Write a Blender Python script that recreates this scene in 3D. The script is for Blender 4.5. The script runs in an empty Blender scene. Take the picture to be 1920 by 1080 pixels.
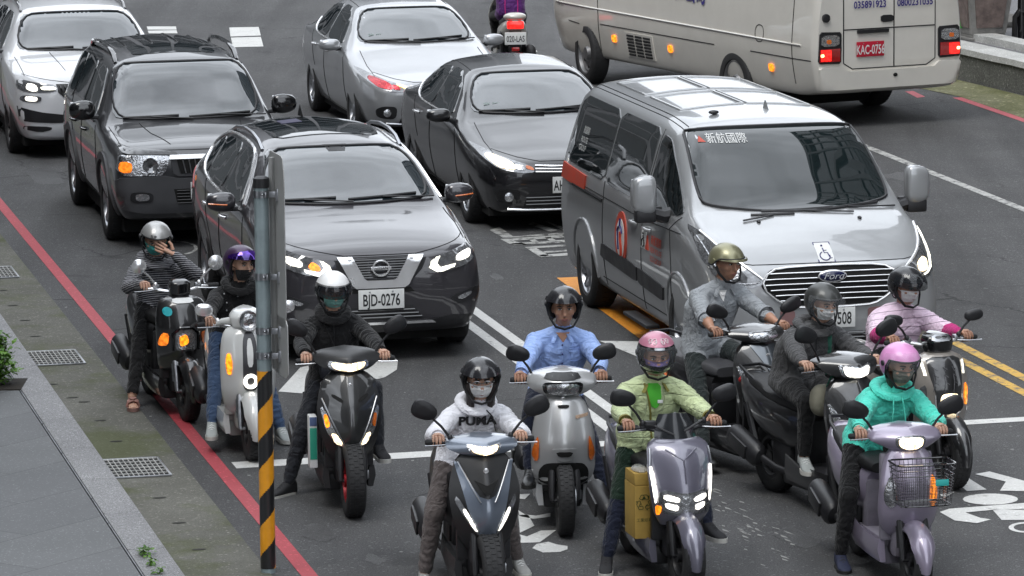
import bpy, bmesh, math, random
import numpy as np
from mathutils import Vector, Matrix, Quaternion, noise
from mathutils.bvhtree import BVHTree
from mathutils.geometry import delaunay_2d_cdt
R = math.radians; PI = math.pi
scene = bpy.context.scene; COL = scene.collection
random.seed(7)
# ------------------------------------------------ camera, sky, sun, exposure
CAM_F, CAM_T, CAM_H, CAM_R = 8412.86, 0.15421963, 6.23257922, -0.010033
cam_d = bpy.data.cameras.new("camera"); cam = bpy.data.objects.new("camera", cam_d); COL.objects.link(cam)
cam_d.sensor_width = 36; cam_d.lens = CAM_F / 1920 * 36; cam_d.clip_start = 0.5; cam_d.clip_end = 3000
cam.matrix_world = Matrix.Translation((0, 0, CAM_H)) @ Matrix.Rotation(PI/2 - CAM_T, 4, 'X') @ Matrix.Rotation(CAM_R, 4, 'Z')
scene.camera = cam
SUN_EL, SUN_AZ = R(60), R(215)
world = bpy.data.worlds.new("World"); scene.world = world; world.use_nodes = True
wn = world.node_tree; wn.nodes.clear()
w_out = wn.nodes.new('ShaderNodeOutputWorld'); w_bg = wn.nodes.new('ShaderNodeBackground'); w_sky = wn.nodes.new('ShaderNodeTexSky')
w_hsv = wn.nodes.new('ShaderNodeHueSaturation')
w_sky.sky_type = 'NISHITA'; w_sky.sun_disc = False; w_sky.sun_elevation = SUN_EL; w_sky.sun_rotation = SUN_AZ
w_sky.dust_density = 1.0; w_sky.air_density = 1.0
w_hsv.inputs['Saturation'].default_value = 0.22
# overcast: broad soft cloud streaks in the sky
w_tc = wn.nodes.new('ShaderNodeTexCoord'); w_map = wn.nodes.new('ShaderNodeMapping'); w_no = wn.nodes.new('ShaderNodeTexNoise'); w_rmp = wn.nodes.new('ShaderNodeMapRange'); w_mul = wn.nodes.new('ShaderNodeMixRGB')
w_map.inputs['Scale'].default_value = (2.0, 2.0, 5.0); w_no.inputs['Scale'].default_value = 1.3; w_no.inputs['Detail'].default_value = 5
w_rmp.inputs[1].default_value = .3; w_rmp.inputs[2].default_value = .7; w_rmp.inputs[3].default_value = .62; w_rmp.inputs[4].default_value = 1.35
w_ov = wn.nodes.new('ShaderNodeMixRGB'); w_ov.blend_type = 'MULTIPLY'; w_ov.inputs[0].default_value = 1
w_cl = wn.nodes.new('ShaderNodeMixRGB'); w_cl.inputs[0].default_value = .85; w_cl.inputs[2].default_value = (6.0, 6.35, 6.85, 1)   # cloud deck
w_mul.blend_type = 'MULTIPLY'; w_mul.inputs[0].default_value = 1
L_ = wn.links.new
L_(w_tc.outputs['Generated'], w_map.inputs[0]); L_(w_map.outputs[0], w_no.inputs['Vector']); L_(w_no.outputs['Fac'], w_rmp.inputs[0])
L_(w_sky.outputs[0], w_hsv.inputs['Color']); L_(w_hsv.outputs[0], w_cl.inputs[1]); L_(w_cl.outputs[0], w_mul.inputs[1]); L_(w_rmp.outputs[0], w_mul.inputs[2]); L_(w_mul.outputs[0], w_ov.inputs[1])
w_sep = wn.nodes.new('ShaderNodeSeparateXYZ'); w_grd = wn.nodes.new('ShaderNodeMapRange'); w_grd.inputs[1].default_value = 0; w_grd.inputs[2].default_value = 1; w_grd.inputs[3].default_value = 1.0; w_grd.inputs[4].default_value = 1.5
L_(w_tc.outputs['Generated'], w_sep.inputs[0]); L_(w_sep.outputs[2], w_grd.inputs[0]); L_(w_grd.outputs[0], w_ov.inputs[2]); L_(w_ov.outputs[0], w_bg.inputs['Color'])
w_bg.inputs['Strength'].default_value = 0.15
L_(w_bg.outputs[0], w_out.inputs[0])
sun_d = bpy.data.lights.new("sun", 'SUN'); sun = bpy.data.objects.new("sun", sun_d); COL.objects.link(sun)
sun_d.energy = 0.9; sun_d.angle = R(28); sun_d.color = (1, .97, .92)
sun.rotation_euler = (PI/2 - SUN_EL, 0, PI - SUN_AZ); sun.location = (0, 0, 60)
vs = scene.view_settings; vs.view_transform = 'Standard'; vs.look = 'None'; vs.exposure = 0.72; vs.gamma = 1
scene.cycles.max_bounces = 8; scene.cycles.transparent_max_bounces = 12
scene.cycles.sample_clamp_indirect = 4; scene.cycles.caustics_reflective = False; scene.cycles.caustics_refractive = False
try: scene.cycles.use_denoising = True
except Exception: pass

def G(px, py, z=0.0):
    "ground point (height z) seen at a pixel of the 1920x1080 photograph"
    u = px - 960; v = py - 540; c, s = math.cos(-CAM_R), math.sin(-CAM_R); u, v = c*u - s*v, s*u + c*v
    d = (u, CAM_F*math.cos(CAM_T) - v*math.sin(CAM_T), -CAM_F*math.sin(CAM_T) - v*math.cos(CAM_T))
    k = (z - CAM_H) / d[2]
    return Vector((d[0]*k, d[1]*k, z))
# ------------------------------------------------ materials
MATS = {}
def mat(name, col, rough=.5, metal=0., spec=.5, coat=0., var=0., vscale=6., bump=0., bscale=60., emit=0., ecol=None, alpha=1., ior=1.5, dirt=0., coat_rough=.03, trans=0.):
    if name in MATS: return MATS[name]
    m = bpy.data.materials.new(name); m.use_nodes = True; nt = m.node_tree; b = nt.nodes['Principled BSDF']
    b.inputs['Base Color'].default_value = (*col, 1); b.inputs['Roughness'].default_value = rough; b.inputs['Metallic'].default_value = metal
    b.inputs['Specular IOR Level'].default_value = spec; b.inputs['Coat Weight'].default_value = coat; b.inputs['Coat Roughness'].default_value = coat_rough
    b.inputs['IOR'].default_value = ior; b.inputs['Alpha'].default_value = alpha; b.inputs['Transmission Weight'].default_value = trans
    if emit: b.inputs['Emission Color'].default_value = (*(ecol or col), 1); b.inputs['Emission Strength'].default_value = emit
    tc = nt.nodes.new('ShaderNodeTexCoord')
    if var or dirt:
        n = nt.nodes.new('ShaderNodeTexNoise'); n.inputs['Scale'].default_value = vscale; n.inputs['Detail'].default_value = 6; n.inputs['Roughness'].default_value = .65
        nt.links.new(tc.outputs['Object'], n.inputs['Vector'])
        mr = nt.nodes.new('ShaderNodeMapRange'); mr.inputs[1].default_value = .3; mr.inputs[2].default_value = .7
        mr.inputs[3].default_value = 1 - var; mr.inputs[4].default_value = 1 + var; nt.links.new(n.outputs['Fac'], mr.inputs[0])
        mx = nt.nodes.new('ShaderNodeMixRGB'); mx.blend_type = 'MULTIPLY'; mx.inputs[0].default_value = 1; mx.inputs[1].default_value = (*col, 1)
        nt.links.new(mr.outputs[0], mx.inputs[2]); nt.links.new(mx.outputs[0], b.inputs['Base Color'])
        mr2 = nt.nodes.new('ShaderNodeMapRange'); mr2.inputs[1].default_value = .3; mr2.inputs[2].default_value = .7
        mr2.inputs[3].default_value = max(rough - .06, .01); mr2.inputs[4].default_value = min(rough + .1, 1); nt.links.new(n.outputs['Fac'], mr2.inputs[0])
        if not coat and rough > .12: nt.links.new(mr2.outputs[0], b.inputs['Roughness'])
    if bump:
        n2 = nt.nodes.new('ShaderNodeTexNoise'); n2.inputs['Scale'].default_value = bscale; n2.inputs['Detail'].default_value = 4
        nt.links.new(tc.outputs['Object'], n2.inputs['Vector']); bp = nt.nodes.new('ShaderNodeBump'); bp.inputs['Strength'].default_value = bump; bp.inputs['Distance'].default_value = .01
        nt.links.new(n2.outputs['Fac'], bp.inputs['Height']); nt.links.new(bp.outputs[0], b.inputs['Normal'])
    MATS[name] = m; return m
def paint(name, col, metal=.0, rough=.35, coat=1.0):
    m = mat(name, col, rough, metal, .5, coat, var=.04, vscale=3); m.node_tree.nodes['Principled BSDF'].inputs['Coat IOR'].default_value = 1.6; return m
def lamp(name, col, s):
    if name in MATS: return MATS[name]
    m = mat(name, col, .2, emit=s, ecol=col, coat=.5, var=.1, vscale=35); nt = m.node_tree; tc = nt.nodes.new('ShaderNodeTexCoord'); n = nt.nodes.new('ShaderNodeTexNoise'); n.inputs['Scale'].default_value = 38; n.inputs['Detail'].default_value = 2
    r = nt.nodes.new('ShaderNodeMapRange'); r.inputs[1].default_value = .36; r.inputs[2].default_value = .62; r.inputs[3].default_value = s*.28; r.inputs[4].default_value = s*1.3
    nt.links.new(tc.outputs['Object'], n.inputs['Vector']); nt.links.new(n.outputs['Fac'], r.inputs[0]); nt.links.new(r.outputs[0], nt.nodes['Principled BSDF'].inputs['Emission Strength']); return m
M_RUB = mat('rubber', (.018, .018, .019), .75, var=.25, vscale=9, bump=.3, bscale=80)
M_PLA = mat('black_plastic', (.016, .016, .018), .42, var=.15, bump=.08, bscale=300)
M_GLO = mat('gloss_black', (.008, .008, .009), .12, coat=1, var=.05)
M_WELL = mat('wheel_well', (.006, .006, .006), .9, var=.2)
M_CHR = mat('chrome', (.9, .9, .91), .2, .72, var=.03)
M_STL = mat('brushed_steel', (.42, .43, .45), .32, 1, var=.12, vscale=14)
M_ALU = mat('alloy', (.38, .39, .41), .3, 1, var=.1)
M_GLASS = mat('car_glass', (.012, .017, .02), .03, spec=.9, coat=.6, ior=1.75, var=.1, vscale=2, coat_rough=.01)
M_WIND = mat('windscreen_glass', (.012, .02, .025), .025, ior=2.0, coat=.8, var=.1, vscale=2, coat_rough=.01)
M_LENS = mat('lamp_lens', (.22, .225, .235), .08, .6, coat=1, var=.5, vscale=30)
M_REFL = mat('lamp_reflector', (.62, .63, .65), .12, .9, var=.35, vscale=40, bump=.6, bscale=45)
M_LAMP = lamp('lamp_white', (1, .96, .86), 1.9); M_WARM = lamp('lamp_warm', (1, .79, .5), 2.3); M_DRL = lamp('lamp_day', (1, .97, .84), 1.4)
M_AMB = lamp('lamp_amber', (1, .27, .012), 1.1); M_AMBOFF = mat('amber_lens', (.75, .16, .015), .15, coat=1, var=.2, vscale=40)
M_TAIL = lamp('lamp_red', (1, .02, .015), .9); M_REDOFF = mat('red_lens', (.35, .008, .008), .12, coat=1, var=.2, vscale=40)
M_PLATE = mat('plate_white', (.72, .73, .72), .4, var=.06, vscale=20)
M_INK = mat('ink_black', (.012, .012, .014), .5, var=.1); M_SEAM = mat('panel_gap', (.004, .004, .005), .8, var=.1)
# ------------------------------------------------ mesh builder
class MB:
    def __init__(s): s.v = []; s.f = []; s.mi = []; s.m = 0
    def add(s, vs_, fs_, M=None):
        o = len(s.v)
        s.v += [tuple(M @ Vector(p)) for p in vs_] if M is not None else [tuple(p) for p in vs_]
        s.f += [tuple(i + o for i in f) for f in fs_]; s.mi += [s.m] * len(fs_); return s
    def box(s, c, d, b=0., M=None, taper=(1, 1)):
        bm = bmesh.new(); bmesh.ops.create_cube(bm, size=1)
        for v in bm.verts:
            k = (taper if v.co.z > 0 else (1, 1)); v.co = Vector((v.co.x*d[0]*k[0], v.co.y*d[1]*k[1], v.co.z*d[2]))
        if b: bmesh.ops.bevel(bm, geom=bm.edges[:], offset=b, segments=2, affect='EDGES', profile=.6)
        for v in bm.verts: v.co += Vector(c)
        bm.verts.ensure_lookup_table(); s.add([v.co.copy() for v in bm.verts], [[v.index for v in f.verts] for f in bm.faces], M); bm.free(); return s
    def grid(s, P, cu=False, cv=False, cap=(False, False), M=None):
        n, m = len(P), len(P[0]); vs_ = [p for r in P for p in r]; fs_ = []
        for i in range(n if cu else n - 1):
            for j in range(m if cv else m - 1):
                a = i*m + j; b = i*m + (j+1) % m; c = ((i+1) % n)*m + (j+1) % m; d = ((i+1) % n)*m + j; fs_.append((a, b, c, d))
        if cap[0]: fs_.append(tuple(range(m))[::-1])
        if cap[1]: fs_.append(tuple((n-1)*m + j for j in range(m)))
        return s.add(vs_, fs_, M)
    def tube(s, pts, r, n=8, closed=False, M=None, flat=1.0, cap=True):
        pts = [Vector(p) for p in pts]; k = len(pts); rs = r if isinstance(r, (list, tuple)) else [r]*k; P = []
        up = None
        for i in range(k):
            a = pts[(i-1) % k] if (closed or i) else pts[0]; b = pts[(i+1) % k] if (closed or i < k-1) else pts[-1]
            t = (b - a); t = t.normalized() if t.length > 1e-9 else Vector((0, 0, 1))
            if up is None:
                up = Vector((0, 0, 1)) if abs(t.z) < .9 else Vector((0, 1, 0))
            x = t.cross(up)
            if x.length < 1e-6: x = t.orthogonal()
            x.normalize(); y = x.cross(t).normalized(); up = y
            P.append([pts[i] + (x*math.cos(q)*rs[i] + y*math.sin(q)*rs[i]*flat) for q in [2*PI*j/n for j in range(n)]])
        return s.grid(P, cu=closed, cv=True, cap=(cap and not closed, cap and not closed), M=M)
    def lathe(s, prof, n=24, M=None, cap=True):
        P = [[(r*math.cos(2*PI*j/n), r*math.sin(2*PI*j/n), z) for j in range(n)] for r, z in prof]
        return s.grid(P, cv=True, cap=(cap, cap), M=M)
    def ell(s, c, rad, M=None, nu=10, nv=16, p=1.0):
        P = []
        sp = lambda x: math.copysign(abs(x)**p, x)
        for i in range(1, nu):
            t = PI*i/nu - PI/2
            P.append([(c[0]+rad[0]*sp(math.cos(t))*sp(math.cos(2*PI*j/nv)), c[1]+rad[1]*sp(math.cos(t))*sp(math.sin(2*PI*j/nv)), c[2]+rad[2]*sp(math.sin(t))) for j in range(nv)])
        return s.grid(P, cv=True, cap=(True, True), M=M)
    def prism(s, out, d, M=None):
        "outline [(x,z)] extruded along y from 0 to d"
        n = len(out); vs_ = [(x, 0, z) for x, z in out] + [(x, d, z) for x, z in out]
        fs_ = [tuple(range(n)), tuple(range(2*n-1, n-1, -1))] + [(i, i+n, (i+1) % n + n, (i+1) % n) for i in range(n)]
        return s.add(vs_, fs_, M)
    def build(s, name, m, parent=None, angle=40, smooth=True, fix=True):
        me = bpy.data.meshes.new(name); me.from_pydata(s.v, [], s.f); me.validate()
        if fix:
            bm = bmesh.new(); bm.from_mesh(me); bmesh.ops.recalc_face_normals(bm, faces=bm.faces); bm.to_mesh(me); bm.free()
        ms = m if isinstance(m, (list, tuple)) else [m]
        for q in ms: me.materials.append(q)
        if len(ms) > 1 and len(me.polygons) == len(s.mi): me.polygons.foreach_set('material_index', s.mi)
        return link(name, me, parent, angle if smooth else None)
def link(name, me, parent=None, angle=40):
    if angle is not None:
        me.polygons.foreach_set('use_smooth', [True]*len(me.polygons)); me.set_sharp_from_angle(angle=R(angle))
    o = bpy.data.objects.new(name, me); COL.objects.link(o)
    if parent is not None: o.parent = parent
    return o
def tag(o, label=None, cat=None, group=None, kind=None):
    if label: o['label'] = label
    if cat: o['category'] = cat
    if group: o['group'] = group
    if kind: o['kind'] = kind
    return o
def thing(name, label, cat, loc=(0, 0, 0), rz=0., group=None):
    o = bpy.data.objects.new(name, None); COL.objects.link(o); o.location = loc; o.rotation_euler = (0, 0, rz); o.empty_display_size = .2
    return tag(o, label, cat, group)
def pchip(xs, ys, x):
    n = len(xs); h = [xs[i+1]-xs[i] for i in range(n-1)]; d = [(ys[i+1]-ys[i])/h[i] for i in range(n-1)]; m = [0.]*n
    m[0] = d[0]; m[-1] = d[-1]
    for i in range(1, n-1):
        m[i] = 0 if d[i-1]*d[i] <= 0 else 3*(h[i-1]+h[i])/((2*h[i]+h[i-1])/d[i-1] + (h[i]+2*h[i-1])/d[i])
    x = min(max(x, xs[0]), xs[-1]); i = 0
    while i < n-2 and x > xs[i+1]: i += 1
    t = (x-xs[i])/h[i]
    return (2*t**3-3*t**2+1)*ys[i] + (t**3-2*t**2+t)*h[i]*m[i] + (-2*t**3+3*t**2)*ys[i+1] + (t**3-t**2)*h[i]*m[i+1]
def table(rows, x):
    xs = [r[0] for r in rows]; return [pchip(xs, [r[k] for r in rows], x) for k in range(1, len(rows[0]))]
def chaikin(p, n=2, closed=True, w=.25):
    for _ in range(n):
        q = []; k = len(p)
        for i in range(k if closed else k-1):
            a, b = p[i], p[(i+1) % k]
            q += [(a[0]*(1-w)+b[0]*w, a[1]*(1-w)+b[1]*w), (a[0]*w+b[0]*(1-w), a[1]*w+b[1]*(1-w))]
        if not closed: q = [p[0]] + q + [p[-1]]
        p = q
    return p
def dens(p, step, closed=True):
    q = []; k = len(p)
    for i in range(k if closed else k-1):
        a, b = p[i], p[(i+1) % k]; n = max(1, int(math.ceil(math.dist(a, b)/step)))
        q += [(a[0]+(b[0]-a[0])*t/n, a[1]+(b[1]-a[1])*t/n) for t in range(n)]
    if not closed: q.append(p[-1])
    return q
AX = {'front': (Vector((0, 1, 0)), lambda a, b: Vector((a, -6, b))), 'rear': (Vector((0, -1, 0)), lambda a, b: Vector((a, 14, b))),
      'R': (Vector((1, 0, 0)), lambda a, b: Vector((-6, a, b))), 'L': (Vector((-1, 0, 0)), lambda a, b: Vector((6, a, b))), 'top': (Vector((0, 0, -1)), lambda a, b: Vector((a, b, 9)))}
class Skin:
    "projects outlines onto a body surface"
    def __init__(s, me): s.b = BVHTree.FromPolygons([v.co.copy() for v in me.vertices], [tuple(p.vertices) for p in me.polygons])
    def hit(s, ax, a, b):
        d, o = AX[ax]; h = s.b.ray_cast(o(a, b), d)
        return h[0]
    def proj(s, ax, pts, off=.006):
        d = AX[ax][0]; res = [s.hit(ax, *p) for p in pts]; out = []
        good = [i for i, r in enumerate(res) if r is not None]
        if not good: return None
        for i, r in enumerate(res):
            if r is None:
                j = min(good, key=lambda q: math.dist(pts[q], pts[i])); o = AX[ax][1](*pts[i]); dep = (res[j] - AX[ax][1](*pts[j])).dot(d); r = o + d*dep
            out.append(r - d*off)
        return out
    def patch(s, name, ax, outline, m, parent, off=.006, rnd=2, step=.05, skirt=.02, mirror=False, w=.2):
        mb = MB()
        for sg in ((1, -1) if mirror else (1,)):
            ol = [(p[0]*sg, p[1]) for p in outline]
            if rnd: ol = chaikin(ol, rnd, w=w)
            ol = dens(ol, step); n = len(ol)
            xs = [p[0] for p in ol]; zs = [p[1] for p in ol]; ins = []
            def inside(x, z):
                c = False
                for i in range(n):
                    (x1, z1), (x2, z2) = ol[i], ol[(i+1) % n]
                    if (z1 > z) != (z2 > z) and x < (x2-x1)*(z-z1)/(z2-z1)+x1: c = not c
                return c
            x = min(xs)+step*.5
            while x < max(xs):
                z = min(zs)+step*.5
                while z < max(zs):
                    if inside(x, z) and min((x-p[0])**2+(z-p[1])**2 for p in ol) > (step*.35)**2: ins.append((x, z))
                    z += step
                x += step
            V, E, F, *_ = delaunay_2d_cdt([Vector(p) for p in ol+ins], [(i, (i+1) % n) for i in range(n)], [], 1, 1e-6)
            P = s.proj(ax, [(v.x, v.y) for v in V], off)
            if P is None: continue
            cnt = {}
            for f in F:
                for i in range(len(f)):
                    e = (f[i], f[(i+1) % len(f)]); k = tuple(sorted(e)); cnt.setdefault(k, []).append(e)
            bnd = [e[0] for e in cnt.values() if len(e) == 1]; N = len(P); d = AX[ax][0]
            P2 = P + [p + d*(off+skirt) for p in P]
            mb.add(P2, [tuple(f) for f in F] + ([(a, b, b+N, a+N) for a, b in bnd] if skirt else []))
        if not mb.v: return None
        # drop unused verts
        used = sorted({i for f in mb.f for i in f}); mp = {o: i for i, o in enumerate(used)}
        mb.v = [mb.v[i] for i in used]; mb.f = [tuple(mp[i] for i in f) for f in mb.f]
        return mb.build(name, m, parent, angle=50)
    def line(s, name, ax, pts, r, m, parent, off=.004, closed=False, rnd=2, step=.05, flat=1., mirror=False, n=6):
        mb = MB()
        for sg in ((1, -1) if mirror else (1,)):
            p = [(q[0]*sg, q[1]) for q in pts]
            if rnd: p = chaikin(p, rnd, closed)
            P = s.proj(ax, dens(p, step, closed), off)
            if P: mb.tube(P, r, n, closed, flat=flat)
        return mb.build(name, m, parent) if mb.v else None
    def lines(s, name, ax, plist, r, m, parent, off=.004, step=.06, n=5):
        mb = MB()
        for p in plist:
            P = s.proj(ax, dens(p, step, False), off)
            if P: mb.tube(P, r, n)
        return mb.build(name, m, parent) if mb.v else None
    def text(s, name, ax, txt, a, b, h, m, parent, off=.008, sx=1., align='CENTER', bold=0., shear=0.):
        V, F = text_mesh(txt, h, align, bold, shear)
        sg = {'front': 1, 'rear': -1, 'R': -1, 'L': 1, 'top': 1}[ax]
        P = s.proj(ax, [(a + sg*x*sx, b + (y if ax != 'top' else -y*0 - 0 + y*-1)) for x, y in V], off)
        if P is None: return None
        return MB().add(P, F).build(name, m, parent, smooth=False, fix=False)
_TX = {}
def text_mesh(txt, h, align='CENTER', bold=0., shear=0.):
    k = (txt, align, bold, shear)
    if k not in _TX:
        c = bpy.data.curves.new('t', 'FONT'); c.body = txt; c.size = 1; c.align_x = align; c.align_y = 'CENTER'; c.offset = bold; c.shear = shear; c.fill_mode = 'FRONT'; c.resolution_u = 3
        o = bpy.data.objects.new('t', c); COL.objects.link(o); bpy.context.view_layer.update()
        me = o.evaluated_get(bpy.context.evaluated_depsgraph_get()).to_mesh()
        _TX[k] = ([(v.co.x, v.co.y) for v in me.vertices], [tuple(p.vertices) for p in me.polygons])
        bpy.data.objects.remove(o); bpy.data.curves.remove(c)
    V, F = _TX[k]; return [(x*h, y*h) for x, y in V], F
def flat_text(name, txt, M, h, m, parent, sx=1., bold=0., align='CENTER', shear=0.):
    "text in the xz plane of M, read from -y"
    V, F = text_mesh(txt, h, align, bold, shear)
    return MB().add([(x*sx, 0, y) for x, y in V], F, M).build(name, m, parent, smooth=False, fix=False)
# ------------------------------------------------ ground, lane frame: s across (right), t along the street (away)
LA = R(12.5); LX = Vector((math.cos(LA), math.sin(LA), 0)); LB = Vector((-math.sin(LA), math.cos(LA), 0))
def LN(s, t, z=0.): p = LX*s + LB*t; p.z = z; return p
M_LANE = Matrix(((LX.x, LB.x, 0, 0), (LX.y, LB.y, 0, 0), (0, 0, 1, 0), (0, 0, 0, 1)))
def ground_mat(name, cols, speck=.5, sscale=55., pscale=.6, bump=.5, rough=.85, cracks=False, moss=None, brick=None):
    m = bpy.data.materials.new(name); m.use_nodes = True; nt = m.node_tree; b = nt.nodes['Principled BSDF']; N = nt.nodes.new; K = nt.links.new
    tc = N('ShaderNodeTexCoord'); v = tc.outputs['Object']
    def noise_(sc, det=5, ro=.6, vec=None):
        n = N('ShaderNodeTexNoise'); n.inputs['Scale'].default_value = sc; n.inputs['Detail'].default_value = det; n.inputs['Roughness'].default_value = ro; K(vec or v, n.inputs['Vector']); return n.outputs['Fac']
    def ramp(f, stops):
        r = N('ShaderNodeValToRGB'); e = r.color_ramp.elements
        while len(e) < len(stops): e.new(.5)
        for q, (p, c) in zip(e, stops): q.position = p; q.color = (*c, 1)
        K(f, r.inputs[0]); return r.outputs['Color']
    def mix(a, c, f, mode='MIX'):
        x = N('ShaderNodeMixRGB'); x.blend_type = mode
        if isinstance(f, float): x.inputs[0].default_value = f
        else: K(f, x.inputs[0])
        for i, q in ((1, a), (2, c)):
            if isinstance(q, tuple): x.inputs[i].default_value = (*q, 1)
            else: K(q, x.inputs[i])
        return x.outputs[0]
    def rng(f, a, c, d, e):
        r = N('ShaderNodeMapRange'); r.inputs[1].default_value = a; r.inputs[2].default_value = c; r.inputs[3].default_value = d; r.inputs[4].default_value = e; K(f, r.inputs[0]); return r.outputs[0]
    base = ramp(noise_(pscale, 6, .7), [(.3, cols[0]), (.7, cols[1])])
    vo = N('ShaderNodeTexVoronoi'); vo.inputs['Scale'].default_value = sscale; K(v, vo.inputs['Vector'])
    g = rng(noise_(sscale*1.3, 3, .8), .3, .75, 1-speck, 1+speck*1.3)
    c = mix(base, g, 1., 'MULTIPLY')
    sp = N('ShaderNodeSeparateColor'); K(vo.outputs['Color'], sp.inputs[0])
    pale = rng(sp.outputs[0], .94, .98, 0., .35)
    c = mix(c, tuple(min(1, x*3.2) for x in cols[1]), pale)
    if cracks:
        n2 = noise_(3.5, 4, .6); mv = N('ShaderNodeVectorMath'); mv.operation = 'MULTIPLY_ADD'; mv.inputs[1].default_value = (.22, .22, .22)
        cx = N('ShaderNodeCombineXYZ'); K(n2, cx.inputs[0]); K(n2, cx.inputs[1]); K(cx.outputs[0], mv.inputs[0]); K(v, mv.inputs[2])
        ve = N('ShaderNodeTexVoronoi'); ve.feature = 'DISTANCE_TO_EDGE'; ve.inputs['Scale'].default_value = .55; K(mv.outputs[0], ve.inputs['Vector'])
        cr = rng(ve.outputs['Distance'], .002, .009, .75, 0.); gate = rng(noise_(.5, 3), .52, .6, 0., 1.)
        mm = N('ShaderNodeMath'); mm.operation = 'MULTIPLY'; K(cr, mm.inputs[0]); K(gate, mm.inputs[1])
        c = mix(c, tuple(x*.25 for x in cols[0]), mm.outputs[0])
        mp = N('ShaderNodeMapping'); mp.inputs['Rotation'].default_value = (0, 0, -LA); mp.inputs['Scale'].default_value = (1.6, .12, 1); K(v, mp.inputs[0])
        c = mix(c, rng(noise_(1., 4, .6, mp.outputs[0]), .3, .7, .72, 1.22), 1., 'MULTIPLY')
        st = rng(noise_(1.1, 3, .5), .66, .72, 0., .45); c = mix(c, tuple(x*.5 for x in cols[0]), st)
    if brick:
        mp = N('ShaderNodeMapping'); mp.inputs['Rotation'].default_value = (0, 0, brick[2]); K(v, mp.inputs[0])
        bt = N('ShaderNodeTexBrick'); bt.inputs['Scale'].default_value = 1; bt.inputs['Brick Width'].default_value = brick[0]; bt.inputs['Row Height'].default_value = brick[1]; bt.inputs['Mortar Size'].default_value = .004
        bt.inputs['Color1'].default_value = (1, 1, 1, 1); bt.inputs['Color2'].default_value = (.86, .86, .87, 1); bt.inputs['Mortar'].default_value = (.35, .35, .35, 1); K(mp.outputs[0], bt.inputs['Vector'])
        c = mix(c, bt.outputs['Color'], 1., 'MULTIPLY')
    if moss:
        mk = rng(noise_(moss[1], 6, .7), moss[2], moss[2]+.14, 0., moss[3]); c = mix(c, moss[0], mk)
    K(c, b.inputs['Base Color']); b.inputs['Roughness'].default_value = rough; b.inputs['Specular IOR Level'].default_value = .35
    bp = N('ShaderNodeBump'); bp.inputs['Strength'].default_value = bump; bp.inputs['Distance'].default_value = .008
    K(noise_(sscale*1.6, 3, .8), bp.inputs['Height']); K(bp.outputs[0], b.inputs['Normal'])
    return m
M_ASPH = ground_mat('asphalt', [(.056, .056, .058), (.088, .088, .089)], speck=.8, sscale=70, pscale=.35, bump=.8, cracks=True)
M_CONC = ground_mat('gutter_concrete', [(.082, .081, .068), (.14, .138, .12)], speck=.4, sscale=75, pscale=1.0, bump=.4, moss=((.055, .068, .01), .75, .47, .62))
M_GRAN = ground_mat('granite', [(.17, .17, .175), (.23, .23, .235)], speck=.95, sscale=90, pscale=.8, bump=.2, rough=.6)
M_TILE = ground_mat('paving', [(.10, .105, .108), (.135, .14, .144)], speck=.1, sscale=110, pscale=.7, bump=.1, rough=.6, brick=(1.5, .75, -.95))
M_MOSS = ground_mat('moss', [(.07, .075, .018), (.17, .165, .1)], speck=.4, sscale=30, pscale=1.2, bump=.7)
M_WALLC = ground_mat('washed_concrete', [(.075, .076, .068), (.12, .12, .11)], speck=.75, sscale=45, pscale=1.5, bump=.8)
M_CAPC = ground_mat('pale_coping', [(.33, .33, .32), (.5, .5, .48)], speck=.4, sscale=55, pscale=2, bump=.4)
M_PLAZA = ground_mat('plaza_paving', [(.1, .1, .105), (.16, .16, .165)], speck=.25, sscale=30, pscale=.5, bump=.2)
def road_paint(name, col, wear=.12, wscale=9.):
    m = ground_mat(name, [tuple(x*.86 for x in col), col], speck=.14, sscale=60, pscale=2.5, bump=.4, rough=.6)
    nt = m.node_tree; b = nt.nodes['Principled BSDF']; lk = b.inputs['Base Color'].links[0].from_socket; N = nt.nodes.new; K = nt.links.new
    tc = N('ShaderNodeTexCoord'); n = N('ShaderNodeTexNoise'); n.inputs['Scale'].default_value = wscale; n.inputs['Detail'].default_value = 9; n.inputs['Roughness'].default_value = .78; K(tc.outputs['Object'], n.inputs['Vector'])
    r = N('ShaderNodeMapRange'); r.inputs[1].default_value = 1-wear*1.9-.28; r.inputs[2].default_value = 1-wear*1.9-.2; K(n.outputs['Fac'], r.inputs[0])
    x = N('ShaderNodeMixRGB'); K(r.outputs[0], x.inputs[0]); K(lk, x.inputs[1]); x.inputs[2].default_value = (.085, .084, .084, 1); K(x.outputs[0], b.inputs['Base Color']); return m
M_WHITE = road_paint('road_white', (.62, .62, .6), .07); M_RED = road_paint('road_red', (.4, .055, .07), .03, 5); M_YEL = road_paint('road_yellow', (.62, .37, .05), .11); M_ORA = road_paint('road_orange', (.78, .3, .03), .07, 6)
M_OLDW = road_paint('road_worn_white', (.42, .42, .4), .12, 7)
def sheet(name, polys, m, z=.004, label=None):
    mb = MB()
    for p in polys: mb.add([(q[0], q[1], z) for q in p], [tuple(range(len(p)))])
    bm_o = mb.build(name, m, None, smooth=False)
    return tag(bm_o, kind='structure')
def rect(s0, s1, t0, t1): return [LN(s0, t0), LN(s1, t0), LN(s1, t1), LN(s0, t1)]
def px(*pts): return [G(*p) for p in pts]
sheet('road', [[(-900, -300, 0), (900, -300, 0), (900, 2200, 0), (-900, 2200, 0)]], M_ASPH, 0)
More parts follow.
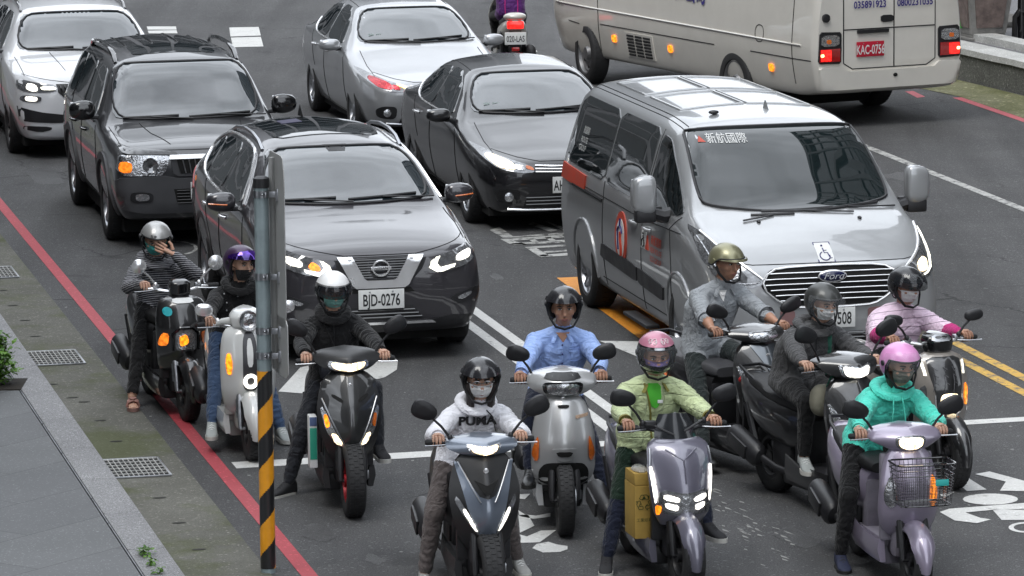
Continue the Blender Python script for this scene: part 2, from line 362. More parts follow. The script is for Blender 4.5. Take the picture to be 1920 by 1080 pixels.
# gutter strip with drain slots
g = MB(); g.add([LN(3.9, 10, .004), LN(4.58, 10, .004), LN(4.56, 75, .004), LN(3.9, 75, .004)], [(0, 1, 2, 3)])
tag(g.build('gutter', M_CONC, smooth=False), kind='structure')
kb = MB()
for i in range(52): # kerb stones
    t0 = 14 + i*1.2; kb.box((0, 0, 0), (.25, 1.194, .12), .012, M_LANE @ Matrix.Translation((3.845, t0+.6, .045)))
tag(kb.build('kerb', M_GRAN), kind='structure')
pv = MB(); pv.add([LN(-40, 5, .1), LN(3.7, 5, .1), LN(3.7, 78, .1), LN(-40, 78, .1)], [(0, 1, 2, 3)])
tag(pv.build('pavement', M_TILE, smooth=False), kind='structure')
js = MB(); js.box((0, 0, 0), (.007, 64, .012), 0, M_LANE @ Matrix.Translation((3.711, 46, .097))); tag(js.build('paving_edge_strip', M_ALU), kind='structure')
def slot(x, y, rx=.05, ry=.02):
    c = G(x, y); return [c + LX*rx*math.cos(k*PI/6) + LB*ry*math.sin(k*PI/6) for k in range(12)]
sheet('drain_slots', [slot(*p) for p in ((47, 602), (67, 632), (24, 574), (4, 546), (98, 722), (135, 747), (158, 755), (188, 790), (218, 829), (299, 935), (336, 982), (373, 1032), (262, 700))], mat('slot_dark', (.03, .03, .026), .9), .008)
# painted lines
sheet('red_kerb_line', [rect(4.755, 4.86, 12, 72)], M_RED)
sheet('double_white_line', [rect(7.825, 7.925, 31.75, 40), rect(8.03, 8.13, 31.75, 40)], M_WHITE)
sheet('double_yellow_line', [rect(11.31, 11.41, 31.9, 40), rect(11.53, 11.63, 31.9, 40)], M_YEL)
sheet('white_edge_line', [rect(14.72, 14.83, 18, 54)], M_OLDW)
sheet('stop_line', [[LN(4.92, 31.42), LN(11.6, 31.68), LN(11.6, 31.84), LN(4.92, 31.66)], [LN(11.6, 31.68), LN(14.7, 31.8), LN(14.7, 31.98), LN(11.6, 31.84)]], M_WHITE)
sheet('orange_patch', [[LN(9.08, 35.3), LN(9.5, 35.3), LN(9.55, 39.6), LN(9.2, 39.6)]], M_ORA)
sheet('crossing_blocks', [px((275, 50), (330, 50), (331, 56), (277, 56)), px((277, 58), (331, 57), (333, 63), (279, 63)), px((430, 52), (485, 51), (489, 67), (432, 69)), px((433, 71), (489, 69.5), (494, 87.5), (437, 89)), px((985, 88), (1000, 89), (1008, 97), (990, 98))], M_WHITE)
sheet('right_red_line', [[LN(17.22, 30), LN(17.34, 30), LN(17.34, 52.5), LN(17.22, 52.5)], px((1697, 172), (1712, 171), (1735, 182), (1720, 184))], M_RED)
# arrow head and words on the lanes
def ring(cx, cy, rx, ry, a0, a1, w, n=14):
    o = [(cx+rx*math.cos(R(a0+(a1-a0)*k/n)), cy+ry*math.sin(R(a0+(a1-a0)*k/n))) for k in range(n+1)]
    return o + [(cx+rx*w*math.cos(R(a0+(a1-a0)*k/n)), cy+ry*w*math.sin(R(a0+(a1-a0)*k/n))) for k in range(n, -1, -1)]
sheet('lane_arrow', [px((522, 735), (563, 690), (640, 672), (690, 650), (725, 655), (746, 678), (744, 694), (722, 708), (690, 716), (585, 740))], M_WHITE, .0046)
sheet('turn_arrow', [px((1124, 640), (1205, 641), (1240, 662), (1196, 670))], M_WHITE, .0046)
W_ = []
for p in ([(918, 432), (936, 426), (962, 444), (1062, 436), (1062, 440), (944, 447)], [(938, 449), (1052, 441), (1063, 446), (946, 453)], [(946, 453), (962, 452), (990, 459), (957, 459)], [(990, 449), (1001, 448), (1010, 454), (999, 455)], [(1021, 446), (1032, 445), (1042, 451), (1031, 452)],
          [(958, 457), (1066, 450), (1066, 455), (964, 460)], [(984, 464), (1064, 459), (1064, 463), (1004, 466)], [(984, 464), (1004, 465), (1030, 480), (1012, 482)], [(1018, 472), (1064, 469), (1064, 472), (1022, 475)], [(1012, 479), (1064, 475), (1064, 480), (1014, 483)],
          [(1000, 417), (1045, 432), (1034, 436), (990, 421)], [(1030, 417), (1064, 430), (1064, 436), (1020, 415)]): W_.append(px(*p))
sheet('lane_lettering', W_, M_OLDW, .0046)
S_ = [px((790, 951), (796, 941), (812, 937), (832, 938), (826, 950), (818, 955), (812, 964), (796, 962)), px((972, 967), (990, 966), (1002, 987), (975, 1000)), px((973, 1003), (988, 1007), (1014, 996), (1043, 995), (1012, 1018), (972, 1019)),
      px((998, 1029), (1006, 1021), (1028, 1017), (1044, 1022), (1064, 1025), (1064, 1031), (1050, 1036), (1018, 1037)), px((972, 958), (985, 966), (1005, 968), (1032, 963), (1032, 970), (1000, 974), (974, 969)), px((972, 928), (994, 927), (984, 937), (972, 936))]
sheet('scooter_symbol', S_, M_WHITE, .0046)
S2 = [px((1797, 908), (1812, 895), (1850, 919), (1813, 922)), px((1828, 890), (1855, 885), (1922, 903), (1922, 922), (1875, 921), (1886, 904)), px(*[(1857+52*math.cos(k*PI/9), 937+10.5*math.sin(k*PI/9)) for k in range(18)]),
      px((1762, 961), (1780, 955), (1922, 944), (1922, 957), (1862, 957), (1810, 962), (1838, 972), (1858, 975), (1832, 982), (1790, 977)), px((1862, 958), (1922, 955), (1922, 976), (1878, 976)), px(*[(x, y) for x, y in ring(1925, 990, 34, 10, 90, 270, .72)]), px((1762, 928), (1790, 923), (1770, 935))]
sheet('scooter_box_symbol', S2, M_WHITE, .0046)
# worn arrow remains under the cars
sheet('worn_arc_mark', [px(*ring(325, 466, 46, 14, -100, 60, .86))], M_OLDW, .0046)
rs = random.Random(9); ST = []; WS_ = []
def blot(x, y, a, b, n=16):
    c = G(x, y); q = [rs.uniform(.3, 1.4) for _ in range(n)]; q = [(q[i-1]+q[i]*2+q[(i+1) % n])/4 for i in range(n)]
    return [c + LX*a*q[i]*math.cos(2*PI*i/n) + LB*b*q[i]*math.sin(2*PI*i/n) for i in range(n)]
for x, y, a, b in ((1030, 690, .1, .3), (760, 620, .16, .5), (1225, 760, .12, .5), (1590, 560, .2, .7), (470, 560, .12, .4), (1500, 1010, .14, .4), (1180, 900, .1, .35), (820, 1010, .09, .4), (1700, 330, .35, .5), (930, 520, .06, .3), (600, 1000, .12, .3), (80, 330, .2, .8), (700, 1050, .08, .2)): ST.append(blot(x, y, a, b))
for k in range(40): x, y = rs.uniform(200, 1900), rs.uniform(420, 1070); ST.append(blot(x, y, rs.uniform(.008, .03), rs.uniform(.01, .05), 9))
M_OIL = ground_mat('oil_stained_asphalt', [(.044, .044, .045), (.07, .07, .071)], speck=.8, sscale=95, pscale=2.5, bump=.6, rough=.6)
sheet('oil_stains', ST, M_OIL, .002)
for k in range(70):
    u = rs.random(); x = 1230+u*230+rs.uniform(-40, 40); y = 850+u*190+rs.uniform(-25, 25); c = G(x, y); d = (LB*-1+LX*.25).normalized(); L = rs.uniform(.03, .16); w = rs.uniform(.004, .012); s_ = Vector((d.y, -d.x, 0)); WS_.append([c-s_*w, c+d*L*.5-s_*w*1.4, c+d*L, c+d*L*.4+s_*w])
for k in range(60): x, y = rs.uniform(40, 1900), rs.uniform(430, 1075); c = G(x, y); r_ = rs.uniform(.006, .014); WS_.append([c+Vector((r_*math.cos(q)*rs.uniform(.7, 1.3), r_*1.6*math.sin(q), 0)) for q in (0, 1.2, 2.4, 3.6, 5.)])
sheet('scuffs_and_grit', WS_, mat('pale_grit', (.25, .25, .24), .9, var=.2), .003)
# ------------------------------------------------ right side: mossy verge, raised plaza with coping wall
vg = [LN(17.34, 44), LN(18.2, 44), LN(18.2, 51.5), LN(18.0, 53.6), LN(17.75, 56), LN(17.2, 58), LN(16.9, 55), LN(17.34, 52.6)]
sheet('verge', [vg], M_MOSS, .006)
foot = [(18.6, 40), (18.25, 48), (18.17, 52.5), (18.03, 53.4), (17.95, 54.4), (17.75, 56), (17.3, 58.2), (16.4, 61)]
def band(off0, off1, z0, z1, m, name, parent):
    mb = MB(); P = []
    for (s, t) in dens(chaikin(foot, 2, False), .4, False):
        P.append([LN(s+off0, t, z0), LN(s+off0, t, z1), LN(s+off1, t, z1), LN(s+off1, t, z0)])
    return mb.grid(P, cv=True, cap=(True, True)).build(name, m, parent, angle=30)
wl = thing('low_wall', 'low washed concrete wall with pale stone coping along the right verge behind the bus', 'wall', LN(18.1, 53))
wl.matrix_world = Matrix.Translation(LN(18.1, 53))
inv = Matrix.Translation(-LN(18.1, 53))
for nm, a, b_, z0, z1, m in (('wall_face', 0, .35, -.02, .34, M_WALLC), ('coping', -.03, .4, .343, .42, M_CAPC), ('upper_coping', .55, .85, .30, .5, M_CAPC)):
    o = band(a, b_, z0, z1, m, nm, wl); o.matrix_parent_inverse = inv
pz = MB(); P = [[LN(s+.3, t, .405), LN(s+40, t, .405)] for s, t in dens(chaikin(foot, 2, False), .4, False)]
tag(pz.grid(P).build('plaza', M_PLAZA, smooth=False), kind='structure')
sheet('plaza_red_line', [[LN(20.2, 70.5), LN(26, 69.2), LN(26, 69.5), LN(20.2, 70.8)]], M_ORA, .41)
# ------------------------------------------------ vehicles: front at y=0 facing -y, x to the picture's right, z up
RND = [0, .4, .42, .42, .22, .27, 0]
def ring_pts(c, rnd):
    zb, ws, zs, wm, zm, wsh, zsh, wr, zr, zt = c
    P = [(0, zb), (max(ws-.06, ws*.6), zb), (ws, zs), (wm, zm), (wsh, zsh), (wr, zr), (0, zt)]; out = [P[0]]
    for i in range(1, 6):
        f = rnd[i]; p, a, b = Vector(P[i]), Vector(P[i-1]), Vector(P[i+1]); A = p.lerp(a, f); B = p.lerp(b, f)
        for k in range(5):
            t = k/4; out.append(tuple((1-t)**2*A + 2*t*(1-t)*p + t*t*B))
    A = Vector(P[5]).lerp(Vector(P[6]), RND[5])
    for k in (1, 2): out.append((out[-1][0]*.6, P[6][1]-(P[6][1]-out[-1][1])*.36)) if k == 1 else out.append((out[-1][0]*.45, P[6][1]-(P[6][1]-out[-1][1])*.25))
    out.append(P[6]); return out
def body_mesh(rows, n=64, rnd=RND, extra=()):
    L = rows[-1][0]; ys = sorted(set([r[0] for r in rows] + [L*(i/n) for i in range(n+1)] + [.02, .04, .1, .15, .28, .36] + [L-.03, L-.07, L-.14] + list(extra)))
    ys = [y for i, y in enumerate(ys) if i == 0 or y - ys[i-1] > .004]
    P = []
    for y in ys:
        h = ring_pts(table(rows, y), rnd); P.append([(x, y, z) for x, z in h] + [(-x, y, z) for x, z in h[-2:0:-1]])
    bow = max(0., .1*(L > 3))
    for r in P: # screens are bowed in plan: the middle stands forward
        for i, (x, y, z) in enumerate(r):
            k = max(0, min(1, (z-.85)/.25))*max(0, min(1, (y-.3)/.8))*max(0, 1-y/(L*.75)); r[i] = (x, y - bow*(1-min(1, (x/.85)**2))*k, z)
    return MB().grid(P, cv=True, cap=(True, True))
def arches(body, wheels, arch_r, half, well=.28):
    mb = MB()
    for (y, z) in wheels:
        for sg in (1, -1):
            mb.lathe([(arch_r, -well), (arch_r, .3)], 40, Matrix.Translation((sg*half, y, z)) @ Matrix.Rotation(sg*PI/2, 4, 'Y'))
    c = mb.build('cut', M_WELL); md = body.modifiers.new('b', 'BOOLEAN'); md.operation = 'DIFFERENCE'; md.object = c; md.solver = 'EXACT'; md.material_mode = 'TRANSFER'
    bpy.context.view_layer.update(); me = bpy.data.meshes.new_from_object(body.evaluated_get(bpy.context.evaluated_depsgraph_get())); body.modifiers.clear(); old = body.data; body.data = me
    bpy.data.objects.remove(c); me.name = body.name
    me.polygons.foreach_set('use_smooth', [True]*len(me.polygons)); me.set_sharp_from_angle(angle=R(38))
def wheel(parent, x, y, r, w, sg, style='twin', steer=0., rim_m=None, rr=.68):
    "sg: -1 for the car's right side (faces -x)"
    M = Matrix.Rotation(PI/2*sg, 4, 'Y')
    t = MB(); pr = [(r*rr, -w*.42), (r*rr+.01, -w*.5), (r*.9, -w*.52), (r*.97, -w*.44), (r, -w*.3), (r, w*.3), (r*.97, w*.44), (r*.9, w*.52), (r*rr+.01, w*.5), (r*rr, w*.42), (r*rr-.012, w*.3), (r*rr-.012, -w*.3)]
    t.lathe(pr+[pr[0]], 40, M, cap=False)
    for k in range(36): # tread blocks
        for zz in (-.28, 0, .28): t.box((0, 0, 0), (.006, r*.11, w*.2), 0, M @ Matrix.Rotation(2*PI*(k+(zz == 0)*.5)/36, 4, 'Z') @ Matrix.Translation((r, 0, w*zz)))
    o = t.build('wheel', M_RUB, parent, angle=50); o.location = (x, y, r); o.rotation_euler = (0, 0, steer)
    m = MB(); ro = r*rr; f = w*.36
    m.lathe([(ro-.013, -w*.3), (ro-.013, w*.3), (ro, w*.42), (ro+.004, w*.44), (ro-.014, w*.45), (ro-.024, w*.36), (ro-.03, -w*.1), (ro*.3, -w*.12)], 36, M, cap=False)
    if style == 'twin': ang = [(2*PI*k/5+q, .02) for k in range(5) for q in (-.17, .17)]; hw = .3
    elif style == 'ten': ang = [(2*PI*k/10, .022) for k in range(10)]; hw = .26
    elif style == 'five': ang = [(2*PI*k/5, .045) for k in range(5)]; hw = .3
    else: ang = []; hw = .4
    for a, sw in ang:
        Ms = M @ Matrix.Rotation(a, 4, 'Z'); c = .07
        V = [(c, -sw*1.15, f-.01), (ro-.02, -sw*.8, f+.012), (ro-.02, sw*.8, f+.012), (c, sw*1.15, f-.01), (c, -sw*1.3, f-.06), (ro-.02, -sw*1.1, f-.05), (ro-.02, sw*1.1, f-.05), (c, sw*1.3, f-.06)]
        m.add(V, [(0, 1, 2, 3), (0, 4, 5, 1), (3, 2, 6, 7), (4, 7, 6, 5)], Ms)
    if style == 'steel':
        m.lathe([(ro-.02, w*.2), (ro*.8, w*.3), (ro*.62, w*.12), (ro*.4, w*.22), (ro*.3, w*.42), (.01, w*.44)], 36, M)
    m.lathe([(.085, f-.05), (.085, f-.005), (.065, f+.01), (.03, f+.012), (.005, f+.012)], 20, M)
    m.build('rim', rim_m or M_ALU, o, angle=35)
    if style != 'steel':
        MB().lathe([(.02, -w*.05), (ro*.72, -w*.05), (ro*.72, -w*.02), (.02, -w*.02)], 28, M).build('brake_disc', M_WELL if style != 'steel' else M_STL, o)
    else:
        h = MB()
        for k in range(6): h.ell((0, 0, 0), (.03, .03, .006), M @ Matrix.Rotation(k*PI/3, 4, 'Z') @ Matrix.Translation((ro*.71, 0, w*.22)))
        h.build('vent_hole', M_WELL, o)
    return o
def mirror_unit(parent, x, y, z, sg, m, size=(.12, .1, .085), ind=False, low=None, sq=.72):
    mb = MB(); mb.ell((0, 0, 0), (size[0], size[1]*.6, size[2]), nu=14, nv=24, p=sq)
    for i, v in enumerate(mb.v):
        k = 1 - .18*max(0, sg*v[0]/size[0]); mb.v[i] = (v[0], v[1] + .05*sg*v[0], v[2]*k)
    o = mb.build('side_mirror', m, parent); o.location = (x, y, z)
    a = MB(); a.box((-sg*size[0]*1.05, .02, -size[2]*.75), (size[0]*1.0, .06, .04), .012); a.build('mirror_arm', M_PLA, o)
    MB().box((0, size[1]*.6, 0), (size[0]*1.6, .008, size[2]*1.5), .003).build('mirror_glass', M_CHR, o)
    if ind:
        t = MB(); t.tube([(sg*size[0]*(q/6*1.25-.35), -size[1]*.6*math.sqrt(max(0, 1-(q/6*1.2-.35)**2*.8))-.001, -.02+.012*q/6) for q in range(7)], .007, 6); t.build('mirror_indicator', M_AMBOFF, o)
    if low:
        b_ = MB(); b_.box((-sg*.01, -.005, -size[2]*1.08), (size[0]*1.7, size[1]*.9, size[2]*.7), .025); b_.build('mirror_base', low, o)
    return o
def wipers(sk, parent, segs, m=M_PLA):
    for a, b in segs:
        mb = MB(); P = sk.proj('front', dens([a, b], .06, False), .03)
        mb.tube(P, .011, 6); mid = len(P)//2; P2 = sk.proj('front', dens([((a[0]+b[0])/2, (a[1]+b[1])/2), (b[0]*1.0+(b[0]-a[0])*.25, b[1]-.03)], .06, False), .045)
        mb.tube(P2, [.012]*len(P2), 6, flat=.6); mb.build('wiper', m, parent)
def plate(parent, sk, txt, u, z, w=.38, h=.16, tilt=0., m=M_PLATE, ink=M_INK, ax='front', th=None, off=.02, visible=None):
    if sk is None: c = Vector((0, 0, 0))
    c = sk.proj(ax, [(u, z)], off)[0]; y0 = min(p.y for p in sk.proj(ax, [(u-w/2, z), (u+w/2, z), (u, z+h/2), (u, z-h/2), (u, z)], off)) if ax == 'front' else max(p.y for p in sk.proj(ax, [(u-w/2, z), (u+w/2, z), (u, z+h/2), (u, z-h/2)], off))
    M = Matrix.Translation((u, y0, z)) @ (Matrix.Rotation(PI, 4, 'Z') if ax == 'rear' else Matrix.Identity(4)) @ Matrix.Rotation(tilt, 4, 'X')
    o = MB().box((0, 0, 0), (w, .008, h), .003, M).build('licence_plate', m, parent)
    flat_text('plate_number', txt, M @ Matrix.Translation((0, -.0055, -h*.07)), th or h*.86, ink, o, sx=.585, bold=.016)
    b = MB()
    for q in (-1, 1): b.lathe([(.008, 0), (.006, .004), (.001, .005)], 8, M @ Matrix.Translation((q*w*.25, -.004, h*.38)) @ Matrix.Rotation(PI/2, 4, 'X'))
    b.build('plate_bolt', M_STL, o); return o
def car(name, label, cat, pos, rz, rows, wheels, pm, half, arch=.37, wr=.33, ww=.215, style='twin', steer=0., track=None, n=64, extra=(), group='vehicles waiting at the stop line', rim_m=None, hood=None):
    t = thing(name, label, cat, (pos[0], pos[1], 0), rz, group)
    b = body_mesh(rows, n, extra=extra).build('body', pm, t, angle=38); sk = Skin(b.data)
    arches(b, [(y, wr) for y in wheels], arch, half - .02)
    un = MB(); un.box((0, rows[-1][0]/2, .2), (half*(1.7 if rows[-1][0] < 5 else 1.2), rows[-1][0]*.86, .12)) if rows[-1][0] < 6 else un.box((0, 3.2, .5), (half*1.5, 5.6, .2)); un.build('underbody', M_WELL, t)
    tr = track or half - ww*.5 - .025
    for i, y in enumerate(wheels):
        for sg in (-1, 1): wheel(t, sg*tr, y, wr, ww, sg, style, steer if i == 0 else 0., rim_m)
    return t, sk
def glass(t, sk, wind, side, rear=None, chrome=None, m=M_GLASS, trim_r=.009, wm=None):
    cz = sum(p[1] for p in wind)/len(wind); sk.line('windscreen_seal', 'front', [(a*1.0, cz+(b-cz)*1.0) for a, b in wind], .012, M_PLA, t, off=.012, closed=True, rnd=2); sk.patch('windscreen', 'front', wind, wm or M_WIND, t, off=.011, rnd=2, w=.12)
    for ax in ('R', 'L'):
        for s in side: sk.patch('side_window', ax, s, m, t, off=.008, rnd=2, w=.12)
        if chrome: sk.line('window_trim', ax, chrome, trim_r, M_CHR, t, closed=False, off=.008)
    if rear: sk.patch('rear_window', 'rear', rear, m, t, off=.008)
def seams(t, sk, side=(), front=(), top=()):
    mb_ = None
    for ax, L in (('R', side), ('L', side), ('front', front), ('top', top)):
        if L: sk.lines('panel_gap', ax, L, .0045, M_SEAM, t, off=.0005)
def handles(t, sk, ys, z, m=M_CHR):
    for sg, ax in ((-1, 'R'), (1, 'L')):
        for y in ys:
            c = sk.proj(ax, [(y, z)], 0)[0]; mb = MB(); mb.tube([(c.x, y-.1, z-.005), (c.x+sg*.03, y-.07, z), (c.x+sg*.036, y, z+.004), (c.x+sg*.03, y+.07, z), (c.x, y+.1, z-.005)], .014, 8); mb.build('door_handle', m, t)
# ---- sedan (two) --------------------------------------------------------------------------------
M_RRED = mat('reddish_reflector', (.45, .06, .07), .15, .8, var=.5, vscale=40, bump=.6, bscale=45)
SEDAN = [(0.00, .36, .34, .40, .46, .46, .44, .56, .34, .64, .655), (0.05, .24, .58, .29, .68, .45, .63, .60, .48, .685, .70), (0.18, .18, .72, .25, .79, .48, .745, .655, .58, .735, .755),
 (0.45, .17, .79, .25, .855, .52, .82, .72, .68, .80, .83), (0.95, .17, .81, .26, .885, .55, .865, .82, .72, .895, .935), (1.30, .17, .82, .26, .888, .58, .872, .90, .73, .975, 1.015), (1.45, .17, .82, .26, .888, .6, .872, .915, .705, 1.055, 1.09),
 (2.0, .17, .82, .26, .888, .6, .868, .94, .60, 1.345, 1.375), (2.2, .17, .82, .26, .888, .6, .866, .945, .575, 1.40, 1.435), (2.9, .17, .82, .26, .888, .62, .864, .96, .58, 1.425, 1.475), (3.3, .17, .82, .26, .888, .64, .864, .97, .58, 1.38, 1.435),
 (3.9, .18, .81, .27, .885, .66, .85, .985, .64, 1.14, 1.19), (4.25, .19, .79, .28, .87, .68, .82, .99, .68, 1.03, 1.07), (4.52, .24, .73, .34, .80, .66, .76, .96, .62, 1.0, 1.03), (4.62, .4, .5, .46, .62, .64, .6, .86, .5, .93, .95)]
def sedan(label, pos, rz, pm, head_on, plate_txt=None, fog_red=False):
    t, sk = car('sedan_car', label, 'car', pos, rz, SEDAN, (.95, 3.65), pm, .888, arch=.365, wr=.315, style='twin')
    glass(t, sk, [(-.70, 1.055), (-.36, 1.035), (.36, 1.035), (.70, 1.055), (.555, 1.36), (.3, 1.385), (-.3, 1.385), (-.555, 1.36)],
          [[(1.72, .99), (2.62, 1.0), (2.66, 1.385), (2.32, 1.37), (1.98, 1.25)], [(2.70, 1.0), (3.34, 1.02), (3.62, 1.14), (3.3, 1.33), (2.72, 1.385)]],
          rear=[(-.55, 1.06), (.55, 1.06), (.5, 1.36), (-.5, 1.36)], chrome=[(1.75, .975), (2.7, .985), (3.4, 1.0), (3.72, 1.14)])
    seams(t, sk, side=[[(1.36, .3), (1.34, .6), (1.42, .93)], [(2.66, .24), (2.66, .98)], [(3.55, 1.0), (3.4, .75), (3.3, .6)], [(1.4, .235), (3.2, .235)]],
          front=[[(-.70, .79), (-.5, .735), (-.3, .70), (.3, .70), (.5, .735), (.70, .79)]], top=[[(.70, .30), (.72, .7), (.7, 1.25)], [(-.70, .30), (-.72, .7), (-.7, 1.25)], [(-.53, 2.2), (-.52, 3.2)], [(.53, 2.2), (.52, 3.2)]])
    handles(t, sk, (2.45, 3.3), .86)
    # lamps: swept units joined by a barred grille
    for sg in (-1, 1):
        S = lambda L: [(sg*a, b) for a, b in L]
        h = sk.patch('headlight', 'front', S([(.36, .60), (.40, .665), (.62, .735), (.80, .815), (.845, .83), (.80, .72), (.70, .635), (.5, .595)]), M_LENS, t, off=.012, rnd=1)
        on = head_on
        sk.patch('lamp_bulb', 'front', S([(.54, .628), (.57, .705), (.74, .768), (.785, .735), (.70, .648)]) , M_WARM if on else M_RRED, h, off=.02)
        sk.patch('lamp_bulb', 'front', S([(.46, .62), (.48, .668), (.55, .69), (.55, .635)]), M_REFL if on else M_RRED, h, off=.02)
        sk.patch('turn_signal', 'front', S([(.37, .62), (.385, .655), (.45, .675), (.45, .64)] if on else [(.38, .628), (.40, .668), (.5, .70), (.5, .672)]), M_AMBOFF if on else lamp('lamp_yellow', (1, .72, .25), 3), h, off=.022)
        sk.patch('fog_lamp_recess', 'front', S([(.52, .28), (.50, .43), (.66, .44), (.74, .40), (.72, .30)]), M_GLO if head_on else M_PLA, t, off=.006)
        c = sk.proj('front', [(sg*.62, .36)], .012)[0]
        f = MB().lathe([(.045, 0), (.045, -.02), (.032, -.026), (.003, -.03)], 18, Matrix.Translation(c) @ Matrix.Rotation(-PI/2, 4, 'X')); f.build('fog_lamp', M_REFL, t)
        mirror_unit(t, sg*.985, 1.66, 1.0, sg, pm, (.125, .11, .07))
    sk.patch('upper_grille', 'front', [(-.36, .60), (-.36, .675), (.36, .675), (.36, .60)], M_PLA, t, off=.006, rnd=0)
    for z in (.668, .638, .608): sk.line('grille_bar', 'front', [(-.36, z), (-.08, z-.012), (.08, z-.012), (.36, z)], .0095, M_CHR, t, off=.014, rnd=1)
    e = sk.proj('front', [(0, .645)], .02)[0]; b = MB()
    b.tube([(.06*math.cos(2*PI*k/20), e.y-.01, e.z+.043*math.sin(2*PI*k/20)) for k in range(20)], .007, 6, True); b.tube([(.025*math.cos(2*PI*k/14), e.y-.01, e.z+.04*math.sin(2*PI*k/14)) for k in range(14)], .006, 6, True); b.tube([(.045*math.cos(2*PI*k/14), e.y-.01, e.z+.018+.02*math.sin(2*PI*k/14)) for k in range(14)], .006, 6, True); b.build('badge', M_CHR, t)
    sk.patch('lower_grille', 'front', [(-.48, .245), (-.42, .40), (.42, .40), (.48, .245)], M_PLA, t, off=.006, rnd=0)
    for z in (.28, .315, .35): sk.line('grille_bar', 'front', [(-.45, z), (.45, z)], .008, M_GLO, t, off=.012, rnd=0)
    sk.line('bumper_lip', 'front', [(-.62, .235), (-.4, .22), (.4, .22), (.62, .235)], .014, M_CHR if head_on else M_STL, t, off=.01)
    wipers(sk, t, [((-.62, 1.06), (-.1, 1.075)), ((-.05, 1.06), (.55, 1.085))])
    if plate_txt: plate(t, sk, plate_txt, 0, .47)
    d = MB(); d.box((-.52, 0, 0), (.06, .002, .02)); d.box((-.43, 0, 0), (.06, .002, .02)); o = d.build('windscreen_sticker', mat('pale_sticker', (.6, .7, .68), .5), t); q = sk.proj('front', [(-.47, 1.12)], .014)[0]; o.location = (0, q.y-.005, q.z)
    return t, sk
P_BLK = paint('paint_black', (.012, .012, .014), .1, .3); P_SIL = paint('paint_silver', (.43, .44, .455), .55, .32); P_GRY = paint('paint_dark_grey', (.042, .04, .046), .3, .3)
P_CHA = paint('paint_charcoal', (.042, .043, .047), .2, .3); P_WHT = paint('paint_white', (.76, .77, .79), .0, .3); P_VAN = paint('paint_van_silver', (.36, .37, .38), .35, .3); P_BUS = paint('paint_cream', (.68, .655, .60), .0, .35)
YAW = R(12.4)
sedan('silver sedan at the back of the lane, its headlamps unlit and reddish', (-.79, 50.93), YAW, P_SIL, False)
sedan('glossy black sedan between the dark crossover and the silver van, warm headlamp lit', (.59, 43.67), YAW, P_BLK, True, 'AHC-7160')
# ---- dark grey crossover with the V chrome grille ------------------------------------------------
XT = [(0.00, .40, .40, .44, .56, .52, .52, .74, .40, .86, .875), (0.05, .27, .69, .33, .79, .50, .74, .79, .58, .91, .925), (0.16, .23, .79, .31, .87, .54, .83, .85, .69, .955, .975),
 (0.42, .22, .82, .32, .89, .6, .855, .90, .74, 1.0, 1.03), (0.95, .22, .84, .33, .91, .64, .885, .98, .79, 1.065, 1.095), (1.22, .22, .845, .33, .912, .66, .89, 1.03, .79, 1.11, 1.14), (1.38, .22, .845, .33, .912, .68, .89, 1.05, .75, 1.19, 1.215),
 (1.9, .22, .845, .33, .912, .69, .885, 1.08, .645, 1.50, 1.525), (2.1, .22, .845, .33, .912, .69, .883, 1.09, .615, 1.56, 1.595), (2.8, .22, .845, .33, .912, .7, .88, 1.11, .615, 1.60, 1.66), (3.6, .22, .845, .33, .912, .72, .875, 1.13, .60, 1.565, 1.63),
 (4.1, .24, .83, .34, .905, .74, .86, 1.14, .585, 1.49, 1.55), (4.4, .28, .79, .38, .88, .76, .83, 1.12, .58, 1.36, 1.42), (4.62, .38, .74, .45, .82, .74, .76, 1.0, .55, 1.1, 1.14), (4.69, .5, .6, .56, .66, .72, .62, .9, .5, .98, 1.0)]
t, sk = car('crossover_car', 'dark grey crossover with chrome V grille, stopped behind the striped pole', 'car', (-1.07, 36.15), R(12.8), XT, (.93, 3.63), P_GRY, .912, arch=.405, wr=.36, ww=.23, style='five', steer=R(-3))
glass(t, sk, [(-.735, 1.19), (-.4, 1.165), (.4, 1.165), (.735, 1.19), (.595, 1.54), (.3, 1.565), (-.3, 1.565), (-.595, 1.54)],
      [[(1.75, 1.12), (2.62, 1.13), (2.64, 1.52), (2.2, 1.5), (1.95, 1.36)], [(2.70, 1.13), (3.5, 1.16), (3.52, 1.5), (2.72, 1.525)], [(3.58, 1.17), (3.8, 1.2), (4.05, 1.36), (3.6, 1.49)]],
      chrome=[(1.7, 1.09), (2.6, 1.105), (3.7, 1.14), (4.12, 1.34), (3.9, 1.47), (3.4, 1.545), (2.3, 1.55), (1.9, 1.40), (1.62, 1.13)], trim_r=.013)
seams(t, sk, side=[[(1.45, .36), (1.4, .7), (1.48, 1.05)], [(2.66, .34), (2.66, 1.1)], [(3.52, 1.12), (3.4, .85), (3.2, .68), (3.15, .36)]], front=[[(-.78, .985), (-.5, .93), (-.3, .895), (.3, .895), (.5, .93), (.78, .985)]], top=[[(.77, .36), (.79, .8), (.78, 1.2)], [(-.77, .36), (-.79, .8), (-.78, 1.2)]])
handles(t, sk, (2.42, 3.32), .93)
sk.patch('sunroof', 'top', [(-.47, 2.28), (.47, 2.28), (.47, 3.45), (-.47, 3.45)], M_GLASS, t, off=.006, w=.1)
sk.patch('sunroof_sticker', 'top', [(-.28, 2.95), (-.1, 2.95), (-.1, 3.25), (-.28, 3.25)], mat('purple_sticker', (.03, .025, .08), .4), t, off=.009, rnd=0)
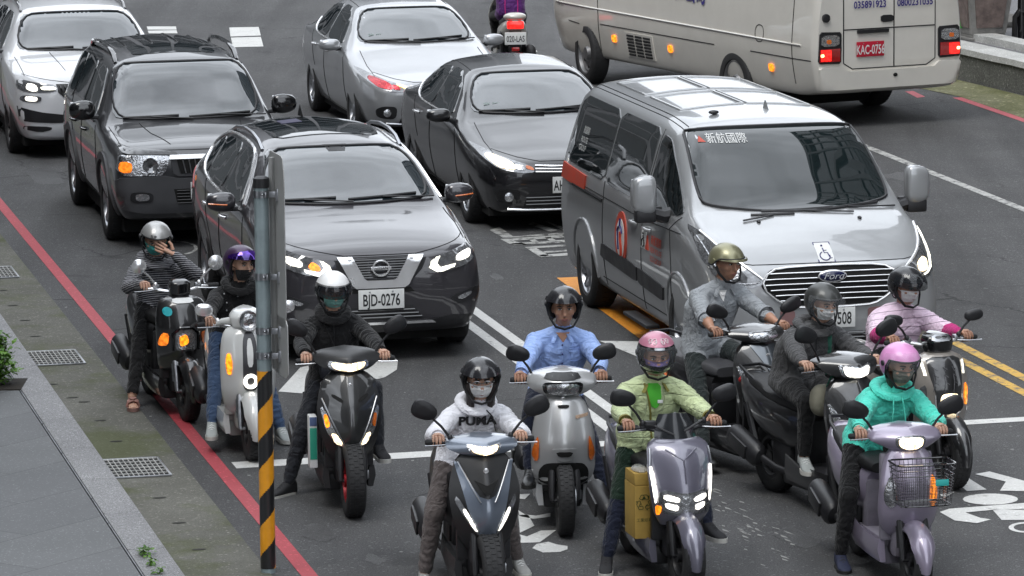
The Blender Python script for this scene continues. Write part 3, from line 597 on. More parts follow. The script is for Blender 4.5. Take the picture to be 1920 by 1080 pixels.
for sg in (-1, 1):
    S = lambda L: [(sg*a, b) for a, b in L]
    P = sk.proj('top', [(sg*.60, y) for y in (2.1, 2.3, 2.6, 3.0, 3.4, 3.7)], .0); mb = MB()
    mb.tube([p + Vector((0, 0, dz)) for p, dz in zip(P, (.0, .045, .06, .06, .045, .0))], .017, 8); mb.build('roof_rail', M_STL, t)
    h = sk.patch('headlight', 'front', S([(.42, .765), (.40, .80), (.47, .865), (.62, .905), (.80, .955), (.885, .985), (.86, .87), (.74, .79), (.56, .74), (.48, .735)]), M_LENS, t, off=.01, rnd=1)
    sk.patch('lamp_bulb', 'front', S([(.64, .815), (.64, .865), (.72, .895), (.79, .90), (.76, .84)]), M_LAMP, h, off=.02)
    sk.patch('running_light', 'front', S([(.405, .775), (.42, .825), (.47, .86), (.50, .868), (.47, .81), (.50, .775), (.63, .80), (.62, .775), (.52, .742), (.47, .738)]), M_DRL, h, off=.018, rnd=0, step=.02)
    if sg < 0: sk.patch('turn_signal', 'front', S([(.50, .785), (.50, .82), (.56, .865), (.6, .82), (.57, .79)]), M_AMB, h, off=.022)
    mirror_unit(t, sg*1.03, 1.72, 1.15, sg, P_GRY, (.125, .12, .085), ind=True)
    sk.patch('fog_lamp_recess', 'front', S([(.60, .50), (.585, .53), (.80, .60), (.83, .585), (.80, .51), (.66, .455)]), M_PLA, t, off=.008, rnd=1)
    sk.patch('fog_lamp', 'front', S([(.65, .505), (.64, .525), (.76, .565), (.77, .545), (.69, .50)]), M_REFL, t, off=.014, rnd=1)
    sk.patch('grille_side_mesh', 'front', S([(.30, .86), (.385, .865), (.345, .77), (.24, .655), (.16, .65)]), M_PLA, t, off=.004, rnd=0)
sk.patch('upper_grille', 'front', [(-.30, .885), (.30, .885), (.27, .82), (.19, .70), (.12, .675), (-.12, .675), (-.19, .70), (-.27, .82)], M_PLA, t, off=.006, rnd=0)
sk.lines('grille_mesh', 'front', [[(-.27+k*.016, .86-k*.021), (.27-k*.016, .86-k*.021)] for k in range(8)], .006, M_GLO, t, off=.012)
sk.patch('chrome_v', 'front', [(-.36, .89), (-.235, .89), (-.135, .705), (-.11, .69), (.11, .69), (.135, .705), (.235, .89), (.36, .89), (.235, .65), (.20, .625), (-.20, .625), (-.235, .65)], M_CHR, t, off=.018, rnd=0, step=.03)
sk.patch('badge_panel', 'front', [(-.125, .862), (.125, .862), (.10, .70), (-.10, .70)], mat('badge_grey', (.1, .1, .11), .25, .6), t, off=.014, rnd=0)
e = sk.proj('front', [(0, .79)], .028)[0]; b = MB(); b.tube([(.068*math.cos(2*PI*k/28), e.y, e.z+.062*math.sin(2*PI*k/28)) for k in range(28)], .008, 6, True); b.box((0, e.y, e.z), (.17, .008, .03), .003); bo = b.build('badge', M_CHR, t)
flat_text('badge_lettering', 'NISSAN', Matrix.Translation((0, e.y-.0055, e.z)), .032, M_INK, bo, sx=1.05, bold=.01)
sk.patch('lower_grille', 'front', [(-.36, .355), (-.30, .43), (-.26, .47), (.26, .47), (.30, .43), (.36, .355)], M_PLA, t, off=.004, rnd=0)
sk.patch('bumper_slot', 'front', [(-.28, .585), (-.25, .625), (.25, .625), (.28, .585)], M_WELL, t, off=.004, rnd=0)
sk.lines('grille_bar', 'front', [[(-.34, .38), (.34, .38)], [(-.31, .41), (.31, .41)], [(-.28, .44), (.28, .44)]], .007, M_GLO, t, off=.009)
sk.patch('lower_cladding', 'front', [(-.80, .30), (-.82, .36), (-.60, .375), (-.42, .345), (.42, .345), (.60, .375), (.82, .36), (.80, .30), (.6, .262), (-.6, .262)], M_PLA, t, off=.008, rnd=0)
sk.patch('skid_trim', 'front', [(-.46, .318), (-.43, .34), (.43, .34), (.46, .318)], M_CHR, t, off=.016, rnd=0)
wipers(sk, t, [((-.66, 1.195), (-.12, 1.21)), ((-.02, 1.195), (.58, 1.215))])
plate(t, sk, 'BJD-0276', 0, .535)
af = MB(); af.add([(0, 3.45, 1.64), (.02, 3.62, 1.64), (-.02, 3.62, 1.64), (0, 3.64, 1.735), (0, 3.6, 1.735)], [(0, 1, 4), (0, 4, 2), (1, 2, 3), (1, 3, 4), (2, 4, 3)]); af.build('roof_antenna', M_GLO, t)
for sg, ax in ((-1, 'R'), (1, 'L')):
    sk.patch('tail_light', ax, [(4.3, 1.0), (4.22, .94), (4.5, .9), (4.62, .98), (4.5, 1.13), (4.4, 1.12)], M_REDOFF, t, off=.01)
    sk.patch('wheel_arch_cladding', ax, ring(.93, .36, .46, .46, -8, 188, .88), M_PLA, t, off=.006, rnd=0); sk.patch('wheel_arch_cladding', ax, ring(3.63, .36, .46, .46, -8, 188, .88), M_PLA, t, off=.006, rnd=0)
sk.patch('screen_camera', 'front', [(-.1, 1.575), (.1, 1.575), (.07, 1.53), (-.07, 1.53)], M_PLA, t, off=.013, rnd=0)
# ---- boxy charcoal suv ------------------------------------------------------------------------------
ES = [(0.00, .42, .50, .46, .64, .55, .60, .74, .46, .88, .895), (0.04, .30, .74, .36, .83, .54, .80, .83, .67, .94, .955), (0.14, .27, .82, .35, .885, .56, .86, .89, .74, .985, 1.0),
 (0.4, .26, .84, .36, .90, .6, .87, .92, .77, 1.02, 1.045), (0.9, .26, .86, .37, .91, .66, .885, 1.0, .80, 1.06, 1.09), (1.15, .26, .86, .37, .91, .68, .888, 1.03, .80, 1.09, 1.12), (1.28, .26, .86, .37, .91, .7, .888, 1.05, .77, 1.17, 1.2),
 (1.72, .26, .86, .37, .91, .7, .886, 1.07, .675, 1.56, 1.585), (1.9, .26, .86, .37, .91, .7, .884, 1.08, .65, 1.635, 1.665), (2.6, .26, .86, .37, .91, .7, .882, 1.1, .655, 1.67, 1.73), (3.8, .26, .86, .37, .91, .72, .88, 1.1, .64, 1.65, 1.71),
 (4.1, .28, .84, .38, .9, .74, .865, 1.1, .635, 1.6, 1.65), (4.36, .34, .8, .42, .87, .76, .83, 1.08, .62, 1.3, 1.36), (4.44, .45, .7, .5, .76, .76, .74, 1.0, .55, 1.15, 1.18)]
t, sk = car('boxy_suv', 'charcoal boxy suv with roof bars and orange indicator, between white suv and crossover', 'car', (-2.92, 42.82), R(12.4), ES, (.86, 3.48), P_CHA, .91, arch=.425, wr=.365, ww=.24, style='five')
glass(t, sk, [(-.75, 1.15), (-.4, 1.135), (.4, 1.135), (.75, 1.15), (.655, 1.615), (.35, 1.635), (-.35, 1.635), (-.655, 1.615)],
      [[(1.62, 1.1), (2.5, 1.1), (2.52, 1.57), (1.98, 1.56), (1.75, 1.36)], [(2.58, 1.1), (3.38, 1.1), (3.36, 1.58), (2.58, 1.575)], [(3.46, 1.12), (4.1, 1.14), (4.02, 1.55), (3.45, 1.57)]], m=M_GLASS)
sk.line('window_trim', 'R', [(1.62, 1.075), (4.15, 1.08)], .01, M_GLO, t)
seams(t, sk, side=[[(1.4, .4), (1.36, .8), (1.5, 1.05)], [(2.55, .4), (2.55, 1.6)], [(3.4, 1.6), (3.42, 1.0), (3.2, .75), (3.1, .4)]], front=[[(-.8, .995), (-.6, .955), (.6, .955), (.8, .995)]], top=[[(.79, .3), (.8, 1.1)], [(-.79, .3), (-.8, 1.1)], [(.33, .15), (.45, .6), (.5, 1.1)], [(-.33, .15), (-.45, .6), (-.5, 1.1)]])
handles(t, sk, (2.3, 3.15), .93, M_GLO)
sk.patch('sunroof', 'top', [(-.42, 2.05), (.42, 2.05), (.42, 2.6), (-.42, 2.6)], M_GLASS, t, off=.006, w=.1)
for k in (-.4, -.13, .13, .4): sk.line('roof_rib', 'top', [(k, 2.75), (k, 3.9)], .01, P_CHA, t, rnd=0)
sk.patch('hood_guard', 'front', [(-.80, .93), (-.82, .99), (-.62, .975), (-.30, .945), (-.28, .915), (-.55, .925)], M_GLO, t, off=.03, rnd=1)
for sg in (-1, 1):
    S = lambda L: [(sg*a, b) for a, b in L]
    P = sk.proj('top', [(sg*.61, y) for y in (1.95, 2.1, 2.5, 3.1, 3.6, 3.8)], 0); mb = MB(); mb.tube([p + Vector((0, 0, dz)) for p, dz in zip(P, (.0, .06, .085, .085, .06, .0))], [.02, .03, .024, .024, .03, .02], 8, flat=.8); mb.build('roof_rail', M_GLO, t)
    h = sk.patch('headlight', 'front', S([(.44, .72), (.40, .76), (.36, .91), (.60, .92), (.84, .915), (.87, .78), (.80, .72)]), M_REFL, t, off=.012, rnd=1, w=.1)
    sk.patch('turn_signal', 'front', S([(.73, .755), (.72, .84), (.78, .86), (.84, .85), (.85, .77), (.80, .75)]), lamp('lamp_amber_dim', (1, .24, .02), .55), h, off=.02)
    c = sk.proj('front', [(sg*.55, .82)], .02)[0]; MB().lathe([(.075, 0), (.07, -.02), (.05, -.005), (.02, .0), (.002, .0)], 24, Matrix.Translation(c) @ Matrix.Rotation(-PI/2, 4, 'X')).build('lamp_bulb', M_LENS, h)
    sk.patch('fog_lamp_recess', 'front', S([(.53, .46), (.53, .56), (.75, .57), (.75, .46)]), M_PLA, t, off=.036)
    sk.patch('fog_lamp', 'front', S([(.57, .48), (.57, .545), (.70, .55), (.70, .48)]), M_REFL, t, off=.042)
    mirror_unit(t, sg*1.01, 1.52, 1.2, sg, M_GLO, (.13, .12, .1))
M_CLAD = mat('grey_cladding', (.06, .061, .066), .5, var=.1, bump=.05)
sk.patch('front_bumper', 'front', [(-.86, .40), (-.88, .70), (-.42, .715), (-.28, .685), (.28, .685), (.42, .715), (.88, .70), (.86, .40), (.6, .35), (-.6, .35)], M_CLAD, t, off=.03, rnd=1, w=.1)
sk.patch('upper_grille', 'front', [(-.33, .735), (-.36, .90), (.36, .90), (.33, .735), (.28, .705), (-.28, .705)], M_CLAD, t, off=.014, rnd=0)
sk.patch('grille_opening', 'front', [(-.26, .735), (-.295, .865), (.295, .865), (.26, .735)], M_WELL, t, off=.02, rnd=0)
sk.lines('grille_mesh', 'front', [[(k*.052, .735), (k*.06, .865)] for k in range(-4, 5)], .007, M_STL, t, off=.024)
sk.patch('chrome_bar', 'front', [(-.37, .875), (-.36, .915), (.36, .915), (.37, .875)], M_CHR, t, off=.03, rnd=0)
sk.patch('lower_grille', 'front', [(-.30, .45), (-.33, .585), (.33, .585), (.30, .45)], M_WELL, t, off=.035, rnd=0)
sk.lines('grille_mesh', 'front', [[(-.3, .45+.03*k), (.3, .45+.03*k)] for k in range(5)], .005, M_PLA, t, off=.04)
wipers(sk, t, [((-.65, 1.15), (-.1, 1.165)), ((0, 1.15), (.62, 1.17))])
plate(t, sk, '0B-6318', .02, .57, off=.045)
for ax in ('R', 'L'):
    for yy in (.86, 3.48): sk.patch('wheel_arch_cladding', ax, ring(yy, .365, .50, .50, -8, 188, .85), M_CLAD, t, off=.02, rnd=0)
# ---- white suv ----------------------------------------------------------------------------------------
WS = [(y, *[q for q in r]) for y, *r in [(0.00, .38, .42, .42, .56, .50, .52, .70, .42, .80, .815), (0.05, .25, .66, .31, .75, .48, .70, .76, .56, .86, .875), (0.15, .21, .77, .30, .84, .52, .79, .82, .66, .92, .94),
 (0.42, .2, .83, .31, .895, .58, .865, .89, .75, .97, 1.0), (0.9, .2, .85, .32, .92, .62, .895, .97, .79, 1.04, 1.07), (1.12, .2, .855, .32, .92, .64, .9, 1.0, .79, 1.07, 1.1), (1.26, .2, .855, .32, .92, .65, .9, 1.02, .76, 1.14, 1.17),
 (1.78, .2, .855, .32, .92, .66, .895, 1.05, .65, 1.46, 1.49), (2.0, .2, .855, .32, .92, .66, .893, 1.06, .62, 1.53, 1.56), (2.7, .2, .855, .32, .92, .67, .89, 1.08, .62, 1.56, 1.61), (3.6, .2, .855, .32, .92, .68, .885, 1.09, .61, 1.52, 1.58), (4.1, .24, .82, .34, .9, .7, .86, 1.08, .58, 1.38, 1.44), (4.38, .4, .7, .45, .76, .7, .72, .98, .5, 1.1, 1.14)]]
t, sk = car('white_suv', 'white suv with lit lamps at the top left, roof cut by the frame', 'car', (-4.62, 49.8), R(12.4), WS, (.9, 3.53), P_WHT, .92, arch=.39, wr=.345, ww=.225, style='ten', rim_m=M_PLA)
glass(t, sk, [(-.74, 1.14), (-.4, 1.12), (.4, 1.12), (.74, 1.14), (.615, 1.475), (.3, 1.50), (-.3, 1.50), (-.615, 1.475)],
      [[(1.65, 1.09), (2.5, 1.1), (2.52, 1.48), (2.1, 1.46), (1.85, 1.33)], [(2.58, 1.1), (3.35, 1.12), (3.3, 1.47), (2.6, 1.485)], [(3.42, 1.14), (3.9, 1.2), (3.7, 1.42), (3.4, 1.45)]])
seams(t, sk, side=[[(1.36, .36), (1.32, .7), (1.42, 1.02)], [(2.54, .34), (2.54, 1.1)], [(3.38, 1.12), (3.3, .85), (3.1, .68)]], front=[[(-.78, .94), (-.5, .89), (-.3, .865), (.3, .865), (.5, .89), (.78, .94)]], top=[[(-.76, .3), (-.78, 1.1)], [(.76, .3), (.78, 1.1)], [(-.3, .3), (-.38, 1.1)], [(.3, .3), (.38, 1.1)]])
handles(t, sk, (2.3, 3.15), .92, P_WHT)
for sg in (-1, 1):
    S = lambda L: [(sg*a, b) for a, b in L]
    P = sk.proj('top', [(sg*.6, y) for y in (1.95, 2.1, 2.5, 3.0, 3.5, 3.7)], 0); MB().tube([p + Vector((0, 0, dz)) for p, dz in zip(P, (.0, .045, .06, .06, .045, .0))], .018, 8).build('roof_rail', M_GLO, t)
    h = sk.patch('headlight', 'front', S([(.42, .785), (.44, .84), (.62, .865), (.84, .90), (.86, .80), (.78, .765), (.5, .765)]), M_LENS, t, off=.01, rnd=1)
    sk.patch('lamp_bulb', 'front', S([(.64, .785), (.66, .85), (.75, .86), (.77, .80), (.7, .775)]), M_LAMP, h, off=.02); sk.patch('running_light', 'front', S([(.44, .79), (.45, .825), (.62, .83), (.6, .79)]), M_DRL, h, off=.018)
    f = sk.patch('fog_lamp', 'front', S([(.62, .655), (.60, .72), (.82, .73), (.84, .66)]), M_LENS, t, off=.01); sk.patch('lamp_bulb', 'front', S([(.66, .665), (.65, .715), (.78, .72), (.78, .67)]), M_LAMP, f, off=.018)
    mirror_unit(t, sg*1.03, 1.55, 1.14, sg, P_WHT, (.12, .11, .08), low=M_PLA)
    sk.patch('bumper_slot', 'front', S([(.62, .315), (.5, .34), (.5, .375), (.78, .39), (.84, .35)]), M_PLA, t, off=.008, rnd=1)
sk.patch('upper_grille', 'front', [(-.44, .85), (.44, .85), (.42, .76), (.28, .64), (-.28, .64), (-.42, .76)], M_PLA, t, off=.008, rnd=0)
sk.lines('grille_slat', 'front', [[(k*.045, .655 if abs(k) < 6 else .72), (k*.05, .835)] for k in range(-8, 9)], .009, M_GLO, t, off=.014)
sk.patch('lower_grille', 'front', [(-.84, .44), (-.86, .60), (-.6, .54), (-.3, .50), (.3, .50), (.6, .54), (.86, .60), (.84, .44), (.5, .42), (-.5, .42)], M_PLA, t, off=.008, rnd=0)
sk.patch('bumper_slot', 'front', [(-.36, .33), (-.30, .38), (.30, .38), (.36, .33)], M_PLA, t, off=.008, rnd=0)
wipers(sk, t, [((-.62, 1.14), (-.1, 1.155)), ((0, 1.14), (.6, 1.16))]); plate(t, sk, 'BQK-5502', 0, .56)
# ---- silver taxi van ---------------------------------------------------------------------------------
VN = [(0.00, .40, .50, .44, .66, .54, .62, .70, .52, .84, .855), (0.05, .26, .74, .32, .84, .50, .79, .77, .66, .93, .95), (0.16, .22, .86, .31, .93, .56, .885, .86, .76, 1.02, 1.045),
 (0.42, .2, .92, .33, .97, .62, .945, .98, .82, 1.13, 1.165), (0.72, .2, .95, .34, .985, .68, .965, 1.07, .86, 1.22, 1.26), (0.95, .2, .955, .34, .993, .7, .97, 1.12, .855, 1.285, 1.325), (1.2, .2, .955, .34, .993, .72, .968, 1.15, .825, 1.46, 1.495),
 (1.72, .2, .955, .34, .993, .74, .962, 1.18, .765, 1.80, 1.83), (1.95, .2, .955, .34, .993, .74, .96, 1.19, .75, 1.875, 1.915), (2.6, .2, .955, .34, .993, .75, .96, 1.2, .755, 1.905, 1.955), (4.9, .2, .955, .34, .993, .75, .96, 1.2, .755, 1.90, 1.95),
 (5.2, .24, .94, .38, .985, .76, .95, 1.2, .74, 1.85, 1.9), (5.34, .4, .86, .5, .93, .78, .9, 1.18, .68, 1.72, 1.78)]
t, sk = car('silver_van', 'silver taxi van with wheelchair sticker on its hood, dark windows and a red side stripe', 'van', (2.52, 34.98), R(12.4), VN, (1.02, 4.32), P_VAN, .993, arch=.405, wr=.35, ww=.225, style='ten', steer=R(2), n=72)
GV = mat('van_glass', (.006, .009, .01), .02, ior=1.65, spec=.6, coat=.3, var=.1, coat_rough=.01)
M_WV = mat('van_windscreen', (.008, .013, .014), .02, ior=1.62, coat=.3, var=.1, coat_rough=.01)
sk.line('windscreen_seal', 'front', [(-.80, 1.365), (-.72, 1.32), (-.3, 1.285), (.3, 1.285), (.72, 1.32), (.80, 1.365), (.735, 1.80), (.68, 1.848), (.3, 1.866), (-.3, 1.866), (-.68, 1.848), (-.735, 1.80)], .013, M_PLA, t, off=.014, closed=True, rnd=2)
sk.patch('windscreen', 'front', [(-.80, 1.37), (-.72, 1.325), (-.3, 1.29), (.3, 1.29), (.72, 1.325), (.80, 1.37), (.735, 1.80), (.68, 1.845), (.3, 1.862), (-.3, 1.862), (-.68, 1.845), (-.735, 1.80)], M_WV, t, off=.012, rnd=2, w=.12)
for ax in ('R', 'L'):
    sk.patch('side_window', ax, [(1.1, 1.26), (1.2, 1.22), (2.15, 1.17), (2.2, 1.77), (1.95, 1.75), (1.5, 1.52)], GV, t, off=.008, rnd=2, w=.12)
    sk.patch('side_window', ax, [(2.28, 1.19), (3.58, 1.19), (3.6, 1.80), (2.3, 1.80)], GV, t, off=.009, rnd=1, w=.08)
    sk.patch('side_window', ax, [(3.64, 1.19), (5.08, 1.22), (5.02, 1.80), (3.66, 1.80)], GV, t, off=.008, rnd=1, w=.1)
    sk.patch('side_moulding', ax, [(1.55, .47), (1.5, .60), (2.35, .64), (2.36, .50)], M_PLA, t, off=.012, rnd=1, w=.08); sk.patch('side_moulding', ax, [(2.42, .50), (2.40, .64), (3.62, .67), (3.7, .54)], M_PLA, t, off=.012, rnd=1, w=.08)
    sk.line('sliding_door_rail', ax, [(3.65, 1.03), (4.75, 1.04)], .014, M_SEAM, t, off=.002, rnd=0)
    for yy in (1.02, 4.32): sk.line('wheel_arch_lip', ax, ring(yy, .36, .425, .425, -5, 185, 1.)[:15], .012, P_VAN, t, off=.004, rnd=0)
seams(t, sk, side=[[(1.28, .36), (1.24, .8), (1.34, 1.1), (1.1, 1.22)], [(2.24, .3), (2.24, 1.8)], [(3.6, .3), (3.62, 1.2)], [(1.0, 1.1), (2.2, 1.06), (5.2, 1.07)], [(1.3, .36), (3.7, .36)]], front=[[(-.86, 1.0), (-.62, .965), (.62, .965), (.86, 1.0)]], top=[[(.70, 1.9), (.70, 5.0)], [(-.70, 1.9), (-.70, 5.0)], [(.66, 1.9), (.66, 5.0)], [(-.66, 1.9), (-.66, 5.0)]])
handles(t, sk, (2.05, 2.5), 1.0, P_VAN)
# raised roof panels, aerial
for u0, u1 in ((-.56, -.02), (.02, .56)):
    for v0, v1 in ((2.55, 3.55), (3.75, 4.75)): sk.line('roof_rib', 'top', [(u0, v0), (u1, v0), (u1, v1), (u0, v1)], .013, P_VAN, t, off=.002, closed=True, rnd=0)
af = MB(); af.add([(.1, 2.15, 1.925), (.13, 2.27, 1.925), (.07, 2.27, 1.925), (.1, 2.3, 2.01), (.1, 2.26, 2.01)], [(0, 1, 4), (0, 4, 2), (1, 2, 3), (1, 3, 4), (2, 4, 3)]); af.build('roof_antenna', P_VAN, t)
MB().ell((-.38, 2.15, 1.94), (.045, .035, .018)).build('roof_cap', M_PLA, t)
for sg in (-1, 1):
    S = lambda L: [(sg*a, b) for a, b in L]
    h = sk.patch('headlight', 'front', S([(.54, .83), (.60, .90), (.78, 1.02), (.88, 1.16), (.93, 1.20), (.95, 1.0), (.90, .86), (.80, .80), (.66, .79)]), M_LENS, t, off=.012, rnd=1)
    sk.line('running_light', 'front', S([(.92, 1.13), (.88, .90), (.80, .835), (.66, .82), (.58, .845)]), .008, M_DRL if sg > 0 else M_REFL, h, off=.018, rnd=1)
    sk.line('chrome_edge', 'front', S([(.56, .86), (.66, .94), (.80, 1.05), (.89, 1.17)]), .012, M_CHR, h, off=.016, rnd=1)
    sk.patch('lamp_bulb', 'front', S([(.74, .87), (.73, .93), (.79, .975), (.84, .95), (.83, .88), (.79, .86)]), M_WARM if sg > 0 else M_REFL, h, off=.02)
    mirror_unit(t, sg*1.16, 1.45, 1.37, sg, P_VAN, (.10, .13, .16), low=M_PLA, sq=.45)
    mb = MB(); mb.tube([(sg*.90, 1.45, 1.2), (sg*1.0, 1.45, 1.19), (sg*1.1, 1.44, 1.22)], [.07, .06, .05], 8); mb.build('mirror_stalk', M_PLA, t)
    sk.patch('bumper_plate', 'front', S([(.30, .47), (.30, .60), (.42, .61), (.42, .48)]), mat('rosy_reflector', (.3, .17, .17), .3, .5), t, off=.01, rnd=1, w=.1)
    c = sk.proj('front', [(sg*.42, 1.23)], .01)[0]; MB().ell((0, 0, 0), (.017, .03, .014), Matrix.Translation(c)).build('washer_nozzle', M_PLA, t)
gr = [(-.58, .80), (-.50, .925), (-.3, .95), (.3, .95), (.50, .925), (.58, .80), (.40, .655), (.28, .625), (-.28, .625), (-.40, .655)]
sk.patch('upper_grille', 'front', gr, M_WELL, t, off=.008, rnd=1, w=.1)
sk.line('grille_frame', 'front', gr, .009, M_CHR, t, off=.016, closed=True, rnd=1)
for k in range(6):
    z = .685 + k*.043; w = .42 + .13*min(1, k/3.2) if z < .83 else .55 - (z-.83)*.5
    sk.line('grille_bar', 'front', [(-w, z), (-w*.8, z+.002), (w*.8, z+.002), (w, z)], .0045, M_CHR, t, off=.018, rnd=0)
e = sk.proj('front', [(0, .872)], .04)[0]; M = Matrix.Translation(e); o = MB().ell((0, 0, 0), (.12, .02, .05), M, 12, 28).build('badge', M_CHR, t)
MB().ell((0, -.006, 0), (.11, .02, .042), M, 12, 28).build('badge_field', mat('badge_blue', (.008, .012, .06), .15, coat=1), o); flat_text('badge_lettering', 'Ford', M @ Matrix.Translation((0, -.028, .0)), .075, M_CHR, o, sx=1.15, shear=.35)
sk.patch('lower_grille', 'front', [(-.62, .27), (-.66, .42), (.66, .42), (.62, .27)], M_PLA, t, off=.008, rnd=1, w=.1)
sk.lines('grille_mesh', 'front', [[(-.6, .29+.04*k), (.6, .29+.04*k)] for k in range(4)], .008, M_GLO, t, off=.014)
plate(t, sk, 'RBL-1508', 0, .535)
M_RST = mat('red_sticker', (.5, .06, .03), .5, var=.15); M_NAVY = mat('ink_navy', (.012, .012, .12), .5); M_WST = mat('white_sticker', (.68, .69, .68), .5)
# wheelchair signs: one on the hood, one on the door
def wheelchair(ax, c, s, name, fr=True, frame_m=M_NAVY, back=None):
    if back: sk.patch(name + '_field', ax, [(c[0]-s, c[1]-s), (c[0]+s, c[1]-s), (c[0]+s, c[1]+s), (c[0]-s, c[1]+s)], back, t, off=.005, rnd=0)
    q = lambda a, b: (c[0]+(a if ax == 'front' else -a)*s, c[1]+b*s)
    L = [[q(.62*math.cos(R(a))-.08, .45*math.sin(R(a))-.35) for a in range(110, 372, 20)], [q(-.1, .45), q(-.05, -.02), q(.35, -.02), q(.5, -.6), q(.75, -.55)], [q(-.08, .22), q(.32, .22)]]
    if fr: L.append([q(-1, -1), q(1, -1), q(1, 1), q(-1, 1), q(-1, -1)])
    mb = MB()
    for l in L: mb.tube(sk.proj(ax, l, .009), s*.075, 5, flat=.35)
    h = sk.proj(ax, [q(-.1, .68)], .009)[0]; mb.ell(tuple(h), (s*.13,)*3); mb.build(name, frame_m, t)
wheelchair('front', (-.015, 1.035), .065, 'wheelchair_sign', back=M_WST); wheelchair('R', (2.15, .90), .075, 'wheelchair_sign', False, M_PLA, M_WST)
sk.patch('side_stripe', 'R', [(4.3, 1.03), (5.2, 1.05), (5.17, 1.19), (4.28, 1.165)], M_RST, t, off=.012, rnd=0)
sk.patch('round_emblem', 'R', [(2.93+.2*math.cos(k*PI/14), .80+.23*math.sin(k*PI/14)) for k in range(28)], M_RST, t, off=.008, rnd=0); sk.patch('emblem_field', 'R', [(2.93+.14*math.cos(k*PI/14), .80+.165*math.sin(k*PI/14)) for k in range(28)], M_WST, t, off=.011, rnd=0)
mb = MB()
for l in ([(2.93+.075*math.cos(R(a)), .85+.055*math.sin(R(a))) for a in range(0, 200, 20)], [(2.93, .90), (2.93, .97)], [(3.0, .86), (2.98, .70)]): mb.tube(sk.proj('R', l, .014), .011, 5, flat=.4)
mb.build('emblem_figure', M_NAVY, t)
sk.line('emblem_figure', 'R', [(2.9, .86), (2.9, .80), (2.87, .74), (2.88, .66)], .016, M_RST, t, off=.014)
for tx, z, h in (('新航國際', .93, .085), ('NEW ROUTE', .85, .065), ('ECO GROUP', .775, .065)): sk.text('side_lettering', 'R', tx, 1.72, z, h, M_RST, t, off=.009, bold=.015)
sk.patch('side_logo', 'R', [(1.98, .83), (2.08, .83), (2.03, .95)], M_RST, t, off=.009, rnd=0)
sk.text('windscreen_lettering', 'front', '新航國際', -.42, 1.785, .075, M_WST, t, off=.02, sx=1.1); sk.patch('windscreen_logo', 'front', [(-.655, 1.765), (-.595, 1.765), (-.63, 1.805)], M_RST, t, off=.018, rnd=0)
for tx, z in (('航國際', 1.52), ('ROUTE', 1.44), ('GROUP', 1.37)): sk.text('window_lettering', 'R', tx, 4.6, z, .07, M_WST, t, off=.012)
wipers(sk, t, [((-.1, 1.275), (-.45, 1.27)), ((-.35, 1.29), (.25, 1.30)), ((.1, 1.29), (.66, 1.31))])
st = MB(); st.box((-.97, 2.3, .2), (.12, .8, .03), .01); st.build('side_step', M_PLA, t)
# ---- cream minibus seen from behind ------------------------------------------------------------------
BS = [(0.00, .42, .62, .5, .80, .80, .78, 1.2, .70, 1.55, 1.6), (0.08, .36, .80, .45, .93, .82, .90, 1.25, .82, 1.75, 1.8), (0.25, .33, .90, .44, 1.0, .84, .97, 1.28, .88, 2.0, 2.1), (0.6, .32, .96, .44, 1.035, .86, 1.0, 1.3, .90, 2.35, 2.48), (1.2, .32, .97, .44, 1.04, .86, 1.01, 1.3, .90, 2.48, 2.6),
 (6.4, .34, .97, .44, 1.04, .86, 1.01, 1.3, .90, 2.48, 2.6), (6.75, .38, .95, .46, 1.03, .86, 1.0, 1.3, .88, 2.42, 2.54), (6.9, .40, .95, .48, 1.02, .86, .99, 1.3, .86, 2.35, 2.46), (6.96, .42, .93, .5, 1.0, .84, .97, 1.3, .84, 2.28, 2.38), (6.99, .45, .90, .52, .975, .80, .945, 1.28, .81, 2.2, 2.3)]
t, sk = car('minibus', 'cream minibus turning away at the top right, seen from behind with lit tail lamps', 'bus', (1.372, 58.492), R(206.0), BS, (1.13, 5.06), P_BUS, 1.04, arch=.46, wr=.385, ww=.22, style='steel', steer=R(-8), n=70, group='vehicles on the road', rim_m=mat('steel_wheel', (.2, .2, .205), .45, .6, var=.2))
mb = MB(); mb.box((0, 5.06, .385), (1.5, .55, .6), .1); mb.build('rear_axle', M_WELL, t)
B1 = 1.0
sk.patch('side_window', 'L', [(1.55, 1.5), (6.3, 1.5), (6.3, 2.2), (1.55, 2.2)], GV, t, off=.008, rnd=1, w=.04); sk.patch('rear_window', 'rear', [(-.7, 1.68), (.7, 1.68), (.68, 2.12), (-.68, 2.12)], GV, t, off=.01)
sk.patch('rear_bumper', 'rear', [(-.93, .46), (-.955, .73), (-.66, .73), (-.58, .665), (.58, .665), (.66, .73), (.955, .73), (.93, .46), (.8, .455), (-.8, .455)], P_BUS, t, off=.05, rnd=1, w=.1, skirt=.08)
MB().ell((-.05, 7.045, .60), (.03, .012, .022)).build('bumper_hole', M_WELL, t)
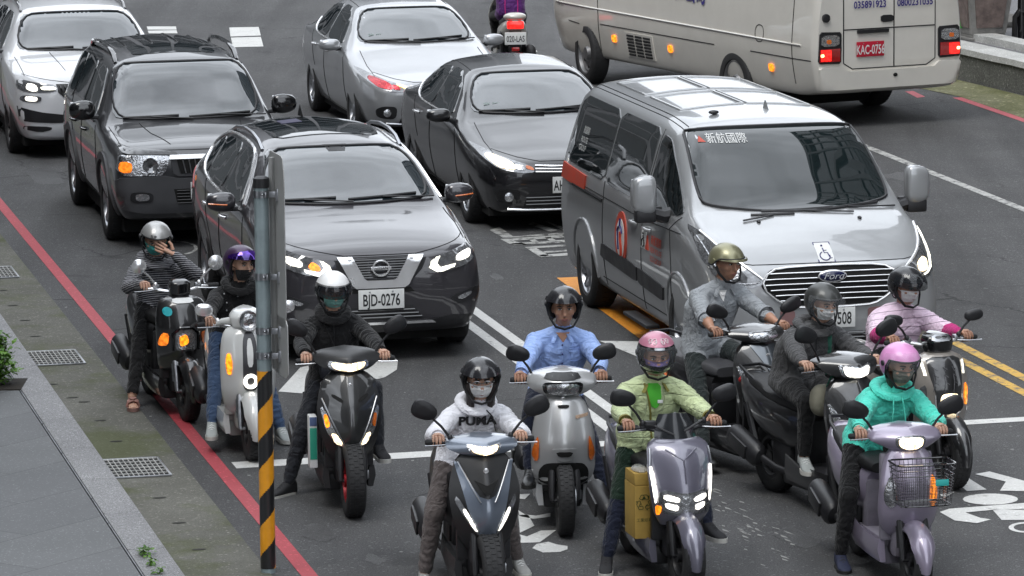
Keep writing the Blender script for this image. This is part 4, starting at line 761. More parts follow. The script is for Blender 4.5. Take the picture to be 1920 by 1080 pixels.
for sg in (-1, 1):
    S = lambda L: [(sg*a, b) for a, b in L]
    h = sk.patch('tail_light', 'rear', S([(.66, .76), (.655, 1.13), (.94, 1.14), (.965, .77)]), M_PLA, t, off=.02, rnd=1, w=.08)
    sk.patch('tail_lens', 'rear', S([(.68, .79), (.68, .94), (.945, .94), (.95, .79)]), M_REDOFF, h, off=.03, rnd=0); sk.patch('reverse_lens', 'rear', S([(.69, .97), (.69, 1.10), (.925, 1.10), (.935, .97)]), M_REFL, h, off=.03, rnd=1)
    sk.patch('lamp_bulb', 'rear', S([(.80, .80), (.80, .93), (.935, .93), (.935, .80)]), M_TAIL, h, off=.036, rnd=0)
    sk.patch('lamp_filament', 'rear', S([(.90, .85), (.90, .885), (.94, .885), (.94, .85)]), lamp('lamp_red_core', (1, .35, .15), 5), h, off=.04, rnd=1)
    sk.patch('turn_signal', 'rear', S([(.80, 1.0), (.80, 1.05), (.86, 1.05), (.86, 1.0)]), M_AMBOFF, h, off=.036, rnd=1)
for z in (1.30, 1.72):
    c = sk.proj('rear', [(.86, z)], 0)[0]; c.y = max(c.y, 6.93); MB().lathe([(.05, 0), (.05, .025), (.035, .03), (.003, .03)], 20, Matrix.Translation(c) @ Matrix.Rotation(-PI/2, 4, 'X')).build('parking_sensor', M_PLA, t)
sk.lines('panel_gap', 'rear', [[(.62, 2.2), (.62, 1.15), (.62, .76), (.5, .69), (-.5, .69), (-.62, .76), (-.62, 2.2)], [(-.06, 2.2), (-.06, .69)], [(.62, 1.15), (-.62, 1.15)]], .007, M_SEAM, t, off=.001)
for z in (1.12,): sk.patch('handle_bar', 'rear', [(.44, 1.10), (.44, 1.14), (.02, 1.14), (.02, 1.10)], M_PLA, t, off=.025, rnd=0)
sk.patch('door_latch', 'rear', [(.12, 1.22), (.12, 1.30), (-.05, 1.30), (-.05, 1.22)], M_PLA, t, off=.012, rnd=1)
P_RP = mat('plate_red', (.5, .015, .04), .4); plate(t, sk, 'KAC-0756', .27, .915, .37, .175, m=P_RP, ink=M_PLATE, ax='rear')
M_BIN = mat('ink_violet', (.03, .02, .2), .5)
for tx, u, z in (('新竹區監理所', .27, 1.54), ('035891923', .27, 1.43), ('交通部公路█局', -.34, 1.54), ('0800231035', -.34, 1.43)): sk.text('rear_lettering', 'rear', tx, u, z, .098 if tx[0] != '0' else .115, M_BIN, t, off=.014, sx=.68 if tx[0] != '0' else .85, bold=.02)
sk.text('side_lettering', 'L', '勁揚通運公司', 3.6, 1.37, .28, M_BIN, t, off=.012, sx=.92, bold=.03)
for k in range(6): sk.text('door_lettering', 'L', ['引擎號碼', '車身規格', '長 寬 高', '載重 人', '總重 公斤', '空重 公斤'][k], .48, 1.28-k*.062, .05, mat('ink_grey', (.16, .155, .15), .6), t, off=.008)
for y in (1.95, 3.45, 5.98):
    sk.patch('side_marker', 'L', [(y-.05, .60), (y+.05, .60), (y+.05, .69), (y-.05, .69)], M_AMB, t, off=.02, rnd=1)
sk.patch('turn_signal', 'L', [(1.80, 1.36), (1.88, 1.36), (1.88, 1.55), (1.80, 1.55)], M_AMBOFF, t, off=.02, rnd=1)
sk.patch('side_vent', 'L', [(2.25, .45), (3.0, .45), (3.0, .76), (2.25, .76)], P_BUS, t, off=.01, rnd=0)
for k in range(7): sk.lines('vent_slot', 'L', [[(2.32+j*.22, .48+k*.04), (2.50+j*.22, .48+k*.04)] for j in range(3)], .014, M_WELL, t, off=.008)
sk.lines('panel_gap', 'L', [[(1.52, .45), (1.55, .9), (1.5, 1.3)], [(.7, .78), (1.0, .76)], [(1.6, .80), (4.6, .80)], [(5.5, .80), (6.9, .80)], [(6.5, .5), (6.5, 2.2)]], .006, M_SEAM, t, off=.001)
sk.line('body_crease', 'L', [(.3, 1.0), (1.0, .99), (6.7, .97)], .012, P_BUS, t, off=.004)
sk.line('fuel_flap', 'L', [(5.62, .93), (5.82, .93), (5.82, 1.13), (5.62, 1.13)], .005, M_SEAM, t, off=.001, closed=True)
# ------------------------------------------------ scooters: front tyre contact at the origin, facing -y
def slab(rows, p=1.7, th=.06, n=21, nz=22, edge=.6):
    "upright shell: rows of (z, half width, nose y, sag)"
    z0, z1 = rows[0][0], rows[-1][0]; P = []
    for k in range(nz+1):
        z = z0+(z1-z0)*k/nz; w, y, s = table(rows, z); r = []
        for i in range(n):
            t = -1+2*i/(n-1); r.append((w*t, y+s*abs(t)**p, z))
        for i in range(n-1, -1, -1):
            t = -1+2*i/(n-1); r.append((w*t*.97, y+s*abs(t)**p*edge+th*(1-.35*abs(t))+s*(1-edge)*abs(t), z))
        P.append(r)
    return MB().grid(P, cv=True, cap=(True, True))
def loft(secs, n=20, p=.75, cap=True):
    "sections (y, half width, z bottom, z top) of super-ellipses"
    sp = lambda x: math.copysign(abs(x)**p, x); P = []
    ys = [secs[0][0]+(secs[-1][0]-secs[0][0])*k/22 for k in range(23)]
    for y in ys:
        w, a, b = table(secs, y); P.append([(w*sp(math.cos(2*PI*j/n)), y, (a+b)/2+(b-a)/2*sp(math.sin(2*PI*j/n))) for j in range(n)])
    return MB().grid(P, cv=True, cap=(True, True))
M_MATT = mat('matt_black_paint', (.02, .02, .021), .38, var=.08, bump=.03, bscale=200)
M_SEAT = mat('seat_vinyl', (.014, .014, .015), .5, var=.15, bump=.25, bscale=160); M_SEATG = mat('seat_vinyl_grey', (.075, .075, .08), .5, var=.12, bump=.25, bscale=160)
def sw(parent, y, Rr, w, rim_m, steer=0.):
    o = wheel(parent, 0, y, Rr, w, 1, 'none', steer, rr=.6); bpy.data.objects.remove(o.children[0])
    for c in list(o.children):
        if c.name.startswith('brake'): bpy.data.objects.remove(c)
    m = MB(); M = Matrix.Rotation(PI/2, 4, 'Y'); ro = Rr*.6
    m.lathe([(ro-.01, -w*.36), (ro-.01, w*.36), (ro+.006, w*.43), (ro-.02, w*.45), (ro-.03, w*.3), (ro-.03, -w*.3), (ro-.02, -w*.45), (ro+.006, -w*.43), (ro-.01, -w*.36)], 28, M, cap=False)
    for k in range(3):
        for q in (-.22, .22): m.add([(.03, -.018, -.025), (ro-.02, -.014, -.025), (ro-.02, .014, -.025), (.03, .018, -.025), (.03, -.018, .025), (ro-.02, -.014, .025), (ro-.02, .014, .025), (.03, .018, .025)], [(0, 1, 2, 3), (7, 6, 5, 4), (0, 4, 5, 1), (2, 6, 7, 3)], M @ Matrix.Rotation(2*PI*k/3+q, 4, 'Z'))
    m.lathe([(.045, -w*.5), (.045, w*.5)], 16, M); m.build('rim', rim_m, o); return o
def moto_mirror(root, base, head, m_stem, m_head, shape='blade', size=(.082, .05), roll=.35):
    mb = MB(); b, h = Vector(base), Vector(head); mb.tube([b, b.lerp(h, .35)+Vector((0, 0, .012)), b.lerp(h, .8), h], [.009, .008, .007, .007], 7); mb.ell(tuple(b), (.017, .017, .022))
    o = mb.build('mirror', m_stem, root); sg = 1 if head[0] > 0 else -1
    hd = MB()
    if shape == 'round': hd.lathe([(.004, -.02), (size[0]*.7, -.016), (size[0], -.004), (size[0], .008), (.004, .01)], 24, Matrix.Rotation(-PI/2, 4, 'X'))
    else:
        n = 20; P = []
        for dy, k in ((-.022, .35), (-.02, .7), (-.012, .93), (0, 1.), (.012, .98)):
            r = []
            for j in range(n):
                a = 2*PI*j/n; x = math.copysign(abs(math.cos(a))**.8, math.cos(a)); z = math.copysign(abs(math.sin(a))**.8, math.sin(a)); t = 1+.18*x*(1 if shape == 'blade' else 0)
                r.append((size[0]*x*k, dy, size[1]*z*k*t))
            P.append(r)
        hd.grid(P, cv=True, cap=(True, True))
    M = Matrix.Translation(h) @ Matrix.Rotation(-sg*roll, 4, 'Y') @ Matrix.Scale(sg, 4, (1, 0, 0)) @ Matrix.Rotation(.12, 4, 'X')
    hd.v = [tuple(M @ Vector(p)) for p in hd.v]; q = hd.build('mirror_head', m_head, o)
    gl = MB(); gl.ell((0, 0, 0), (size[0]*.86, .003, size[1]*.84)); gl.v = [tuple(M @ Vector((p[0], p[1]+.013, p[2]))) for p in gl.v]; gl.build('mirror_glass', M_CHR, q)
SCOOT = {}
def scooter(key, label, px_, yaw, col, apron, p=1.5, Rr=.235, tw=.105, gz=1.0, gy=.33, gx=.33, mirror=None, bar_m=None, cowl=None, cowl_m=None, cowl_p=1.6, fender=True, fender_m=None, fork_m=None, side_m=None, seat_m=None, rim_m=None, rear=(1.28,), exhaust=True, floor_z=.29, inner_m=None, steer=0., group='scooters waiting in front of the cars', apron_th=.07, lever_m=None, name='scooter', pos=None):
    c = G(*px_) if pos is None else Vector(pos); t = thing(name, label, 'scooter', (c.x, c.y, 0), yaw, group); SCOOT[key] = t
    inner_m = inner_m or M_PLA; bar_m = bar_m or M_PLA; WB = rear[0]
    sw(t, 0, Rr, tw, rim_m or M_PLA, steer); sw(t, WB, Rr, tw*1.05, rim_m or M_PLA)
    f = MB()
    for s in (-1, 1): f.tube([(s*.082, 0, Rr), (s*.082, .03, Rr+.12), (s*.07, .17, .62)], [.018, .024, .026], 10); f.tube([(s*.082, .045, Rr+.07), (s*.08, .085, Rr+.2)], .028, 8)
    f.tube([(-.09, 0, Rr), (.09, 0, Rr)], .014, 8); f.tube([(0, .16, .6), (0, .26, .95)], .028, 8); f.build('front_fork', fork_m or M_STL, t)
    cal = MB(); cal.box((.1, .06, Rr+.03), (.03, .07, .06), .01); cal.lathe([(.03, -.002), (.095, -.002), (.095, .002), (.03, .002)], 24, Matrix.Translation((.068, 0, Rr)) @ Matrix.Rotation(PI/2, 4, 'Y')); cal.build('brake_disc', M_STL, t)
    if fender:
        P = []
        for k in range(15):
            a = R(-12+k*11.5); rr = Rr+.035; r = []
            hw = .074*min(1, .55+.12*k) if k < 4 else .078
            for j in range(11):
                q = -1+2*j/10; rad = rr-.06*abs(q)**2.4; r.append((hw*q, -rad*math.cos(a), Rr+rad*math.sin(a)))
            for j in range(10, -1, -1):
                q = -1+2*j/10; rad = rr-.012-.06*abs(q)**2.4; r.append((hw*.95*q, -rad*math.cos(a), Rr+rad*math.sin(a)))
            P.append(r)
        MB().grid(P, cv=True, cap=(True, True)).build('front_fender', fender_m or col, t)
    ap = slab(apron, p, apron_th).build('front_shield', col, t, angle=50); sk = Skin(ap.data)
    ztop = apron[-1][0]
    ls = MB(); ls.box((0, .23, .58), (.34, .05, .56), .02); ls.box((0, .22, .30), (.2, .2, .2), .04); ls.build('leg_shield', inner_m, t)
    fl = MB(); fl.box((0, .55, floor_z-.02), (.32, .56, .05), .015); fl.box((0, .62, floor_z-.1), (.26, .66, .13), .03); fl.box((0, .74, floor_z+.14), (.24, .12, .34), .03); fl.build('floorboard', inner_m, t)
    for s in (-1, 1):
        sd = MB(); P = [[(s*(.165+.015*math.sin(PI*k/8)), .22+.6*k/8, floor_z-.13+.02*k/8), (s*(.185+.015*math.sin(PI*k/8)), .22+.6*k/8, floor_z-.05), (s*(.175+.01*math.sin(PI*k/8)), .22+.6*k/8, floor_z+.02+.05*(k/8)**3), (s*.14, .22+.6*k/8, floor_z+.01), (s*.13, .22+.6*k/8, floor_z-.13)] for k in range(9)]
        sd.grid(P, cv=True, cap=(True, True)); sd.build('side_skirt', side_m or col, t)
    tl = loft([(.70, .12, .40, .66), (.85, .165, .36, .70), (1.15, .19, .40, .74), (1.42, .165, .52, .78), (1.62, .10, .64, .81), (1.7, .04, .70, .80)]).build('tail_body', side_m or col, t)
    st = loft([(.66, .09, .64, .71), (.74, .125, .64, .745), (.95, .15, .65, .752), (1.15, .155, .67, .76), (1.25, .15, .69, .795), (1.45, .125, .73, .81), (1.56, .06, .75, .79)], p=.6).build('seat', seat_m or M_SEAT, t)
    gr = MB(); gr.tube([(-.12, 1.36, .78), (-.12, 1.5, .82), (-.08, 1.66, .835), (.08, 1.66, .835), (.12, 1.5, .82), (.12, 1.36, .78)], .012, 8); gr.build('grab_rail', M_PLA, t)
    en = MB(); en.box((.13, 1.1, .26), (.11, .5, .18), .05); en.box((0, .98, .32), (.26, .26, .2), .04); en.tube([(.13, 1.3, .3), (.15, 1.42, .62)], .03, 8); en.tube([(-.13, 1.3, .3), (-.15, 1.42, .62)], .03, 8); en.build('engine_case', M_PLA, t)
    if exhaust:
        x = MB(); x.tube([(-.10, .80, .2), (-.16, .98, .23), (-.19, 1.12, .275), (-.2, 1.135, .28), (-.205, 1.17, .29), (-.215, 1.46, .375), (-.215, 1.5, .387), (-.215, 1.515, .391)], [.018, .02, .022, .05, .068, .072, .06, .03], 14, flat=1.25); e = x.build('exhaust', M_PLA, t)
        g = MB(); g.box((0, 0, 0), (.02, .24, .1), .009, Matrix.Translation((-.277, 1.33, .335)) @ Matrix.Rotation(.28, 4, 'X')); g.build('heat_guard', M_MATT, e)
    rl = MB(); rl.ell((0, 1.67, .73), (.09, .04, .04)); rl.build('tail_light', M_REDOFF, t)
    rf = MB(); rf.box((0, 1.62, .52), (.16, .02, .26), .006, Matrix.Rotation(0, 4, 'X')); rf.build('rear_fender', M_PLA, t)
    # bars, grips, levers
    hb = MB(); hb.tube([(-gx+.02, gy, gz), (-.2, gy-.02, gz), (-.1, gy-.05, gz-.02), (0, gy-.06, gz-.03), (.1, gy-.05, gz-.02), (.2, gy-.02, gz), (gx-.02, gy, gz)], .013, 8); hb.build('handlebar', bar_m, t)
    for s in (-1, 1):
        MB().tube([(s*(gx-.12), gy-.008, gz), (s*gx, gy, gz), (s*(gx+.012), gy, gz)], [.019, .019, .014], 10).build('grip', M_RUB, t)
        MB().box((s*(gx-.155), gy-.015, gz+.005), (.05, .05, .05), .01).build('switch_box', M_PLA if bar_m is M_PLA else M_STL, t)
        MB().tube([(s*(gx-.16), gy-.045, gz-.005), (s*(gx-.08), gy-.075, gz-.008), (s*(gx+.01), gy-.06, gz-.012), (s*(gx+.02), gy-.058, gz-.012)], [.008, .007, .006, .01], 7, flat=.7).build('brake_lever', lever_m or M_STL, t)
    ck = None
    if cowl:
        cw = slab(cowl, cowl_p, .16, nz=16).build('handlebar_cowl', cowl_m or col, t, angle=50); ck = Skin(cw.data)
    mi = mirror or {}; hx, hz = mi.get('at', (.34, 1.25)); bx = mi.get('base', .19)
    for s in (-1, 1): moto_mirror(t, (s*bx, gy-.03, gz+.03), (s*hx, gy-.05, hz), mi.get('stem', M_PLA), mi.get('head', M_PLA), mi.get('shape', 'blade'), mi.get('size', (.08, .052)), mi.get('roll', .35))
    return t, sk, ck
SP_APRON = [(.33, .10, .12, .09), (.45, .165, .03, .13), (.58, .205, -.01, .15), (.72, .222, .01, .15), (.84, .20, .07, .12), (.92, .165, .12, .09), (.97, .11, .155, .06)]
SP_COWL = [(.965, .06, .17, .03), (.985, .13, .115, .06), (1.03, .21, .10, .14), (1.07, .232, .115, .17), (1.10, .17, .17, .10), (1.12, .05, .245, .02)]
def mir(L, s): return [(s*a, b) for a, b in L]
def head(ck, t, L, m, rim=M_LENS, grow=.012):
    h = ck.patch('headlight', 'front', L, rim, t, off=.006, rnd=2, step=.03); cx = sum(p[0] for p in L)/len(L); cz = sum(p[1] for p in L)/len(L)
    ck.patch('lamp_bulb', 'front', [(cx+(a-cx)*.8, cz+(b-cz)*.78) for a, b in L], m, h, off=.012, rnd=2, step=.025); return h
def emblem(sk, t, u, z, r=.017):
    c = sk.proj('front', [(u, z)], .004)[0]; MB().lathe([(r, 0), (r, -.004), (r*.75, -.006), (r*.7, -.003), (.002, -.004)], 18, Matrix.Translation(c) @ Matrix.Rotation(-PI/2, 4, 'X')).build('emblem', M_CHR, t)
# --- black rounded scooter at the kerb (striped hoodie)
AB = [(.36, .15, .14, .08), (.42, .185, .06, .13), (.55, .20, .02, .13), (.70, .205, .02, .13), (.82, .195, .06, .11), (.90, .17, .10, .09), (.935, .10, .14, .05)]
P_SBK = paint('paint_scooter_black', (.012, .012, .013), .0, .3)
t, sk, ck = scooter('striped', 'black rounded scooter standing on the red kerb line with orange lamps lit', (354, 789), R(17), P_SBK, AB, p=2.2, gz=.985, gx=.32, mirror=dict(at=(.3, 1.165), stem=M_CHR, head=M_CHR, shape='round', size=(.058, .058), base=.17), bar_m=M_CHR, cowl=[(.93, .06, .17, .02), (.96, .075, .155, .03), (1.03, .078, .155, .03), (1.055, .055, .18, .02)], cowl_m=M_GLO, cowl_p=2.5)
head(sk, t, [(-.085, .55), (-.08, .70), (.08, .70), (.085, .55), (.03, .535), (-.03, .535)], M_REFL)
sk.patch('lamp_bulb', 'front', [(-.05, .57), (-.06, .65), (0, .67), (.02, .6)], M_AMB, t, off=.02)
for s in (-1, 1): sk.patch('turn_signal', 'front', mir([(.135, .58), (.125, .67), (.17, .675), (.198, .60), (.19, .57)], s), M_AMBOFF if s > 0 else lamp('lamp_amber_dim', (1, .3, .03), 1.1), t, off=.008, rnd=1)
sk.patch('collar', 'front', [(-.085, .895), (-.075, .93), (.075, .93), (.085, .895)], M_PLATE, t, off=.01, rnd=1); sk.patch('round_sticker', 'front', [(-.125+.034*math.cos(k*PI/8), .835+.034*math.sin(k*PI/8)) for k in range(16)], mat('turquoise_sticker', (.03, .4, .45), .5), t, off=.006, rnd=0)
sk.line('headlamp_frame', 'front', [(-.1, .54), (-.1, .715), (.1, .715), (.1, .54)], .012, M_GLO, t, off=.006, rnd=1)
# --- white electric-looking scooter behind the pole
AW = [(.30, .13, .17, .07), (.38, .175, .09, .11), (.52, .20, .04, .13), (.70, .205, .03, .13), (.84, .195, .06, .11), (.93, .165, .10, .08), (.97, .09, .15, .04)]
P_SWH = paint('paint_scooter_white', (.60, .61, .60), 0, .3)
t, sk, ck = scooter('white', 'white smooth scooter half hidden behind the striped pole, round headlamp', (474, 862), R(11), P_SWH, AW, p=2.2, gz=.955, gx=.33, mirror=dict(at=(.30, 1.07), stem=M_CHR, head=M_CHR, shape='soft', size=(.068, .048), base=.2, roll=.1), bar_m=M_CHR, inner_m=mat('cream_plastic', (.4, .4, .38), .45), fork_m=M_STL, cowl=[(.93, .05, .15, .02), (.96, .11, .10, .05), (1.02, .125, .10, .06), (1.07, .09, .14, .04), (1.09, .03, .2, .01)], cowl_p=2.2)
hb = MB()
for s in (-1, 1): hb.tube([(s*.06, .2, 1.0), (s*.17, .26, .985), (s*.2, .29, .965)], [.035, .025, .02], 10)
hb.build('bar_cover', P_SWH, t)
c = Vector((0, .098, 1.015)); h = MB().lathe([(.072, .04), (.072, 0), (.066, -.006), (.062, .0)], 28, Matrix.Translation(c) @ Matrix.Rotation(-PI/2, 4, 'X') @ Matrix.Scale(-1, 4, (0, 0, 1)), cap=False).build('headlight', M_CHR, t)
MB().lathe([(.064, 0), (.05, -.012), (.03, -.016), (.003, -.018)], 24, Matrix.Translation(c) @ Matrix.Rotation(PI/2, 4, 'X') @ Matrix.Scale(-1, 4, (0, 0, 1))).build('lamp_lens', M_REFL, h)
sk.patch('dark_insert', 'front', [(-.052, .50), (-.055, .66), (-.05, .86), (-.03, .93), (.03, .93), (.05, .86), (.055, .66), (.052, .50)], mat('graphite', (.06, .06, .065), .3, .3), t, off=.006, rnd=2)
sk.patch('light_slit', 'front', [(-.018, .68), (-.024, .80), (-.012, .885), (.012, .885), (.024, .80), (.018, .68)], M_PLATE, t, off=.012, rnd=1)
cc = sk.proj('front', [(0, .575)], .014)[0]; MB().tube([(cc.x+.042*math.cos(k*PI/12), cc.y, cc.z+.042*math.sin(k*PI/12)) for k in range(24)], .014, 8, True).build('ring_light', M_LAMP, t)
for s in (-1, 1): sk.patch('turn_signal', 'front', mir([(.135, .62), (.125, .70), (.14, .78), (.165, .765), (.172, .68), (.16, .62)], s), M_AMB if s < 0 else M_LENS, t, off=.008, rnd=1)
# --- dark sport scooter (white helmet)
t, sk, ck = scooter('dark', 'matt black sporty scooter left of the double white line, headlamp and side lamps lit', (663, 968), R(9), M_MATT, SP_APRON, p=1.3, Rr=.25, tw=.125, gz=1.03, mirror=dict(at=(.34, 1.265), size=(.085, .055), roll=.5), cowl=SP_COWL, cowl_p=1.3, rim_m=mat('rim_red', (.35, .012, .02), .35, .3), fork_m=M_PLA, fender=False, lever_m=M_CHR)
P_DMT = paint('paint_satin_black', (.03, .031, .032), .3, .38)
sk.patch('fascia_panel', 'front', [(-.19, .90), (-.17, .75), (-.07, .50), (0, .42), (.07, .50), (.17, .75), (.19, .90), (.1, .965), (-.1, .965)], P_DMT, t, off=.012, rnd=0, step=.03)
for s in (-1, 1):
    h = sk.patch('headlight', 'front', mir([(.205, .73), (.185, .75), (.10, .56), (.04, .47), (.10, .485), (.17, .58)], s), M_REFL, t, off=.016, rnd=1, step=.025)
    sk.patch('lamp_bulb', 'front', mir([(.06, .485), (.10, .56), (.14, .57), (.11, .495)], s), M_WARM, h, off=.022, rnd=1, step=.02); sk.patch('turn_signal', 'front', mir([(.145, .62), (.165, .70), (.185, .69), (.17, .60)], s), M_AMB if s < 0 else M_AMBOFF, h, off=.022, rnd=1, step=.02)
    sk.line('fascia_edge', 'front', mir([(.19, .80), (.095, .57), (.03, .46)], s), .006, M_STL, t, off=.016); sk.patch('air_slot', 'front', mir([(.05, .80), (.12, .835), (.13, .815), (.06, .775)], s), M_WELL, t, off=.016, rnd=1, step=.02)
emblem(sk, t, 0, .89)
head(ck, t, [(-.15, 1.055), (-.135, 1.0), (-.05, .975), (.05, .975), (.135, 1.0), (.15, 1.055), (0, 1.04)], M_WARM, M_REFL)
# --- blue-grey sport scooter (white hoodie)
P_BLG = paint('paint_blue_grey', (.17, .2, .25), .5, .3)
t, sk, ck = scooter('puma', 'dark scooter with blue-grey V nose and white slit lamps, nearest the middle', (918, 1152), R(9), M_MATT, [(a[0]+.02, *a[1:]) for a in SP_APRON], p=1.2, Rr=.25, tw=.125, gz=1.03, mirror=dict(at=(.35, 1.24), size=(.085, .06), roll=.45), cowl=[(.955, .06, .17, .03), (.975, .14, .115, .07), (1.01, .22, .10, .14), (1.04, .225, .12, .15), (1.06, .16, .18, .08), (1.075, .05, .245, .02)], cowl_m=P_BLG, cowl_p=1.3, fork_m=M_PLA, fender=False)
sk.patch('fascia_panel', 'front', [(-.185, .93), (-.16, .93), (-.08, .78), (-.05, .735), (0, .72), (.05, .735), (.08, .78), (.16, .93), (.185, .93), (.12, .66), (.06, .5), (0, .45), (-.06, .5), (-.12, .66)], P_BLG, t, off=.014, rnd=0, step=.03)
sk.patch('centre_vent', 'front', [(-.075, .83), (-.03, .76), (0, .745), (.03, .76), (.075, .83), (0, .80)], M_WELL, t, off=.018, rnd=0, step=.02)
for s in (-1, 1):
    h = sk.patch('headlight', 'front', mir([(.195, .70), (.18, .735), (.10, .60), (.045, .49), (.075, .50), (.15, .62)], s), M_LENS, t, off=.018, rnd=1, step=.02)
    sk.patch('lamp_bulb', 'front', mir([(.15, .655), (.13, .655), (.06, .515), (.08, .52), (.14, .62)], s), M_LAMP, h, off=.024, rnd=1, step=.02)
    sk.line('fascia_edge', 'front', mir([(.16, .93), (.075, .755), (.045, .70)], s), .005, M_STL, t, off=.018)
emblem(sk, t, 0, .885)
head(ck, t, [(-.12, 1.045), (-.085, .985), (0, .965), (.085, .985), (.12, 1.045), (0, 1.03)], M_WARM, M_REFL)
# --- older silver scooter (blue shirt)
AS = [(.30, .14, .16, .06), (.36, .195, .07, .12), (.46, .215, .02, .15), (.60, .215, -.01, .16), (.72, .20, .02, .15), (.84, .165, .08, .11), (.91, .11, .13, .06), (.93, .05, .16, .03)]
P_SSL = paint('paint_scooter_silver', (.47, .475, .48), .4, .32)
t, sk, ck = scooter('silver', 'older silver scooter with amber side lamps and unlit headlamp, under the blue shirt', (1060, 1003), R(3), P_SSL, AS, p=2.0, Rr=.235, tw=.105, gz=1.0, mirror=dict(at=(.29, 1.185), size=(.082, .055), roll=.25), cowl=[(.90, .07, .15, .03), (.94, .17, .10, .08), (.985, .235, .085, .15), (1.03, .23, .11, .15), (1.065, .16, .16, .09), (1.085, .06, .23, .02)], cowl_p=1.8, fender=False, fork_m=M_PLA)
sk.patch('wheel_opening', 'front', [(-.165, .31), (-.17, .42), (-.12, .485), (.12, .485), (.17, .42), (.165, .31)], M_WELL, t, off=.006, rnd=2)
for s in (-1, 1): sk.patch('turn_signal', 'front', mir([(.20, .48), (.17, .49), (.165, .62), (.175, .66), (.215, .54)], s), M_AMBOFF, t, off=.01, rnd=1)
sk.patch('vent', 'front', [(-.085, .565), (-.08, .585), (.08, .585), (.085, .565), (.03, .495), (-.03, .495)], P_SSL, t, off=.012, rnd=1); sk.patch('vent_slot', 'front', [(-.06, .565), (.06, .565), (.04, .53), (-.04, .53)], M_WELL, t, off=.018, rnd=1)
sk.patch('vent_slot', 'front', [(-.04, .865), (.04, .865), (.035, .845), (-.035, .845)], M_WELL, t, off=.008, rnd=1); emblem(sk, t, 0, .905, .012)
sk.patch('nose_sticker', 'front', [(.08, .795), (.17, .80), (.165, .78), (.08, .775)], mat('worn_sticker', (.4, .28, .2), .5, var=.4, vscale=50), t, off=.008, rnd=0)
head(ck, t, [(-.14, 1.012), (-.13, .94), (-.07, .915), (.07, .915), (.13, .94), (.14, 1.012), (0, 1.018)], M_REFL, M_GLO)
ck.patch('instrument_hood', 'front', [(-.13, 1.03), (.13, 1.03), (.10, 1.072), (-.10, 1.072)], M_PLA, t, off=.012, rnd=1)
# --- mauve-grey scooter (green jacket)
P_MAU = paint('paint_mauve_grey', (.16, .155, .2), .4, .34)
AG = [(.42, .13, .05, .09), (.50, .175, -.02, .13), (.62, .20, -.03, .14), (.76, .21, .01, .13), (.86, .205, .06, .11), (.92, .19, .11, .09), (.95, .15, .15, .06)]
t, sk, ck = scooter('green', 'mauve-grey scooter with broad white headlamp block low in its nose and smoked fly screen', (1287, 1112), R(13), P_MAU, AG, p=1.7, Rr=.245, tw=.13, gz=1.01, gx=.345, mirror=dict(at=(.33, 1.21), size=(.085, .055), roll=.2, base=.2), fork_m=M_PLA)
h = sk.patch('headlight', 'front', [(-.155, .665), (-.165, .545), (-.13, .50), (.13, .50), (.165, .545), (.155, .665), (0, .64)], M_LENS, t, off=.012, rnd=1, step=.03)
sk.patch('reflector', 'front', [(-.145, .65), (-.15, .555), (-.12, .515), (.12, .515), (.15, .555), (.145, .65), (0, .628)], M_REFL, h, off=.016, rnd=1, step=.03)
for s in (-1, 1):
    sk.patch('lamp_bulb', 'front', mir([(.135, .635), (.138, .60), (.05, .585), (.05, .615)], s), M_LAMP, h, off=.022, rnd=1, step=.02); sk.patch('lamp_bulb', 'front', mir([(.13, .58), (.125, .545), (.06, .53), (.055, .565)], s), M_LAMP, h, off=.022, rnd=1, step=.02)
for s in (-1, 1):
    sk.patch('running_light', 'front', mir([(.205, .79), (.185, .80), (.165, .60), (.18, .56)], s), M_LAMP, t, off=.012, rnd=1, step=.03); sk.line('fascia_edge', 'front', mir([(.19, .90), (.20, .80)], s), .007, M_STL, t, off=.01)
    sk.patch('turn_signal', 'front', mir([(.15, .50), (.145, .555), (.175, .555), (.17, .49)], s), M_AMB if s < 0 else M_REFL, t, off=.016, rnd=1, step=.02)
mb = MB(); P = [[(w*q, .15+.07*abs(q)**1.8+(z-.92)*.45, z-.05+.02*(1-abs(q))) for q in [-1+k/5 for k in range(11)]] for z, w in ((.93, .12), (1.0, .135), (1.08, .125), (1.14, .09))]
g0 = MB().grid(P+[[(x, y+.008, z) for x, y, z in r] for r in P[::-1]], cu=True); g0.build('fly_screen', mat('smoked_screen', (.02, .022, .025), .18, coat=.3), t)
sk.lines('fascia_crease', 'front', [[(-.1, .90), (0, .84), (.1, .90)], [(0, .84), (0, .70)]], .006, P_MAU, t, off=.003)
ck_ = MB(); ck_.tube([(.19, .30, 1.03), (.16, .2, 1.06), (.04, .18, 1.0)], .008, 6); ck_.tube([(-.19, .30, 1.03), (-.15, .18, 1.04), (-.03, .16, .98)], .008, 6); ck_.box((-.15, .3, 1.03), (.07, .05, .05), .01); ck_.build('cable', M_PLA, t)
